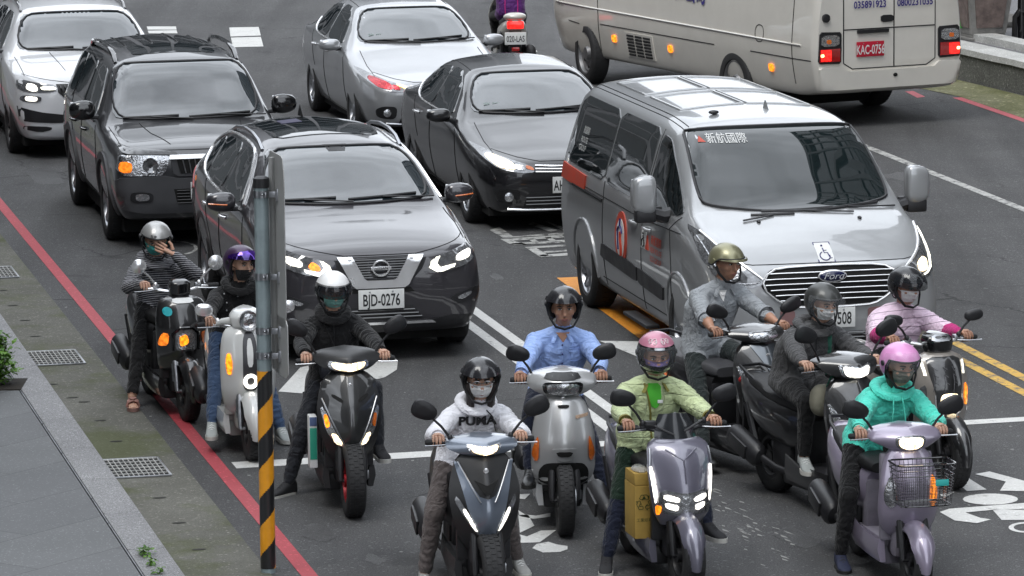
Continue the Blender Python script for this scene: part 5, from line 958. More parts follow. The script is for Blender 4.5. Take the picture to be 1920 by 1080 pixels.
# --- black scooter with grey seat (grey shirt)
t, sk, ck = scooter('grey_shirt', 'black scooter with grey seat and orange tail stripe beside the van front', (1452, 900), R(27), P_SBK, SP_APRON, p=1.35, Rr=.245, gz=1.02, mirror=dict(at=(.30, 1.19), size=(.088, .05), roll=.35), cowl=[(.955, .06, .17, .03), (.975, .14, .115, .07), (1.01, .22, .10, .14), (1.04, .225, .12, .15), (1.06, .16, .18, .08), (1.075, .05, .245, .02)], cowl_p=1.4, cowl_m=P_SBK, seat_m=M_SEATG, fork_m=M_PLA)
P_DBL = paint('paint_steel_blue', (.1, .115, .13), .7, .3)
sk.patch('fascia_panel', 'front', [(-.1, .95), (0, .74), (.1, .95)], P_DBL, t, off=.012, rnd=0, step=.03); emblem(sk, t, 0, .88)
for s in (-1, 1):
    h = sk.patch('headlight', 'front', mir([(.21, .80), (.19, .81), (.11, .62), (.07, .54), (.12, .56), (.18, .64)], s), M_REFL, t, off=.014, rnd=1, step=.02); sk.patch('turn_signal', 'front', mir([(.14, .61), (.16, .68), (.18, .68), (.165, .62)], s), M_REDOFF, h, off=.02, rnd=1, step=.02)
head(ck, t, [(-.11, 1.05), (-.12, 1.0), (-.04, .965), (.04, .965), (.12, 1.0), (.11, 1.05)], M_REFL, M_LENS)
ls_ = MB(); ls_.tube([(-.172, .9, .50), (-.193, 1.2, .58), (-.16, 1.5, .70)], .016, 6, flat=.5); ls_.build('tail_stripe', mat('orange_stripe', (.55, .12, .02), .4), t)
# --- black scooter with big muffler (grey raincoat)
t, sk, ck = scooter('raincoat', 'black scooter with big side muffler and lit headlamp, between grey-shirt and teal riders', (1625, 982), R(25), P_SBK, SP_APRON, p=1.35, Rr=.245, gz=1.03, mirror=dict(at=(.31, 1.27), size=(.085, .06), roll=.3), cowl=SP_COWL, cowl_p=1.4, cowl_m=P_SBK, fork_m=M_PLA)
for s in (-1, 1): h = sk.patch('headlight', 'front', mir([(.21, .80), (.19, .81), (.11, .62), (.07, .54), (.12, .56), (.18, .64)], s), M_REFL, t, off=.014, rnd=1, step=.02); sk.patch('turn_signal', 'front', mir([(.14, .61), (.16, .68), (.18, .68), (.165, .62)], s), M_AMB if s < 0 else M_AMBOFF, h, off=.02, rnd=1, step=.02)
head(ck, t, [(-.13, 1.075), (-.11, .99), (-.03, .965), (.03, .965), (.11, .99), (.13, 1.075), (0, 1.05)], M_LAMP, M_REFL)
bg = MB(); bg.ell((-.14, .36, .80), (.09, .07, .11), p=.8); bo = bg.build('hanging_pouch', mat('khaki_cloth', (.22, .21, .16), .85, var=.2, bump=.4, bscale=120), t); MB().tube([(-.14, .3, .9), (-.12, .28, .97), (-.05, .28, .98)], .008, 6).build('pouch_cord', mat('green_cord', (.02, .12, .08), .7), bo)
# --- mauve scooter with wire basket (teal hoodie)
P_LIL = paint('paint_lilac', (.33, .29, .38), .35, .34)
AT = [(.33, .12, .15, .07), (.40, .17, .07, .12), (.52, .195, .02, .14), (.66, .19, .01, .13), (.78, .165, .06, .10), (.88, .12, .12, .06), (.92, .06, .15, .03)]
t, sk, ck = scooter('teal', 'lilac scooter with black wire basket and warm headlamp, nearest on the right', (1717, 1112), R(12), P_LIL, AT, p=2.0, Rr=.215, tw=.1, gz=.955, mirror=dict(at=(.31, 1.13), size=(.088, .058), roll=.3), cowl=[(.87, .07, .15, .03), (.905, .15, .10, .08), (.95, .235, .09, .14), (.99, .22, .12, .13), (1.02, .14, .18, .07), (1.03, .05, .23, .02)], cowl_p=1.7, inner_m=mat('lilac_plastic', (.2, .185, .22), .5, var=.2), fork_m=M_PLA, rear=(1.2,))
head(ck, t, [(-.10, .975), (-.095, .915), (-.04, .885), (.04, .885), (.095, .915), (.10, .975), (0, .985)], M_WARM, M_LENS)
for s in (-1, 1): sk.patch('turn_signal', 'front', mir([(.14, .53), (.11, .56), (.115, .70), (.14, .74), (.175, .64), (.17, .56)], s), M_AMB if s > 0 else M_REFL, t, off=.008, rnd=1)
wb = MB(); bx, y0, y1, zb, zt = .19, -.25, -.01, .60, .86
def bp(u, v, z): k = .84+.16*(z-zb)/(zt-zb); return (bx*u*k, (y0+y1)/2+(y1-y0)/2*v*k, z)
def loop(z, r): wb.tube([bp(a, b, z) for a, b in ((-1, -.7), (-.8, -1), (.8, -1), (1, -.7), (1, .8), (.85, 1), (-.85, 1), (-1, .8))], r, 6, True)
loop(zt, .006); loop(zt-.035, .003); loop(zt-.07, .003); loop(zb, .005)
for k in range(9): loop(zb+.02+.018*k, .0016)
for k in range(13):
    u = -1+k/6; wb.tube([bp(u*.9, -1, zt), bp(u*.9, -1, zb), bp(u*.9, 1, zb), bp(u*.9, 1, zt)], .0018, 5)
for k in range(8):
    for s in (-1, 1): wb.tube([bp(s, -.8+k*.22, zt), bp(s, -.8+k*.22, zb)], .0018, 5)
for k in range(6): wb.tube([bp(-1, -.9+k*.36, zb), bp(1, -.9+k*.36, zb)], .003, 5)
bo = wb.build('basket', M_GLO, t); MB().box((.09, y0-.004, .75), (.085, .004, .04), .004).build('basket_tag', mat('turquoise_tag', (.04, .45, .42), .5), bo)
# --- champagne scooter with black nose panel (pink tee)
P_CHP = paint('paint_champagne', (.34, .31, .28), .4, .34)
t, sk, ck = scooter('pink', 'champagne scooter with glossy black nose panel, rightmost, beside the double yellow line', (1782, 915), R(20), P_CHP, AB, p=2.0, Rr=.25, tw=.12, gz=1.0, gx=.345, mirror=dict(at=(.31, 1.165), stem=M_PLA, head=M_PLA, shape='soft', size=(.072, .04), base=.2, roll=.12), bar_m=M_CHR, fender_m=P_SBK, inner_m=M_PLA, fork_m=M_PLA, cowl=[(.915, .06, .17, .02), (.95, .085, .145, .03), (1.01, .10, .14, .04), (1.05, .085, .16, .03), (1.065, .04, .2, .01)], cowl_m=M_GLO, cowl_p=2.2)
sk.patch('black_panel', 'front', [(-.13, .915), (-.125, .80), (-.09, .64), (-.085, .54), (-.04, .51), (.04, .51), (.09, .54), (.095, .64), (.125, .80), (.13, .915)], P_SBK, t, off=.008, rnd=1)
head(sk, t, [(-.08, .535), (-.085, .64), (-.06, .685), (.07, .685), (.095, .64), (.09, .535), (0, .52)], M_WARM, M_LENS)
sk.line('panel_rim', 'front', [(-.10, .66), (-.095, .53), (0, .50), (.105, .53), (.11, .66)], .006, M_CHR, t, off=.012)
for s in (-1, 1):
    sk.patch('running_light', 'front', mir([(.15, .88), (.165, .88), (.155, .79), (.142, .79)], s), M_DRL, t, off=.012, rnd=0, step=.02); sk.patch('turn_signal', 'front', mir([(.185, .70), (.15, .73), (.145, .60), (.165, .56), (.19, .60)], s), M_AMB if s > 0 else M_LENS, t, off=.01, rnd=1)
ck.patch('pod_top', 'front', [(-.08, 1.02), (.08, 1.02), (.06, 1.06), (-.06, 1.06)], M_STL, t, off=.012, rnd=1)
sk.lines('panel_ornament', 'front', [[(-.11+.012*(k % 3)+.07*(k//3), .68+.07*(k % 3)), (-.10+.07*(k//3), .75+.05*(k % 3)), (-.07+.07*(k//3), .73+.05*(k % 3))] for k in range(9)], .0025, mat('faint_ornament', (.12, .12, .13), .3), t, off=.009, step=.02)
# --- far scooter ridden away from the camera
P_CRM = paint('paint_scooter_cream', (.5, .48, .43), .1, .35)
t, sk, ck = scooter('far', 'cream scooter riding away at the top, red tail lamp and white plate seen', None, R(185), P_CRM, SP_APRON, gz=1.0, group='scooters seen riding away', pos=(-.07, 59.0, 0))
MB().box((0, 1.685, .73), (.22, .06, .1), .025).build('tail_light', M_TAIL, t); MB().ell((0, 1.6, .83), (.15, .12, .06)).build('tail_cover', P_CRM, t)
M = Matrix.Translation((0, 1.70, .56)) @ Matrix.Rotation(PI, 4, 'Z'); pl = MB().box((0, 0, 0), (.28, .008, .16), .004, M).build('licence_plate', M_PLATE, t); flat_text('plate_number', '020-LAS', M @ Matrix.Translation((0, -.006, -.01)), .11, M_INK, pl, sx=.62, bold=.01)
MB().box((0, 1.69, .42), (.1, .02, .05), .006).build('rear_reflector', M_REDOFF, t)
# ------------------------------------------------ riders: built in the frame of their scooter
def cloth(name, col, rough=.85, kind=None, **k):
    if name in MATS: return MATS[name]
    m = mat(name, col, rough, var=.16, vscale=5, bump=.35, bscale=260, spec=.25, **k); nt = m.node_tree; N = nt.nodes.new; K = nt.links.new; b = nt.nodes['Principled BSDF']
    b.inputs['Sheen Weight'].default_value = .15
    # wrinkles: stretched noise feeding the bump
    bp = [n for n in nt.nodes if n.type == 'BUMP'][0]; tc = N('ShaderNodeTexCoord'); mp = N('ShaderNodeMapping'); mp.inputs['Rotation'].default_value = (.5, .4, .3); mp.inputs['Scale'].default_value = (10, 24, 13); K(tc.outputs['Object'], mp.inputs[0])
    w = N('ShaderNodeTexNoise'); w.inputs['Scale'].default_value = 1; w.inputs['Detail'].default_value = 3; w.inputs['Distortion'].default_value = 1.4; K(mp.outputs[0], w.inputs['Vector'])
    b2 = N('ShaderNodeBump'); b2.inputs['Strength'].default_value = .8; b2.inputs['Distance'].default_value = .034; K(w.outputs['Fac'], b2.inputs['Height']); K(bp.outputs[0], b2.inputs['Normal']); K(b2.outputs[0], b.inputs['Normal'])
    if kind and kind[0] == 'stripe':
        _, per, duty, c2 = kind; sx = N('ShaderNodeSeparateXYZ'); K(tc.outputs['Object'], sx.inputs[0]); ad = N('ShaderNodeMath'); ad.operation = 'MULTIPLY_ADD'; K(sx.outputs[1], ad.inputs[0]); ad.inputs[1].default_value = .35; K(sx.outputs[2], ad.inputs[2])
        fr = N('ShaderNodeMath'); fr.operation = 'PINGPONG'; K(ad.outputs[0], fr.inputs[0]); fr.inputs[1].default_value = per/2; gt = N('ShaderNodeMath'); gt.operation = 'LESS_THAN'; K(fr.outputs[0], gt.inputs[0]); gt.inputs[1].default_value = per/2*duty
        mx = N('ShaderNodeMixRGB'); K(gt.outputs[0], mx.inputs[0]); mx.inputs[1].default_value = (*col, 1); mx.inputs[2].default_value = (*c2, 1); K(mx.outputs[0], b.inputs['Base Color'])
    if kind and kind[0] == 'quilt':
        mp2 = N('ShaderNodeMapping'); mp2.inputs['Rotation'].default_value = (R(90), R(45), 0); K(tc.outputs['Object'], mp2.inputs[0]); bt = N('ShaderNodeTexBrick'); bt.offset = 0; bt.inputs['Scale'].default_value = 1; bt.inputs['Brick Width'].default_value = .07; bt.inputs['Row Height'].default_value = .07; bt.inputs['Mortar Size'].default_value = .005; bt.inputs['Mortar Smooth'].default_value = 1
        for q in ('Color1', 'Color2'): bt.inputs[q].default_value = (1, 1, 1, 1)
        bt.inputs['Mortar'].default_value = (0, 0, 0, 1); K(mp2.outputs[0], bt.inputs['Vector']); b3 = N('ShaderNodeBump'); b3.inputs['Strength'].default_value = .7; b3.inputs['Distance'].default_value = .012; K(bt.outputs['Color'], b3.inputs['Height']); K(b2.outputs[0], b3.inputs['Normal']); K(b3.outputs[0], b.inputs['Normal'])
    return m
def skin_m(name, c): 
    m = mat(name, c, .5, var=.1, vscale=18, bump=.15, bscale=120); m.node_tree.nodes['Principled BSDF'].inputs['Subsurface Weight'].default_value = .12; m.node_tree.nodes['Principled BSDF'].inputs['Subsurface Radius'].default_value = (.02, .008, .005); return m
def hpaint(name, col, metal=0., rough=.35): return mat(name, col, rough, metal, .5, .45, coat_rough=.18, var=.05)
SK1 = skin_m('skin_light', (.52, .31, .22)); SK2 = skin_m('skin_tan', (.43, .23, .15)); SK3 = skin_m('skin_brown', (.40, .21, .135))
M_HAIR = mat('hair_dark', (.018, .012, .01), .45, var=.3, vscale=40, bump=.5, bscale=150); M_EYE = mat('eye_white', (.55, .53, .5), .2); M_IRIS = mat('eye_dark', (.01, .007, .006), .1); M_LIP = mat('lip', (.3, .12, .1), .5)
M_STRAP = mat('strap_black', (.012, .012, .013), .7, var=.1); M_LINER = mat('helmet_liner', (.012, .012, .012), .95, var=.2)
def capsule(mb, a, b, ra, rb, n=14):
    a, b = Vector(a), Vector(b); t = (b-a); L = t.length
    if L < 1e-6: mb.ell(tuple(a), (ra,)*3); return
    t.normalize(); pts = []; rs = []
    for k in (0, 1, 2, 3): q = PI/2*k/3.; pts.append(a - t*ra*math.cos(q)); rs.append(max(ra*math.sin(q), ra*.08))
    for k in (1, 2): pts.append(a.lerp(b, k/3)); rs.append(ra+(rb-ra)*k/3)
    for k in (3, 2, 1, 0): q = PI/2*k/3.; pts.append(b + t*rb*math.cos(q)); rs.append(max(rb*math.sin(q), rb*.08))
    mb.tube(pts, rs, n)
def ik(a, c, l1, l2, pole):
    a, c = Vector(a), Vector(c); d = c-a; L = min(d.length, (l1+l2)*.998); d.normalize(); x = (l1*l1-l2*l2+L*L)/(2*L); h = math.sqrt(max(l1*l1-x*x, 0)); p = Vector(pole); p = (p - d*p.dot(d)).normalized(); return a + d*x + p*h, a + d*L
def hand_grip(mb, c, sg, wrist, s=.92):
    "closed hand round a bar along x at c; wrist point gives the arm side"
    c = Vector(c); w = Vector(wrist); d = (w-c).normalized()
    up = Vector((0, 0, 1)); back = Vector((0, d.y, d.z)).normalized(); top = Vector((1, 0, 0)).cross(back); top = top if top.z > 0 else -top
    def P(x, b, t): return c + Vector((x*sg*s, 0, 0)) + back*b*s + top*t*s
    pal = [P(.0, .085, .012), P(.0, .055, .024), P(0, .02, .034), P(0, -.002, .033)]
    mb.tube(pal, [.024*s, .03*s, .036*s, .03*s], 12, flat=.62)
    for i, (x, ln, r) in enumerate(((-.033, .95, .0098), (-.011, 1.05, .0105), (.012, 1., .010), (.033, .85, .0088))):
        mb.tube([P(x, .012, .036), P(x, -.018*ln, .034), P(x*1.04, -.036*ln, .016), P(x*1.04, -.036*ln, -.008), P(x*1.02, -.018, -.024), P(x, .0, -.026)], [r*1.05*s, r*1.1*s, r*1.05*s, r*s, r*.95*s, r*.7*s], 8)
    mb.tube([P(-.036, .05, .016), P(-.048, .03, .0), P(-.046, .006, -.02), P(-.036, -.012, -.028)], [.014*s, .0125*s, .011*s, .008*s], 8)
def shoe(parent, ankle, yaw, kind, m, sole, sg, pitch=0.):
    T = Matrix.Translation(Vector(ankle)) @ Matrix.Rotation(yaw, 4, 'Z') @ Matrix.Rotation(pitch, 4, 'X')
    z0 = -.075; secs = [(.075, .022, z0, -.01), (.06, .034, z0, .03), (.02, .038, z0, .045), (-.03, .038, z0, .018), (-.09, .042, z0, -.018), (-.14, .044, z0, -.032), (-.175, .036, z0, -.045), (-.195, .016, z0, -.058)]
    if kind == 'sandal':
        f = MB(); f.tube([(0, .05, -.035), (0, 0, -.03), (0, -.08, -.045), (0, -.15, -.056), (0, -.18, -.06)], [.03, .034, .036, .036, .02], 12, flat=.55, M=T); o = f.build('foot', SK1, parent)
        for k in range(5): MB().ell((-.03+k*.015, -.185+abs(k-1.2)*.006, -.058), (.009, .014, .009), M=T).build('toe', SK1, o)
        b = MB()
        b.tube([(-.045, -.09, -.06), (-.035, -.10, -.02), (0, -.105, -.004), (.035, -.10, -.02), (.045, -.09, -.06)], .012, 8, flat=2.2, M=T)
        for k in range(6): b.ell((.018*math.cos(k), -.105+.018*math.sin(k), .004), (.012, .012, .008), M=T)
        b.build('sandal', m, o); sl = MB()
    else:
        secs = [(-y, w, a, b) for y, w, a, b in secs]; lf = loft([(y, w, a, b) for y, w, a, b in secs], p=.8); lf.v = [tuple(T @ Vector((x, -y, z))) for x, y, z in lf.v]; o = lf.build('shoe', m, parent)
        lc = MB()
        for k in range(4): lc.tube([(-.024, -.035-.022*k, .004-.012*k), (0, -.03-.022*k, .016-.012*k), (.024, -.035-.022*k, .004-.012*k)], .004, 5, M=T)
        lc.build('laces', M_PLATE if kind == 'white' else M_STRAP, o); sl = MB()
    ol = [(.07, .0), (.06, .03), (.02, .04), (-.03, .038), (-.09, .046), (-.14, .049), (-.18, .038), (-.205, .01)]
    pts = [(w, y) for y, w in ol] + [(-w, y) for y, w in ol[::-1]]; pts = chaikin(pts, 1)
    sl.add([(x, y, z0-.012) for x, y in pts] + [(x, y, z0+.016) for x, y in pts], [tuple(range(len(pts)))[::-1], tuple(range(len(pts), 2*len(pts)))] + [(i, (i+1) % len(pts), (i+1) % len(pts)+len(pts), i+len(pts)) for i in range(len(pts))], T); sl.build('sole', sole, o)
def sph(rx, ry, rz, az, el): return (rx*math.cos(R(el))*math.sin(R(az)), -ry*math.cos(R(el))*math.cos(R(az)), rz*math.sin(R(el)))
def sm(a, b, x): t = min(max((x-a)/(b-a), 0), 1); return t*t*(3-2*t)
def shell(elow, r, th=.012, etop=90, n=48, k=12, azr=180):
    P = []; full = azr >= 180
    for i in range(n + (0 if full else 1)):
        az = -azr+2*azr*i/n; e0 = elow(az); e1 = etop(az) if callable(etop) else etop; out = []
        for j in range(k+1): out.append(sph(*r, az, e0+(e1-e0)*j/k))
        inn = [sph(r[0]-th, r[1]-th, r[2]-th, az, e0+(e1-e0)*j/k) for j in range(k, -1, -1)]
        P.append(out+inn)
    return MB().grid(P, cu=full, cv=True, cap=(not full, not full))
def helmet(pn, M, kind, m, visor=None, vis_m=None, r=(.124, .146, .128), strap=True, text=None, trim=None):
    c0 = Matrix.Translation((0, .008, .02))
    def T(mb): mb.v = [tuple(M @ c0 @ Vector(p)) for p in mb.v]; return mb
    if kind == 'half': el = lambda a: 14 - 26*sm(60, 100, abs(a)) - 6*sm(120, 160, abs(a))
    elif kind == 'full': el = lambda a: 26 - 84*sm(62, 84, abs(a))
    else: el = lambda a: 20 - 72*sm(66, 92, abs(a)) + 6*sm(120, 170, abs(a))
    h = T(shell(el, r)).build('helmet', m, pn); inv = None
    lin = T(shell(lambda a: el(a)+2, (r[0]-.011, r[1]-.011, r[2]-.011), .018)); lin.build('helmet_liner', M_LINER, h)
    rim = MB(); rim.tube([sph(r[0], r[1], r[2], -180+i*7.5, el(-180+i*7.5)) for i in range(48)], .006, 6, True); T(rim).build('helmet_trim', trim or M_STRAP, h)
    if kind == 'full':
        cb = T(shell(lambda a: -60+4*abs(a)/100, (r[0]+.002, r[1]+.012, r[2]+.004), .02, etop=lambda a: -27+3*abs(a)/100, n=30, k=6, azr=95)); cb.build('chin_bar', M_GLO, h)
    if kind == 'half':
        T(shell(lambda a: 8+3*(abs(a)/70)**2, (r[0]+.012, r[1]+.035, r[2]), .006, etop=lambda a: 17-6*(abs(a)/70)**2, n=24, k=4, azr=70)).build('helmet_peak', m, h)
    if visor == 'down': T(shell(lambda a: (-14 if vis_m is VIS_SMK else -32)+8*(abs(a)/85)**2, (r[0]+.011, r[1]+.02, r[2]+.012), .003, etop=lambda a: 27, n=30, k=8, azr=84)).build('visor', vis_m, h)
    if visor == 'bubble': T(shell(lambda a: -40+14*(abs(a)/85)**2, (r[0]+.02, r[1]+.04, r[2]+.012), .003, etop=lambda a: 27, n=30, k=8, azr=84)).build('visor', vis_m, h)
    if visor == 'up': T(shell(lambda a: 16+2*(abs(a)/85)**2, (r[0]+.012, r[1]+.022, r[2]+.014), .003, etop=lambda a: 46-20*(abs(a)/85)**2, n=30, k=8, azr=84)).build('visor', vis_m, h)
    if visor == 'lift': T(shell(lambda a: -2+10*(abs(a)/85)**2, (r[0]+.014, r[1]+.035, r[2]+.016), .003, etop=lambda a: 46-14*(abs(a)/85)**2, n=30, k=8, azr=84)).build('visor', vis_m, h)
    for s in (-1, 1):
        pv = MB(); pv.lathe([(.018, -.004), (.018, .006), (.004, .009)], 14, Matrix.Translation(sph(*r, s*88, 4)) @ Matrix.Rotation(s*PI/2, 4, 'Y')); T(pv).build('visor_pivot', M_PLA if kind != 'half' else m, h)
    if strap:
        st = MB(); st.tube([(-.108, -.02, -.03), (-.098, -.045, -.08), (-.06, -.085, -.135), (0, -.105, -.148), (.06, -.085, -.135), (.098, -.045, -.08), (.108, -.02, -.03)], .007, 6, flat=1.6); T(st).build('chin_strap', M_STRAP, h)
    if text:
        V, F = text_mesh(text, .034, 'CENTER', .02); tb = MB()
        tb.add([sph(r[0]+.003, r[1]+.003, r[2]+.003, math.degrees(x/.135)-12, math.degrees(y/.13)+26) for x, y in V], F); T(tb).build('helmet_lettering', M_STRAP, h, smooth=False)
    return h
def mask_part(pn, M, m, low=False):
    P = []
    for j in range(9):
        e = -50+j*(48/8); e = e if not low else e-8; r_ = []
        for i in range(21):
            a = -68+i*6.8; k = .006*math.sin(j*2.4)*(1-abs(a)/80); nb = .017*max(0, 1-abs(a)/34)*(1-abs(j-5)/6)
            r_.append(sph(.083+k*.4+.007*low, .106+k+nb+.007*low, .125+.006*low, a, e))
        P.append(r_)
    g = MB().grid(P); g.grid([[tuple(.96*q for q in p) for p in r_] for r_ in P]); g.v = [tuple(M @ Vector(p)) for p in g.v]; o = g.build('face_mask', m, pn)
    t = MB()
    for s in (-1, 1): t.tube([sph(.083, .106, .125, s*64, -8), sph(.092, .105, .12, s*92, 2)], .0025, 5)
    t.v = [tuple(M @ Vector(p)) for p in t.v]; t.build('ear_loop', m, o)
def person(key, label, head, hyaw=0., hpitch=-8., skin=SK1, top=None, arm=None, fore=None, pants=None, shin=None, ankle=None, feet=(), hands=((-.275, .34, 1.0), (.275, .34, 1.0)), shw=.165, bulk=1., hem=.04, face=True, roll=0., elbow=(1, .2, -.8), lean=0., hand_on=(True, True), pelvis=(0, .99, .815), shoe_=None, knee_out=.35, neck_m=None, group='riders on the scooters', rootobj=None, cuffs=None):
    base = rootobj or SCOOT[key]; t = thing('person', label, 'person', tuple(base.location), base.rotation_euler.z, group)
    H = Vector(head); MH = Matrix.Translation(H) @ Matrix.Rotation(R(hyaw), 4, 'Z') @ Matrix.Rotation(R(-hpitch), 4, 'X') @ Matrix.Rotation(R(roll), 4, 'Y')
    N_ = H + Vector((-H.x*.25, .055, -.165)); Pv = Vector(pelvis); prims = []; mb = MB(); mats = []
    def seg(a, b, ra, rb, m):
        capsule(mb, a, b, ra, rb); prims.append((Vector(a), Vector(b), ra, rb, m))
    def idx(m):
        if m not in mats: mats.append(m)
        return mats.index(m)
    # torso: elliptic rings along the bent spine
    dirv = (N_-Pv); ctr = []
    prof = [(-.13, .115, .10), (-.07, .155, .125), (.05, .168, .132), (.25, .158, .125), (.45, .162, .122), (.65, .172, .124), (.80, .155, .108), (.90, .118, .088), (.97, .085, .066), (1.03, .058, .056)]
    for k, (f, w, d) in enumerate(prof):
        c = Pv + dirv*f + Vector((0, .045*math.sin(PI*min(max(f, 0), 1)), 0)); ctr.append((c, w*bulk*(shw/.165 if f > .4 else 1), d*bulk))
    P = []
    for k, (c, w, d) in enumerate(ctr):
        a = ctr[max(k-1, 0)][0]; b = ctr[min(k+1, len(ctr)-1)][0]; tt = (b-a).normalized(); xx = Vector((1, 0, 0)); yy = tt.cross(xx).normalized()
        P.append([c + xx*w*math.copysign(abs(math.cos(q))**.85, math.cos(q)) + yy*d*math.copysign(abs(math.sin(q))**.85, math.sin(q)) for q in [2*PI*j/20 for j in range(20)]])
    mb.grid(P, cv=True, cap=(True, True)); tor = []
    for k in range(len(ctr)-1): tor.append((ctr[k][0], ctr[k+1][0], ctr[k][1], ctr[k][2], top))
    seg(N_+Vector((0, -.01, -.03)), H+Vector((0, .03, -.06)), .05, .052, neck_m or skin)
    # head: skull, jaw, nose, ears
    def hp(x, y, z): return MH @ Vector((x, y, z))
    def hell(c, r): mb.ell((0, 0, 0), r, MH @ Matrix.Translation(c), 12, 18); prims.append((MH @ Vector(c), MH @ Vector(c), min(r), min(r), skin))
    hell((0, .012, .03), (.074, .092, .088)); hell((0, -.03, -.045), (.058, .058, .068)); hell((0, -.045, -.088), (.034, .03, .026)); hell((0, -.02, -.01), (.070, .068, .075))
    for s in (-1, 1): hell((s*.04, -.055, -.022), (.028, .03, .026)); hell((s*.075, .012, -.01), (.012, .02, .032))
    mb.tube([hp(0, -.082, .02), hp(0, -.1, -.012), hp(0, -.108, -.028), hp(0, -.09, -.042)], [.011, .013, .018, .012], 8); hell((0, -.078, .03), (.045, .02, .014)); hell((0, -.082, -.062), (.026, .016, .012))
    # arms
    wr = []
    for s, hd in zip((-1, 1), hands):
        sh = N_ + Vector((s*shw*.97, .02, -.085)); hd = Vector(hd)
        if hand_on[0 if s < 0 else 1]: d = (sh-hd).normalized(); w = hd + Vector((d.x*.5, d.y, d.z*.5+.12)).normalized()*.088
        else: w = hd
        pole = Vector((s*elbow[0], elbow[1], elbow[2])) if hand_on[0 if s < 0 else 1] else Vector((1.0, -.1, -.9))
        e, w2 = ik(sh, w, .255, .245, pole)
        if (w2-w).length > .003: w2 = w
        A, F_ = arm or top, fore or arm or top
        seg(N_+Vector((s*.06, .01, -.04)), sh, .056*bulk, .064*bulk, top); seg(sh, e, .062*bulk, .052*bulk, A); seg(e, e.lerp(w2, .45), .052*bulk, .047*bulk, A if F_ is skin else F_); seg(e.lerp(w2, .4), w2.lerp(e, .08), (.05 if F_ is not skin else .042)*min(bulk, 1.05), .036 if F_ is not skin else .028, F_)
        seg(w2.lerp(e, .1), w2+(hd-w2)*.15, .026, .026, skin); wr.append((s, hd, w2, e))
    # legs
    for i, (s, ft) in enumerate(zip((-1, 1), feet)):
        hip = Pv + Vector((s*.085, -.01, -.005)); an = Vector(ft[:3])
        kn, a2 = ik(hip, an, .41, .40, Vector((s*knee_out, -1, .35)))
        S = shin or pants; seg(hip, kn, .088*min(bulk, 1.1), .064, pants); seg(kn, kn.lerp(a2, .3), .062, .058, pants if S is skin else S); seg(kn.lerp(a2, .25), a2.lerp(kn, .12), .058, .045, S); seg(a2.lerp(kn, .2), a2, .04 if not ankle else .036, .034, ankle or S)
        if shoe_: shoe(t, a2, ft[3] if len(ft) > 3 else s*.15, shoe_[0], shoe_[1], shoe_[2], s, ft[4] if len(ft) > 4 else 0.)
    mb_o = mb.build('body', top, t); r = mb_o.modifiers.new('r', 'REMESH'); r.mode = 'VOXEL'; r.voxel_size = .0085; r.adaptivity = 0; sm_ = mb_o.modifiers.new('s', 'SMOOTH'); sm_.iterations = 3; sm_.factor = .5
    bpy.context.view_layer.update(); me = bpy.data.meshes.new_from_object(mb_o.evaluated_get(bpy.context.evaluated_depsgraph_get())); bpy.data.objects.remove(mb_o)
    # which garment covers which face: the nearest part of the figure wins
    nv = len(me.vertices); co = np.empty(nv*3, 'f'); me.vertices.foreach_get('co', co); co = co.reshape(-1, 3).astype(float)
    best = np.full(nv, 1e9); lab = np.zeros(nv, int); along = np.full(nv, -1.)
    def upd(d, m, s_=None):
        j = idx(m); k = d < best; best[k] = d[k]; lab[k] = j; along[k] = s_[k] if s_ is not None else -1
    for a, b, ra, rb, m in prims:
        a_, b_ = np.array(a), np.array(b); ab = b_-a_; L2 = ab@ab; tq = np.clip(((co-a_)@ab)/L2, 0, 1) if L2 > 1e-9 else np.zeros(nv)
        upd(np.linalg.norm(co-(a_+tq[:, None]*ab), axis=1)-(ra+(rb-ra)*tq), m, tq*math.sqrt(L2) if L2 > 1e-6 else None)
    for a, b, w, d, m in tor:
        a_, b_ = np.array(a), np.array(b); ab = b_-a_; tq = np.clip(((co-a_)@ab)/(ab@ab), 0, 1); q = co-(a_+tq[:, None]*ab); q[:, 0] *= d/w; upd(np.linalg.norm(q, axis=1)-d-hem*.6*(co[:, 2] < Pv.z+.12), m)
    hl = MH.inverted(); hc = np.array(H); nearh = (np.linalg.norm(co-hc, axis=1) < .125) & (co[:, 2] > H.z-.14) & (lab == idx(top)); lab[nearh & (co[:, 2] > N_.z+.02)] = idx(skin)
    nrm = np.empty(nv*3, 'f'); me.vertices.foreach_get('normal', nrm); nrm = nrm.reshape(-1, 3); sk_i = idx(skin)
    for i in range(nv):
        if lab[i] != sk_i:
            p = co[i]; f1 = noise.noise((p[0]*9+key.__len__()*3, p[1]*7, p[2]*13)); f2 = noise.noise((p[0]*22, p[1]*16, p[2]*30+5))
            f3 = 0.
            if along[i] >= 0: # cloth bunched round a limb
                q = noise.noise((p[0]*6+9, p[1]*6, p[2]*6)); f3 = max(0, .35+q)*math.sin(along[i]*2*PI/.042+5*noise.noise((p[0]*9, p[1]*9, p[2]*9+3)))
            else: # slanting drag lines on the trunk
                q = noise.noise((p[0]*5+2, p[1]*5, p[2]*4)); f3 = max(0, .3+q)*(1-2.2*abs(noise.noise((p[0]*13+p[2]*11, p[1]*8, p[2]*7-p[0]*6))))
            co[i] += nrm[i]*(.005*f1+.003*f2+.0052*f3*(1 if p[2] > .86 else .55)+.003)
    me.vertices.foreach_set('co', co.astype('f').ravel()); me.update()
    V = [tuple(p) for p in co]; F = [tuple(p.vertices) for p in me.polygons]; FI = [int(np.bincount(lab[list(f)]).argmax()) for f in F]; bpy.data.meshes.remove(me)
    ob = MB(); ob.v = V; ob.f = F; ob.mi = FI
    ob.m = idx(skin)
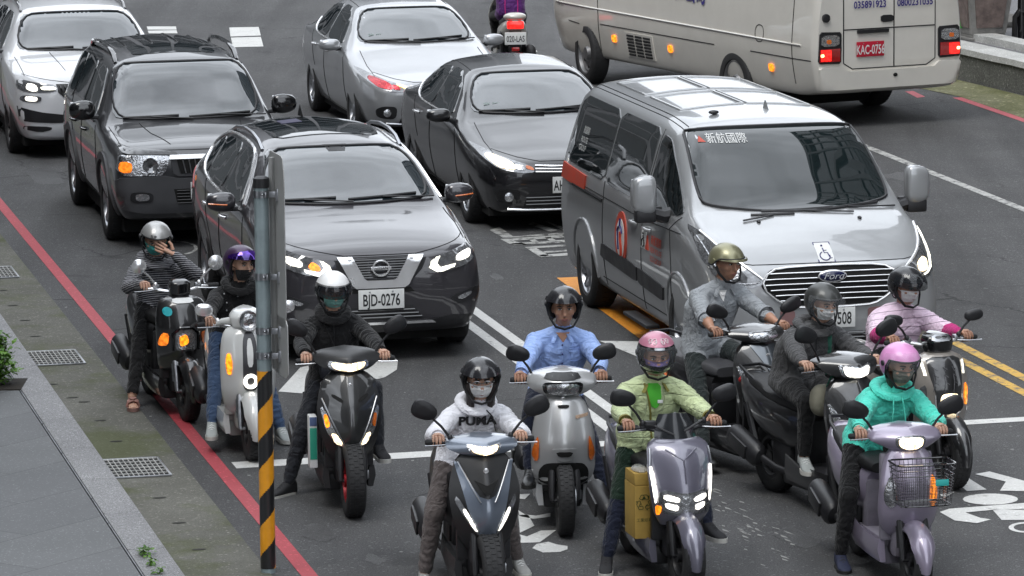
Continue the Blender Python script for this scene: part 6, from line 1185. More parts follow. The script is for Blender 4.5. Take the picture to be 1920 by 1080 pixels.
    for k, (s, hd, w, e) in enumerate(wr):
        if hand_on[k]: hand_grip(ob, hd, s, w)
        else: # open hand laid over the brow
            d = (hd-e).normalized(); tgt = MH @ Vector((0, -.118, .012)); d2 = (tgt-hd).normalized(); xx = Vector((0, -1, 0)).cross(d2).normalized()
            ob.tube([hd, hd+d2*.04, hd+d2*.085], [.027, .038, .036], 12, flat=.5)
            for j, (o_, ln) in enumerate(((-.03, .07), (-.011, .082), (.009, .08), (.028, .066))): ob.tube([hd+d2*.075+xx*o_, hd+d2*(.075+ln*.5)+xx*o_*1.15+Vector((0, -.008, 0)), hd+d2*(.075+ln)+xx*o_*1.25], [.0105, .0098, .0075], 8)
            ob.tube([hd+d2*.02+xx*-.03, hd+d2*.05+xx*-.06, hd+d2*.08+xx*-.072], [.014, .012, .009], 8)
    if face:
        for s in (-1, 1):
            ob.m = idx(M_EYE); ob.ell((0, 0, 0), (.0135, .008, .0065), MH @ Matrix.Translation((s*.032, -.083, .008))); ob.m = idx(M_IRIS); ob.ell((0, 0, 0), (.0062, .004, .0062), MH @ Matrix.Translation((s*.031, -.0895, .008)))
            ob.m = idx(M_HAIR); ob.tube([hp(s*.014, -.093, .025), hp(s*.032, -.093, .031), hp(s*.052, -.08, .026)], [.004, .005, .003], 6); ob.tube([hp(s*.017, -.089, .0135), hp(s*.032, -.0915, .0165), hp(s*.047, -.083, .012)], .0022, 5)
        ob.m = idx(M_LIP); ob.tube([hp(-.024, -.088, -.062), hp(-.008, -.0985, -.059), hp(0, -.0985, -.0605), hp(.008, -.0985, -.059), hp(.024, -.088, -.062)], [.002, .0042, .004, .0042, .002], 6); ob.tube([hp(-.02, -.089, -.067), hp(0, -.0975, -.070), hp(.02, -.089, -.067)], [.002, .005, .002], 6)
    b = ob.build('body', mats, t, angle=70, fix=False)
    if cuffs:
        for k, (s, hd, w, e) in enumerate(wr):
            if (fore or arm or top) is skin: a_ = e.lerp(w, .30); b_ = e.lerp(w, .42); r_ = .058*bulk
            else: a_ = w.lerp(e, .2); b_ = w.lerp(e, .02); r_ = .0415
            mc = MB(); mc.tube([a_, a_.lerp(b_, .1), a_.lerp(b_, .5), a_.lerp(b_, .9), b_, b_.lerp(a_, .1)], [r_*.9, r_*1.03, r_*1.05, r_*1.05, r_, r_*.8], 16, cap=False); mc.build('cuff', cuffs, t)
    return t, MH, N_
def hood(t, N_, m, w=.12):
    mb = MB(); mb.tube([N_+Vector((w*math.cos(q)*1.02, .015-.085*math.sin(q)*(1 if math.sin(q) > 0 else 1.25)-.01, .018-.055*max(math.sin(q), 0)+.02*max(-math.sin(q), 0))) for q in [2*PI*k/22 for k in range(22)]], [.034+.014*max(-math.sin(2*PI*k/22), 0) for k in range(22)], 10, True, flat=.8); return mb.build('hood', m, t)
def collar(t, N_, m, open_=.3):
    mb = MB()
    for s in (-1, 1):
        P = [N_+Vector((s*.062*math.sin(q), .012-.066*math.cos(q)*1., .02-.02*max(math.cos(q), 0))) for q in [open_+(PI-open_)*k/9 for k in range(10)]]; Q = [p + Vector((s*.022*math.sin(q)+(s*.03 if k < 2 else 0), -.02*math.cos(q)-(.018 if k < 2 else 0), -.045-(.028 if k < 2 else 0))) for k, (p, q) in enumerate(zip(P, [open_+(PI-open_)*k/9 for k in range(10)]))]
        mb.grid([P, [a.lerp(b, .5)+Vector((0, -.006, .006)) for a, b in zip(P, Q)], Q, [a.lerp(b, .5)+Vector((0, .004, -.008)) for a, b in zip(P, Q)]], cu=True, cap=(False, False))
    return mb.build('collar', m, t)
def bsk(t): return Skin([c for c in t.children if c.name.startswith('body')][0].data)
VIS_CLR = mat('visor_clear', (.5, .52, .55), .05, alpha=.05, spec=.3); VIS_SMK = mat('visor_smoke', (.02, .022, .026), .05, alpha=.5, spec=.7); VIS_DRK = mat('visor_dark', (.02, .02, .023), .16, spec=.5, coat=.3)
def iridescent():
    m = mat('visor_iridescent', (.05, .02, .25), .05, .85, coat=1); nt = m.node_tree; lw = nt.nodes.new('ShaderNodeLayerWeight'); rp = nt.nodes.new('ShaderNodeValToRGB'); e = rp.color_ramp.elements; e[0].color = (.02, .01, .1, 1); e[1].color = (.75, .5, .2, 1); q = e.new(.45); q.color = (.16, .04, .6, 1); nt.links.new(lw.outputs['Facing'], rp.inputs[0]); nt.links.new(rp.outputs[0], nt.nodes['Principled BSDF'].inputs['Base Color']); return m
H_BLK = mat('helmet_black', (.016, .016, .018), .22, coat=.5, coat_rough=.22, var=.05); C_BLK = cloth('cloth_black', (.012, .012, .013)); C_NAVY = cloth('cloth_navy', (.012, .016, .034)); C_CHAR = cloth('cloth_charcoal', (.022, .024, .03))
MSK_W = cloth('mask_white', (.8, .8, .79)); MSK_G = cloth('mask_green', (.2, .45, .4)); MSK_T = cloth('mask_turquoise', (.04, .33, .31)); MSK_P = cloth('mask_purple', (.22, .16, .36)); MSK_GR = cloth('mask_grey', (.2, .195, .17)); MSK_B = cloth('mask_black', (.014, .014, .015))
S_WH = mat('sole_white', (.55, .54, .5), .7, var=.15); S_BK = mat('sole_black', (.015, .015, .015), .8)
# striped hoodie, hand over the eyes
C = cloth('cloth_striped', (.025, .026, .032), kind=('stripe', .017, .36, (.34, .34, .36)))
t, MH, N = person('striped', 'rider in black and white striped hoodie covering the eyes with one hand, silver helmet', (-.05, .80, 1.285), -12, -16, SK1, C, pants=C_BLK, shin=C_BLK, ankle=SK1, feet=((-.30, .66, .075), (.13, .52, .35)), hands=((-.245, .345, .99), (.055, .655, 1.19)), hand_on=(True, False), shoe_=('sandal', mat('sandal_pink', (.36, .19, .16), .6), mat('sole_rose', (.25, .14, .12), .7)), face=True, roll=5, neck_m=C)
helmet(t, MH, 'open', hpaint('helmet_silver', (.40, .40, .39), .5, .35), text='SUP'); mask_part(t, MH, MSK_T); hood(t, N, C)
# purple helmet, black jacket
t, MH, N = person('white', 'rider in black jacket and jeans under a purple helmet with shiny raised visor', (.05, .82, 1.315), 28, -2, SK1, C_BLK, pants=cloth('cloth_denim', (.05, .085, .16)), feet=((-.26, .40, .075), (.31, .66, .075)), hands=((-.25, .34, .965), (.27, .34, .965)), shoe_=('white', mat('canvas_grey', (.32, .34, .33), .8, var=.1), S_WH), bulk=1.04)
helmet(t, MH, 'open', hpaint('helmet_purple', (.045, .018, .06), .3, .4), 'up', iridescent(), strap=False); mask_part(t, MH, MSK_B, True); hood(t, N, C_BLK, .1)
bt = MB(); s_ = bsk(t)
for u, z in ((-.06, 1.03), (-.06, .97), (.02, 1.08), (-.08, 1.1)):
    q = s_.proj('front', [(u, z)], .004)[0]; bt.ell(tuple(q), (.007, .004, .007))
bt.build('jacket_stud', M_STL, t)
# white helmet, dark jacket
t, MH, N = person('dark', 'rider all in black under a white helmet with dark visor and green mask', (-.02, .82, 1.425), 4, -8, SK1, C_BLK, cuffs=C_BLK, pants=C_CHAR, feet=((-.36, .83, .075, -.9), (.25, .55, .375)), hands=((-.27, .345, 1.035), (.27, .345, 1.035)), shoe_=('black', mat('mesh_black', (.014, .014, .016), .8, var=.1), S_WH), bulk=1.05, shw=.17)
helmet(t, MH, 'open', hpaint('helmet_white', (.8, .8, .79), 0, .35), 'down', VIS_SMK); mask_part(t, MH, MSK_G); hood(t, N, C_BLK, .095)
s_ = bsk(t); s_.line('zip', 'front', [(-.02, 1.2), (-.015, .9)], .005, M_PLA, t, rnd=0); s_.line('jacket_fold', 'front', [(-.09, 1.2), (-.03, 1.08), (.0, .95)], .008, C_BLK, t, off=.002)
bag = MB(); bag.box((.02, .86, .86), (.28, .10, .11), .04); bag.build('waist_bag', mat('navy_nylon', (.012, .014, .022), .7, var=.1, bump=.3), t)
# white hoodie
CW = cloth('cloth_white', (.76, .76, .80))
t, MH, N = person('puma', 'rider in white hoodie with black lettering, black helmet, glasses and shoulder-length hair', (.08, .80, 1.325), -3, -8, SK1, CW, cuffs=CW, pants=cloth('cloth_taupe', (.13, .11, .105)), ankle=SK1, feet=((-.29, .82, .085, -.1), (.36, 1.15, .085)), hands=((-.26, .345, 1.03), (.26, .345, 1.03)), shoe_=('white', mat('canvas_pale', (.3, .3, .29), .85, var=.2), S_WH), bulk=1.08, elbow=(1, .2, -.9))
helmet(t, MH, 'open', H_BLK, 'up', VIS_DRK); mask_part(t, MH, MSK_W); hood(t, N, CW, .1)
hr = MB()
for s in (-1, 1):
    for k in range(7): a = s*(70+k*13); hr.tube([MH @ Vector(sph(.088, .1, .1, a, -5)), MH @ Vector(sph(.098, .112, .12, a, -45)), MH @ Vector(sph(.118+.008*(k % 2), .12, .19, a-s*4, -56)), MH @ Vector(sph(.125, .13, .235, a-s*8, -62))], [.018, .024, .022, .008], 7)
for k in range(6): a = -50+k*20; hr.tube([MH @ Vector(sph(.09, .108, .1, a, 38)), MH @ Vector(sph(.092, .112, .1, a+4, 20))], [.014, .006], 6)
hr.build('hair', M_HAIR, t)
gl = MB()
for s in (-1, 1): gl.tube([MH @ Vector((s*.034+.024*math.cos(q), -.102, .006+.019*math.sin(q))) for q in [2*PI*k/14 for k in range(14)]], .0022, 5, True); gl.tube([MH @ Vector((s*.058, -.1, .012)), MH @ Vector((s*.082, -.03, .012))], .002, 5)
gl.tube([MH @ Vector((-.01, -.104, .01)), MH @ Vector((.01, -.104, .01))], .002, 5); gl.build('glasses', M_STL, t)
s_ = bsk(t); s_.text('shirt_lettering', 'front', 'PUMA', .055, 1.065, .078, M_INK, t, off=.022, sx=1.15, bold=.045)
MB().tube([N+Vector((.05, -.1, -.02)), N+Vector((.085, -.135, -.06)), N+Vector((.10, -.145, -.15))], .004, 6).build('drawstring', C_BLK, t)
# blue shirt
CB = cloth('cloth_blue_shirt', (.34, .48, .85), .7)
t, MH, N = person('silver', 'middle-aged rider in pale blue shirt and black helmet looking at the camera', (.055, .82, 1.405), 0, -4, SK2, CB, pants=C_NAVY, cuffs=CB, feet=((-.21, .40, .36), (.36, .76, .08, .4)), hands=((-.275, .345, 1.0), (.275, .345, 1.0)), shoe_=('black', mat('leather_black', (.012, .012, .012), .3), S_BK), bulk=1.1, shw=.178)
helmet(t, MH, 'open', H_BLK, 'up', VIS_DRK, r=(.124, .146, .13)); collar(t, N, CB)
s_ = bsk(t); s_.patch('open_neck', 'front', [(.0, 1.235), (.095, 1.235), (.047, 1.165)], SK2, t, off=.006, rnd=0, step=.02); s_.line('placket', 'front', [(.045, 1.17), (.04, .95)], .006, CB, t, off=.003, rnd=0); bt = MB()
for k in range(4): q = s_.proj('front', [(.042, 1.15-k*.065)], .008)[0]; bt.ell(tuple(q), (.006, .003, .006))
bt.build('shirt_button', M_NAVY, t); s_.line('pocket', 'front', [(.09, 1.12), (.09, 1.04), (.125, 1.03), (.16, 1.04), (.16, 1.12), (.09, 1.12)], .0025, CB, t, off=.003, rnd=0)
wt = MB(); wt.lathe([(.033, -.014), (.034, .014)], 16, Matrix.Translation((.262, .435, 1.035)) @ Matrix.Rotation(PI/2-.2, 4, 'X'), cap=False); wt.build('wristwatch', M_STRAP, t)
# pale green quilted jacket
CG = cloth('cloth_pale_green', (.55, .63, .36), .7, kind=('quilt',))
t, MH, N = person('green', 'rider in pale green quilted jacket, black helmet with pink crown, purple mask', (.03, .82, 1.375), -6, -10, SK2, CG, cuffs=mat('khaki_trim', (.2, .18, .04), .8), pants=cloth('cloth_bottle_green', (.012, .03, .018)), shin=C_NAVY, feet=((-.34, .70, .085, -.3), (.27, .47, .33, .3)), hands=((-.285, .345, 1.01), (.285, .345, 1.01)), shoe_=('black', mat('mesh_black', (.014, .014, .016), .8), S_WH), bulk=1.16, shw=.175)
HP = hpaint('helmet_pink', (.5, .2, .28), .2, .3); h = helmet(t, MH, 'full', H_BLK, 'down', VIS_CLR, r=(.128, .15, .135)); mask_part(t, MH, MSK_P)
cp = shell(lambda a: 34-6*abs(a)/180, (.131, .153, .138), .003); cp.v = [tuple(MH @ Matrix.Translation((0, .008, .02)) @ Vector(p)) for p in cp.v]; cp.build('pink_crown', HP, h)
for s in (-1, 1):
    sw_ = MB()
    for c0, r0 in ((30, 13), (62, 10), (20, 5)):
        sw_.tube([MH @ Matrix.Translation((0, .008, .02)) @ Vector(sph(.134, .156, .141, s*(c0*.6+r0*(1-k/16)*math.cos(k*.6)), 48+r0*(1-k/16)*math.sin(k*.6))) for k in range(13)], .0026, 5)
    sw_.build('helmet_scroll', mat('scroll_white', (.7, .6, .62), .4), h)
cs = shell(lambda a: 27, (.14, .166, .142), .003, etop=lambda a: 33, n=16, k=2, azr=16); cs.v = [tuple(MH @ Matrix.Translation((0, .008, .02)) @ Vector(p)) for p in cs.v]; cs.build('helmet_emblem', M_STL, h)
s_ = bsk(t); s_.patch('shirt_front', 'front', [(-.045, 1.2), (.055, 1.2), (.06, 1.09), (.03, 1.03), (-.01, 1.05)], mat('neon_green_cloth', (.08, .48, .04), .8, bump=.2), t, off=.006, rnd=1, step=.03)
s_.line('jacket_zip', 'front', [(-.05, 1.2), (-.01, 1.04), (.0, .84)], .007, mat('khaki_trim', (.2, .18, .04), .8), t, off=.004, rnd=1); collar(t, N, mat('khaki_trim', (.2, .18, .04)), .55); q = s_.proj('front', [(.05, 1.08)], .01)[0]; MB().box(tuple(q), (.035, .003, .022), .002).build('name_tag', M_PLATE, t)
# grey shirt, half helmet
CS = cloth('cloth_grey_shirt', (.30, .32, .34), .75)
t, MH, N = person('grey_shirt', 'older rider in grey shirt with rolled sleeves and olive half helmet, before the van', (.10, .84, 1.435), 8, -4, SK3, CS, cuffs=CS, arm=CS, fore=SK3, pants=cloth('cloth_dark_green_grey', (.028, .036, .036)), feet=((-.27, .52, .085, -.1), (.14, .5, .36)), hands=((-.275, .345, 1.02), (.275, .345, 1.02)), shoe_=('black', mat('leather_black', (.012, .012, .012), .3), S_BK), bulk=1.1, shw=.175)
helmet(t, MH, 'half', hpaint('helmet_olive', (.26, .25, .15), .55, .35)); collar(t, N, CS, .5); s_ = bsk(t); s_.patch('undershirt', 'front', [(.02, 1.24), (.09, 1.24), (.06, 1.16)], MSK_W, t, off=.005, rnd=0, step=.02)
bt = MB()
for k in range(4): q = s_.proj('front', [(.06, 1.13-k*.065)], .006)[0]; bt.ell(tuple(q), (.005, .003, .005))
bt.build('shirt_button', M_STL, t); s_.line('placket', 'front', [(.07, 1.18), (.07, .95)], .005, CS, t, off=.003, rnd=0); s_.line('pocket', 'front', [(.11, 1.12), (.11, 1.04), (.18, 1.04), (.18, 1.12), (.11, 1.12)], .0025, CS, t, off=.003, rnd=0)
# grey rain jacket
CR = cloth('cloth_rain_grey', (.06, .06, .062), .6)
t, MH, N = person('raincoat', 'rider in dark grey rain jacket, grey helmet with clear visor and white mask', (.12, .82, 1.375), 6, -10, SK1, CR, pants=C_BLK, shin=C_BLK, ankle=SK1, feet=((-.14, .62, .355, -.3), (.14, .5, .355)), hands=((-.27, .345, 1.03), (.27, .345, 1.03)), shoe_=('white', mat('canvas_grey', (.32, .34, .33)), S_WH), bulk=1.17, shw=.175, knee_out=.15)
helmet(t, MH, 'open', hpaint('helmet_dark_grey', (.05, .052, .05), .4, .45), 'bubble', VIS_CLR); mask_part(t, MH, MSK_W); hood(t, N, CR, .12)
s_ = bsk(t); s_.line('bag_strap', 'front', [(.17, 1.19), (.17, 1.0), (.2, .86)], .017, cloth('strap_green', (.03, .13, .09)), t, off=.004, rnd=0, flat=.35); s_.line('jacket_zip', 'front', [(.06, 1.16), (.06, .86)], .004, M_PLA, t, rnd=0)
# teal hoodie, pink helmet
CT = cloth('cloth_teal', (.09, .66, .52))
t, MH, N = person('teal', 'rider in bright teal hoodie and pink helmet with grey mask', (.14, .80, 1.305), 12, -10, SK1, CT, cuffs=CT, pants=C_BLK, feet=((-.25, .82, .08, -.1), (.14, .48, .36)), hands=((-.265, .34, .955), (.265, .34, .955)), shoe_=('black', mat('cloth_shoe_navy', (.015, .02, .05), .8), S_BK), bulk=1.1)
helmet(t, MH, 'open', hpaint('helmet_rose', (.70, .30, .58), .0, .3), 'lift', VIS_CLR, r=(.13, .15, .132)); mask_part(t, MH, MSK_GR); hood(t, N, CT, .11)
for s in (-1, 1): MB().tube([N+Vector((s*.028, -.11, -.02)), N+Vector((s*.036, -.14, -.1)), N+Vector((s*.046, -.14, -.2))], .004, 6).build('drawstring', CT, t)
hr = MB()
for k in range(5): hr.tube([MH @ Vector(sph(.09, .1, .1, -80-k*14, -20)), MH @ Vector(sph(.1, .11, .14, -84-k*14, -50)), MH @ Vector(sph(.1, .115, .17, -84-k*14, -62))], [.018, .02, .007], 7)
hr.build('hair', mat('hair_brown', (.045, .02, .012), .45, var=.3, bump=.5), t)
# pink striped tee, magenta sleeves
CP = cloth('cloth_pink_striped', (.82, .64, .77), kind=('stripe', .062, .075, (.18, .13, .17)))
t, MH, N = person('pink', 'rider in striped pink tee with magenta arm covers and black helmet, far right', (.04, .82, 1.305), 14, -8, SK2, CP, arm=CP, fore=cloth('cloth_magenta', (.45, .012, .16)), pants=C_BLK, feet=((-.13, .5, .36), (.13, .5, .36)), hands=((-.285, .345, 1.0), (.285, .345, 1.0)), shoe_=('black', mat('mesh_black', (.014, .014, .016)), S_BK), bulk=1.15, shw=.175)
helmet(t, MH, 'open', H_BLK, 'lift', VIS_SMK); mask_part(t, MH, MSK_W)
# far rider from behind
CPU = cloth('cloth_violet', (.10, .02, .16), .6)
t, MH, N = person('far', 'rider in violet jacket with pink piping seen from behind at the top edge', (0, .82, 1.42), 0, -6, SK1, CPU, pants=C_BLK, feet=((-.14, .5, .36), (.14, .5, .36)), hands=((-.275, .345, 1.0), (.275, .345, 1.0)), shoe_=('black', mat('mesh_black', (.014, .014, .016)), S_BK), bulk=1.15, group='riders seen from behind')
helmet(t, MH, 'open', H_BLK); s_ = bsk(t)
for s in (-1, 1): s_.line('jacket_piping', 'rear', [(s*.07, 1.2), (s*.085, .95), (s*.08, .82)], .006, mat('pink_piping', (.6, .02, .22), .6), t, off=.004)
# ------------------------------------------------ street furniture and small things
M_GALV = mat('galvanised_steel', (.27, .33, .345), .45, .35, var=.14, vscale=7, bump=.1, bscale=30); M_SIGNB = mat('sign_back', (.36, .365, .36), .5, .15, var=.1, vscale=5)
M_POLB = mat('stripe_black', (.012, .012, .013), .35, coat=.4, var=.15); M_POLY = mat('stripe_orange', (.72, .3, .012), .35, coat=.4, var=.12, vscale=9)
pb = G(503, 1073); pl = thing('sign_pole', 'grey steel sign pole with black and orange striped lower half at the left kerb', 'pole', pb, 0)
MB().lathe([(.047, 0), (.047, 2.5)], 32).build('pole', M_GALV, pl); MB().lathe([(.052, 2.5), (.052, 2.56), (.03, 2.572)], 28).build('pole_cap', M_PLA, pl)
n, m_, zt = 48, 300, 1.32; mb = MB(); vs_ = [(.0495*math.cos(2*PI*j/n), .0495*math.sin(2*PI*j/n), .03+(zt-.03)*i/m_) for i in range(m_+1) for j in range(n)]
for i in range(m_):
    for j in range(n):
        a = (2*PI*(j+.5)/n + PI/2) % (2*PI); a = a if a < PI else a-2*PI; z = .03+(zt-.03)*(i+.5)/m_   # a = 0 at the street front (-y)
        mb.m = 1 if ((z - .052*a*1.0)/.375 + .55) % 1 < .5 else 0; mb.add([vs_[i*n+j], vs_[i*n+(j+1) % n], vs_[(i+1)*n+(j+1) % n], vs_[(i+1)*n+j]], [(0, 1, 2, 3)])
so = mb.build('striped_sleeve', [M_POLB, M_POLY], pl, fix=False)
dr = Vector((.26, -.965, 0)).normalized(); nr = Vector((dr.y, -dr.x, 0))
def signplate(name, z0, z1, w, off, shear=0.):
    c = Vector((.095, 0, 0)) + dr*off; o = []
    for s, z in ((-w/2, z0), (w/2, z0), (w/2, z1), (-w/2, z1)): o.append((s, z))
    o = chaikin(o, 2, True, .1); mb = MB(); A = [c + dr*s + Vector((0, 0, z)) - nr*.002 for s, z in o]; B = [p + nr*.006 for p in A]; k = len(o)
    mb.add(A+B, [tuple(range(k)), tuple(range(2*k-1, k-1, -1))] + [(i, (i+1) % k, (i+1) % k+k, i+k) for i in range(k)]); s_ = mb.build(name, M_SIGNB, pl, angle=30)
    ch = MB(); q = c - dr*(w*.1); ch.tube([q + nr*.02 + Vector((0, 0, z0+.03)), q + nr*.02 + Vector((0, 0, z1-.03))], .02, 4); ch.build('stiffener', M_SIGNB, s_); return s_
signplate('upper_sign', 1.62, 2.72, .46, .02); signplate('lower_sign', 1.30, 1.68, .5, .03)
for z in (2.46, 1.93, 1.58, 1.42):
    cl = MB(); cl.lathe([(.05, z-.022), (.052, z-.022), (.052, z+.022), (.05, z+.022)], 28, cap=False); cl.box((.03, -.055, z), (.012, .03, .035), .003); cl.box((.075, -.045, z), (.05, .012, .04), .003); cl.box((.105, -.05, z), (.02, .05, .075), .004); cl.ell((.01, -.06, z), (.009, .014, .009)); cl.build('clamp', M_STL, pl)
# drain grates
M_HOLE = mat('drain_dark', (.006, .006, .006), .9)
for i, tc in enumerate((36.47, 31.6, 41.33)):
    c = LN(4.215, tc, .006); t = thing('drain_grate', ['steel drain grate in the gutter, middle one beside the leafy shrub', 'steel drain grate in the gutter nearest the bottom edge', 'steel drain grate in the gutter cut by the left edge of the photo'][i], 'grate', c, LA, 'drain grates in the gutter')
    MB().box((0, 0, -.001), (.40, .66, .003)).build('drain_opening', M_HOLE, t); f = MB()
    for k in range(12): f.box((-.2+.4*k/11, 0, .006), (.005, .66, .012))
    for k in range(7): f.box((0, -.33+.66*k/6, .0062), (.40, .006, .008))
    f.build('bars', mat('grate_steel', (.5, .5, .48), .5, .2, var=.3, vscale=20), t); e = MB()
    for s in (-1, 1): e.box((s*.207, 0, .006), (.014, .69, .014), .002); e.box((0, s*.342, .0061), (.40, .014, .0138), .002)
    e.build('frame', M_STL, t)
# shrub at the left edge and weeds in the joint
M_LEAF = mat('leaf_bright', (.10, .22, .02), .5, var=.35, vscale=30, trans=0.); M_LEAF2 = mat('leaf_dark', (.05, .13, .012), .5, var=.35, vscale=30); M_BARK = mat('bark', (.06, .045, .03), .9, var=.3, bump=.5); M_SOIL = mat('soil', (.02, .016, .012), .95, var=.3, bump=.6)
def leafy(t, n, rx, ry, z0, z1, size, seed):
    rnd = random.Random(seed); a = MB()
    for k in range(n):
        th, u = rnd.uniform(0, 2*PI), rnd.random()**.5; z = rnd.uniform(z0, z1); w = .55+.6*math.sin(PI*min(1, (z-z0)/(z1-z0)+.12)); w *= .8+.25*math.sin(th*3+z*20)
        p = Vector((rx*u*w*math.cos(th), ry*u*w*math.sin(th), z)); s = size*rnd.uniform(.6, 1.25); M = Matrix.Translation(p) @ Matrix.Rotation(rnd.uniform(0, 2*PI), 4, 'Z') @ Matrix.Rotation(rnd.uniform(-.7, .9), 4, 'X')
        a.m = int(rnd.random() < .4); a.add([(0, 0, 0), (s*.35, s*.4, s*.08), (s*.12, s*.85, 0), (0, s, -s*.1), (-s*.12, s*.85, 0), (-s*.35, s*.4, s*.08)], [(0, 1, 2, 3, 4, 5)], M)
    return a.build('foliage', [M_LEAF, M_LEAF2], t, smooth=False, fix=False)
c = G(-14, 722, .1); t = thing('shrub', 'small bright green leafy shrub in a planting pit at the left edge', 'plant', c); leafy(t, 900, .2, .2, .03, .44, .06, 3); st = MB()
for k in range(5): st.tube([(0, 0, 0), (.05*math.cos(k*1.3), .05*math.sin(k*1.3), .15), (.12*math.cos(k*1.3), .12*math.sin(k*1.3), .32)], [.012, .009, .004], 6)
st.build('stem', M_BARK, t); pit = MB(); pit.box((0, 0, .004), (.5, .5, .01)); pit.build('soil_bed', M_SOIL, t)
for i, (x, y, n_, r_) in enumerate(((272, 1042, 60, .06), (284, 1060, 34, .04), (296, 1077, 26, .035))):
    t = thing('weed', ['largest green weed tuft in the pavement joint near the bottom', 'middle small green weed in the pavement joint', 'lowest small weed in the pavement joint at the bottom edge'][i], 'weed', G(x, y, .1), 0, 'weeds in the pavement joint'); leafy(t, n_, r_, r_*1.6, .0, .05, .035, 11+i)
# stone planter, bollards and rubble on the plaza at the top right
M_STONE = mat('planter_stone', (.2, .195, .185), .8, var=.3, vscale=6, bump=.5, bscale=40); M_PANEL = mat('planter_panel', (.15, .115, .105), .85, var=.45, vscale=8, bump=.5, bscale=30)
c = G(1840, 73, .405); t = thing('planter', 'weathered tapered stone planter with reddish panels on the plaza behind the bus', 'planter', c, R(18)); mb = MB()
for z, h, w in ((.02, .04, .54), (.06, .05, .47), (1.02, .07, .80)): mb.box((0, 0, z), (w, w, h), .012)
P = [[(sx*w/2, sy*w/2, z) for sx, sy in ((-1, -1), (1, -1), (1, 1), (-1, 1))] for z, w in ((.085, .48), (.985, .70))]; mb.grid(P, cv=True, cap=(True, True)); mb.build('planter_body', M_STONE, t)
for k in range(4):
    M = Matrix.Rotation(k*PI/2, 4, 'Z'); MB().add([(-.18, -.268, .17), (.18, -.268, .17), (.27, -.355, .9), (-.27, -.355, .9), (-.18, -.24, .17), (.18, -.24, .17), (.27, -.32, .9), (-.27, -.32, .9)], [(0, 1, 2, 3), (0, 4, 5, 1), (1, 5, 6, 2), (2, 6, 7, 3), (3, 7, 4, 0)], M).build('panel', M_PANEL, t)
pb_ = tag(MB().box((0, 0, .0), (.28, .02, .5), .004).build('poster_board', M_PLATE), 'white board with a green lower edge hanging before the stone planter', 'board'); pb_.location = G(1811, 14, .8) + Vector((0, -.2, 0)); MB().box((0, -.012, -.2), (.28, .006, .1), .002).build('green_edge', mat('board_green', (.05, .35, .04), .5), pb_)
for i, (x, y) in enumerate(((1915, 74),)):
    t = thing('bollard', 'black bollard with twin foot hoops at the top right corner', 'bollard', G(x, y, .405), 0); b_ = MB(); b_.lathe([(.06, 0), (.055, .05), (.05, 1.0), (.065, 1.03), (.05, 1.1), (.01, 1.13)], 20); b_.build('post', M_GLO, t)
    h = MB()
    for s in (-1, 1): h.tube([(s*.03, -.06, .38), (s*.09, -.06, .3), (s*.1, -.06, .0)], .035, 8)
    h.build('hoop', M_GLO, t)
rnd = random.Random(5)
for i, (x, y, s) in enumerate(((1862, 33, .22), (1872, 50, .3), (1892, 47, .16))):
    mb = MB(); mb.ell((0, 0, s*.25), (s, s*.6, s*.4), nu=6, nv=9, p=.7); mb.v = [(a+rnd.uniform(-.03, .03), b+rnd.uniform(-.03, .03), c_+rnd.uniform(-.03, .03)) for a, b, c_ in mb.v]
    o = tag(mb.build('rock', M_STONE, None, angle=15), ['upper grey rock beyond the planter', 'largest low grey rock right of the planter', 'smallest grey rock nearest the bollard'][i], 'rock', 'rocks beyond the planter'); o.location = G(x, y, .405)
# carried things
sc = SCOOT['green']; bx = thing('cardboard_box', 'yellowish cardboard box with recycling mark on the footboard of the mauve-grey scooter', 'box', sc.matrix_world @ Vector((0, 0, 0)), sc.rotation_euler.z)
bx.location = Vector(sc.location) + Matrix.Rotation(sc.rotation_euler.z, 3, 'Z') @ Vector((-.195, .42, .30)); M_CARD = mat('cardboard', (.42, .27, .06), .8, var=.12, vscale=12)
MB().box((0, 0, .17), (.12, .26, .34), .006).build('carton', M_CARD, bx); MB().box((0, 0, .38), (.118, .255, .075), .006, taper=(1.0, .9)).build('carton_lid', M_CARD, bx)
M_OLV = mat('print_olive', (.05, .07, .015), .7); flat_text('recycling_mark', '♻', Matrix.Translation((.0, -.1335, .23)), .10, M_OLV, bx); flat_text('carton_lettering', '工業紙箱', Matrix.Translation((0, -.1335, .12)), .026, M_OLV, bx)
MB().ell((0, -.01, .425), (.05, .10, .03), nu=6, nv=9).build('plastic_wrap', mat('plastic_film', (.6, .62, .62), .15, alpha=.5), bx)
sc = SCOOT['dark']; bx = thing('carton', 'tall white and green carton tucked behind the shield of the matt black scooter', 'carton', Vector(sc.location) + Matrix.Rotation(sc.rotation_euler.z, 3, 'Z') @ Vector((-.235, .34, .29)), sc.rotation_euler.z)
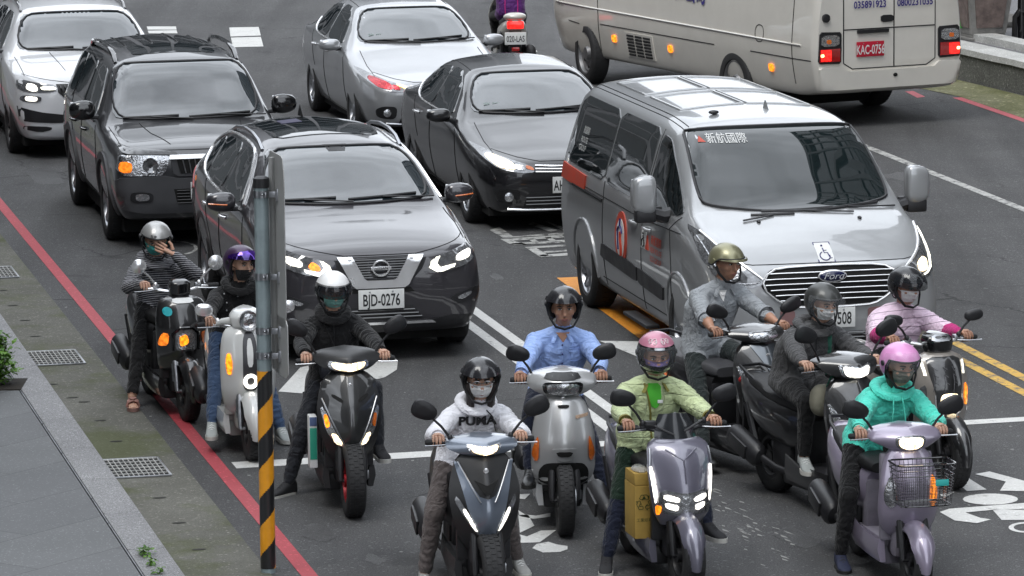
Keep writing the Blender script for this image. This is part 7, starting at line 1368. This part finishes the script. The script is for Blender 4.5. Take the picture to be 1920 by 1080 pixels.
MB().box((0, 0, .18), (.055, .12, .36), .008).build('carton_body', M_PLATE, bx); MB().box((0, -.061, .17), (.048, .004, .22), .001).build('green_label', mat('label_green', (.02, .3, .2), .5), bx); MB().box((0, -.061, .325), (.048, .004, .06), .001).build('blue_label', mat('label_blue', (.1, .15, .3), .5), bx)
# ------------------------------------------------ buildings round the junction (mirrored in paint and glass)
M_FAC = mat('facade_grey', (.16, .16, .165), .8, var=.12, vscale=.3); M_FAC2 = mat('facade_brown', (.06, .052, .047), .8, var=.2, vscale=.4); M_WIN = mat('window_dark', (.012, .016, .018), .08, coat=.5)
def tower(label, x0, y0, w, d, h, rz, fm, nw, nf, deep=.3):
    t = thing('office_building', label, 'building', (x0, y0, 0), rz); mb = MB(); mb.box((0, 0, h/2), (w, d, h)); mb.box((0, 0, h+.3), (w+.8, d+.8, .7)); wn_ = MB()
    for f in range(nf): mb.box((0, 0, (f+1)*h/nf-.25), (w+.5, d+.5, .5))
    for sx, L, dep in ((0, w, d), (1, d, w)):
        for s in (-1, 1):
            M = Matrix.Rotation(sx*PI/2 + (PI if s > 0 else 0), 4, 'Z') @ Matrix.Translation((0, -dep/2, 0))
            for k in range(nw+1): mb.box((-L/2+L*k/nw, -.15, h/2), (.55, .5, h), 0, M)
            wn_.add([(-L/2, -.03, .5), (L/2, -.03, .5), (L/2, -.03, h-.5), (-L/2, -.03, h-.5)], [(0, 1, 2, 3)], M)
    mb.build('facade', fm, t); tag(wn_.build('window_band', M_WIN, t)); return t
p = LN(-11, 52); tower('brown office block along the left pavement, outside the photo, mirrored in the car doors', p.x, p.y, 12, 50, 24, LA, M_FAC2, 9, 7)
p = LN(-10, 2); tower('grey office block beside the camera on the left, mirrored in dark bodywork', p.x, p.y, 12, 30, 26, LA, M_FAC, 8, 7)
p = LN(35, 46); tower('tall grey office block right of the street, outside the photo, mirrored in the van windscreen', p.x, p.y, 16, 34, 46, LA, M_FAC, 9, 11)
p = LN(34, 4); tower('grey office block beside the camera on the right, outside the photo', p.x, p.y, 14, 34, 30, LA, M_FAC2, 9, 8)
p = LN(2, 150); tower('dark grey office block added out of view at the far street end, for dark reflections in car roofs', p.x, p.y, 60, 20, 36, LA, M_FAC, 16, 7)  # unseen block, added and sized so the car roofs mirror something dark
